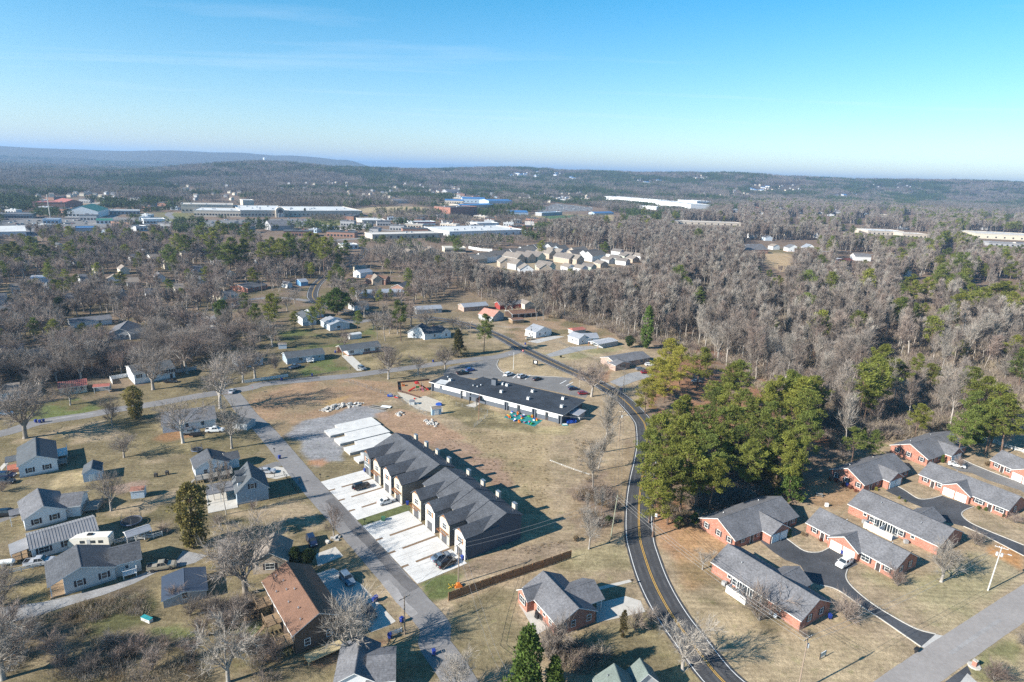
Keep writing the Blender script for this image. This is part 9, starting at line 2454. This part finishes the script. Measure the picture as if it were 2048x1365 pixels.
right = rs == 0
idx = np.where(right,rng.integers(0,5,len(rx)),np.where(rng.random(len(rx)) < .5,rng.integers(0,4,len(rx)),rng.integers(5,7,len(rx))))
ppx = np.array([to_px(a,b_)[0] for a,b_ in zip(rx,ry)])
idx = np.where(rng.random(len(rx)) < np.where(right,np.clip((ppx - 1400)/4200,.01,.14),.09)*(2.2*(fbm(rx,ry,60,44) > .5)),rng.integers(7,9,len(rx)),idx)
patch = fbm(rx,ry,90,41)
scatter('bare_woods','grey-brown bare woods and garden trees of the middle distance',rx,ry,hill(rx,ry),hh/HB,idx,midm)
# undergrowth: brush on wood floors, in the rough corner at the bottom left and in the thickets
def low_bush(seed,m_,H=1.5,n=34,w=.05):
 rr = random.Random(seed);C = TriB()
 for i in range(n):
  a = rr.uniform(0,6.283);r_ = rr.uniform(0,.9);d = Vector((math.cos(a)*rr.uniform(.1,.8),math.sin(a)*rr.uniform(.1,.8),1)).normalized()
  p = Vector((r_*math.cos(a),r_*math.sin(a),-.05));L = H*rr.uniform(.5,1)
  C.sliver(p,d,L,w,rr)
  for k in range(4):C.sliver(p + d*L*rr.uniform(.3,.8),randdir(d,rr.uniform(.3,.9),rr),L*.5,w*.7,rr)
 return C.mesh('brush',m_)
DRY = leafmat('dry_brush',(.29,.235,.165),.3,.5,.2,.1,(.33,.28,.21))
UB = [low_bush(400,TWIG),low_bush(401,TWIGR),low_bush(402,DRY),low_bush(403,BUSHT,1.0,40,.06),low_bush(404,CEDARG,1.1,40,.08)]
def brush(zone,pts,s,seed,kinds,lo,hi):
 poly = gpoly(zone,pts);bx = [p[0] for p in poly];by = [p[1] for p in poly]
 x,y,rng = jitter_grid(min(bx),max(bx),min(by),max(by),s,seed)
 m = in_poly(x,y,poly) & (fbm(x,y,7,seed,3) > .40)
 x,y = x[m],y[m];m = clear_mask(x,y,.6);x,y = x[m],y[m]
 return x,y,rng.uniform(lo,hi,len(x)),rng.choice(kinds,len(x))
bs_ = [brush('S',[(905,570),(1010,615),(1150,645),(1330,692),(1470,745),(1660,890),(1930,868),(2100,850),(2150,620),(1700,560),(1300,560),(1000,555)],3.0,66,[0,2,1,2],1.2,3.6),brush('B1',[(0,700),(500,600),(1150,460),(1330,560),(1250,700),(1180,800),(800,860),(300,1000),(0,1249)],1.15,51,[2,2,0,3,2,4],.5,1.3),brush('B1',[(500,960),(1000,880),(1500,900),(1700,1249),(300,1249)],1.3,52,[2,2,3,0],.6,1.6),
 brush('B1',[(1280,620),(1700,560),(1900,600),(1850,800),(1500,800),(1320,760)],.9,53,[0,1,1,4],.8,1.8),brush('B2',[(80,560),(260,560),(300,640),(200,720),(60,700)],.9,54,[0,1,2],.6,1.4),brush('B2',[(280,880),(540,1000),(700,1120),(600,1249),(250,1249),(200,1000)],1.2,55,[0,1,2],.8,1.9),
 brush('B3',[(830,960),(1000,840),(1250,880),(1260,1000),(1000,1100),(850,1060)],1.0,56,[0,1,2],.8,1.9),brush('N4',[(720,620),(1000,560),(1120,700),(1100,900),(930,980),(760,800)],1.1,57,[0,1,3],.7,1.8),brush('N4',[(700,100),(960,100),(980,500),(800,520)],1.7,59,[0,2,3],.4,1.0),brush('N4',[(1550,680),(1700,760),(1940,900),(1750,960),(1620,850)],1.1,58,[0,3,4],.6,1.6),
 brush('B3',[(560,60),(900,10),(960,40),(480,180),(140,290),(120,230)],1.0,60,[3,3,0],.18,.4),brush('N3',[(1100,300),(1250,390),(1500,560),(1896,800),(1896,300),(1500,160),(1000,130)],2.0,61,[3],.15,.4),brush('P',[(550,930),(800,900),(830,1120),(480,1230),(330,1200),(380,1060)],1.4,62,[0,1,0],1.2,2.6),
 brush('M4',[(1100,850),(1180,700),(1330,660),(1600,720),(1620,860),(1300,900),(1120,990),(900,990),(900,800)],2.2,63,[0,2,1],1.5,3.4),brush('M3',[(760,300),(1240,390),(1380,480),(1560,540),(1600,430),(1250,330),(900,250)],2.2,64,[0,3,1],1.0,2.4),brush('M1',[(440,760),(840,700),(880,850),(700,860),(430,900),(330,880)],1.8,65,[1,1,0],1.2,2.6)]
scatter('undergrowth','tangled bare brush and dry weeds on the rough ground',np.concatenate([b_[0] for b_ in bs_]),np.concatenate([b_[1] for b_ in bs_]),np.zeros(sum(len(b_[0]) for b_ in bs_)),np.concatenate([b_[2] for b_ in bs_]),np.concatenate([b_[3] for b_ in bs_]),UB)
# ---- far woods: clumps of simple trees out to the hills
def clump(seed,kind,S=38.0):
 rr = random.Random(seed);rng = np.random.default_rng(seed)
 Vs,Fs,mi = [],[],[];base = 0
 n = 15
 for i in range(n):
  x,y = rr.uniform(-S/2,S/2),rr.uniform(-S/2,S/2)
  ev = kind == 'pine' or (kind == 'mixed' and rr.random() < .35)
  h = rr.uniform(10,17) if not ev else rr.uniform(12,18)
  if ev:
   cs = [(x + rr.gauss(0,2.0)*(1 - .5*k/9),y + rr.gauss(0,2.0)*(1 - .5*k/9),h*(.35 + .6*k/9)) for k in range(9)]
   V,Fc = foliage(cs,[1.9]*9,9,1.5,rng,.7,.4,.42)
  else:
   m_ = 62;cs = np.array([[x,y,h*.62]])
   V,Fc = foliage(cs,[h*.36],m_,h*.30,rng,1.0,.9,.045)
  Vs.append(V);Fs.append(Fc + base);base += len(V);mi.append(np.full(len(Fc),1 if ev else 0,np.int32))
  if not ev:
   V = np.array([[x - .3,y,-1],[x + .3,y,-1],[x,y + .1,h*.6]]);Vs.append(V);Fs.append(np.array([[base,base + 1,base + 2]]));base += 3;mi.append(np.zeros(1,np.int32))
 me = npmesh('clump',np.concatenate(Vs),np.concatenate(Fs),[TWIGFAR,PINEFAR])
 me.polygons.foreach_set('material_index',np.concatenate(mi))
 return me
TWIGFAR = leafmat('far_twigs',(.15,.13,.112),.3,.06,.28,.1,(.20,.175,.15))
PINEFAR = leafmat('far_pines',(.05,.075,.022),.35,.08,.25,.1,(.075,.10,.03))
CL = [clump(500,'bare'),clump(501,'bare'),clump(502,'mixed'),clump(503,'mixed'),clump(504,'pine'),clump(505,'pine')]
def far_band(d0,d1,s,seed,grow):
 hw = .95
 x,y,rng = jitter_grid(-d1*hw,d1*hw,350,d1*1.05,s,seed)
 d = np.hypot(x,y)
 m = (d > d0) & (d < d1) & (np.abs(x) < y*hw + 60)
 x,y,d = x[m],y[m],d[m]
 ok = np.ones(len(x),bool)
 for P in (W_RIGHT,W_LEFT,W_MID):ok &= ~in_poly(x,y,P)
 for c in CLEAR:ok &= ~in_poly(x,y,c)
 x,y,d = x[ok],y[ok],d[ok]
 ok = clear_mask(x,y,12)
 # keep the view to far houses open
 hx = np.array(DIST)
 for px_,py_ in DIST:
  D = math.hypot(px_,py_);ux,uy = px_/D,py_/D
  al = x*ux + y*uy;ac = np.abs(-x*uy + y*ux)
  ok &= ~((al > D - 130) & (al < D + 15) & (ac < 22))
 x,y,d = x[ok],y[ok],d[ok]
 ev = fbm(x,y,260,61) + .25*(rng.random(len(x)) - .5)
 idx = np.where(ev > .50,rng.integers(4,6,len(x)),np.where(ev > .41,rng.integers(2,4,len(x)),rng.integers(0,2,len(x))))
 sc_ = rng.uniform(.85,1.2,len(x))*grow
 near = d < 2400
 sc_[near] *= fit_heights(x[near],y[near],sc_[near]*17,.3)/(sc_[near]*17)
 k_ = sc_ > .35
 return x[k_],y[k_],sc_[k_],idx[k_]
fb = [far_band(450,2600,27,71,.85),far_band(2600,6800,44,72,1.25)]
fx_,fy_ = np.concatenate([b_[0] for b_ in fb]),np.concatenate([b_[1] for b_ in fb])
scatter('distant_woods','far woods of bare trees and pines reaching to the hills',fx_,fy_,hill(fx_,fy_) - .3,np.concatenate([b_[2] for b_ in fb]),np.concatenate([b_[3] for b_ in fb]),CL)
print('trees: individuals',len(TREES),'mid woods',len(rx),'far clumps',len(fx_),'bare things',n_bare + len(ind))
# ================================================================== air
hm = bpy.data.materials.new('haze_air');hm.use_nodes = True
t = hm.node_tree;t.nodes.remove(t.nodes['Principled BSDF'])
pv = N(t,'ShaderNodeVolumePrincipled');pv.inputs['Color'].default_value = (.44,.67,1.0,1);pv.inputs['Density'].default_value = 1.05e-4;pv.inputs['Anisotropy'].default_value = .15
t.links.new(pv.outputs[0],t.nodes['Material Output'].inputs['Volume'])
mb = MB();mb.box(-47500,47500,-47500,47500,-13,285)
hzo = mb.put('haze',hm);tag(hzo,kind='stuff')
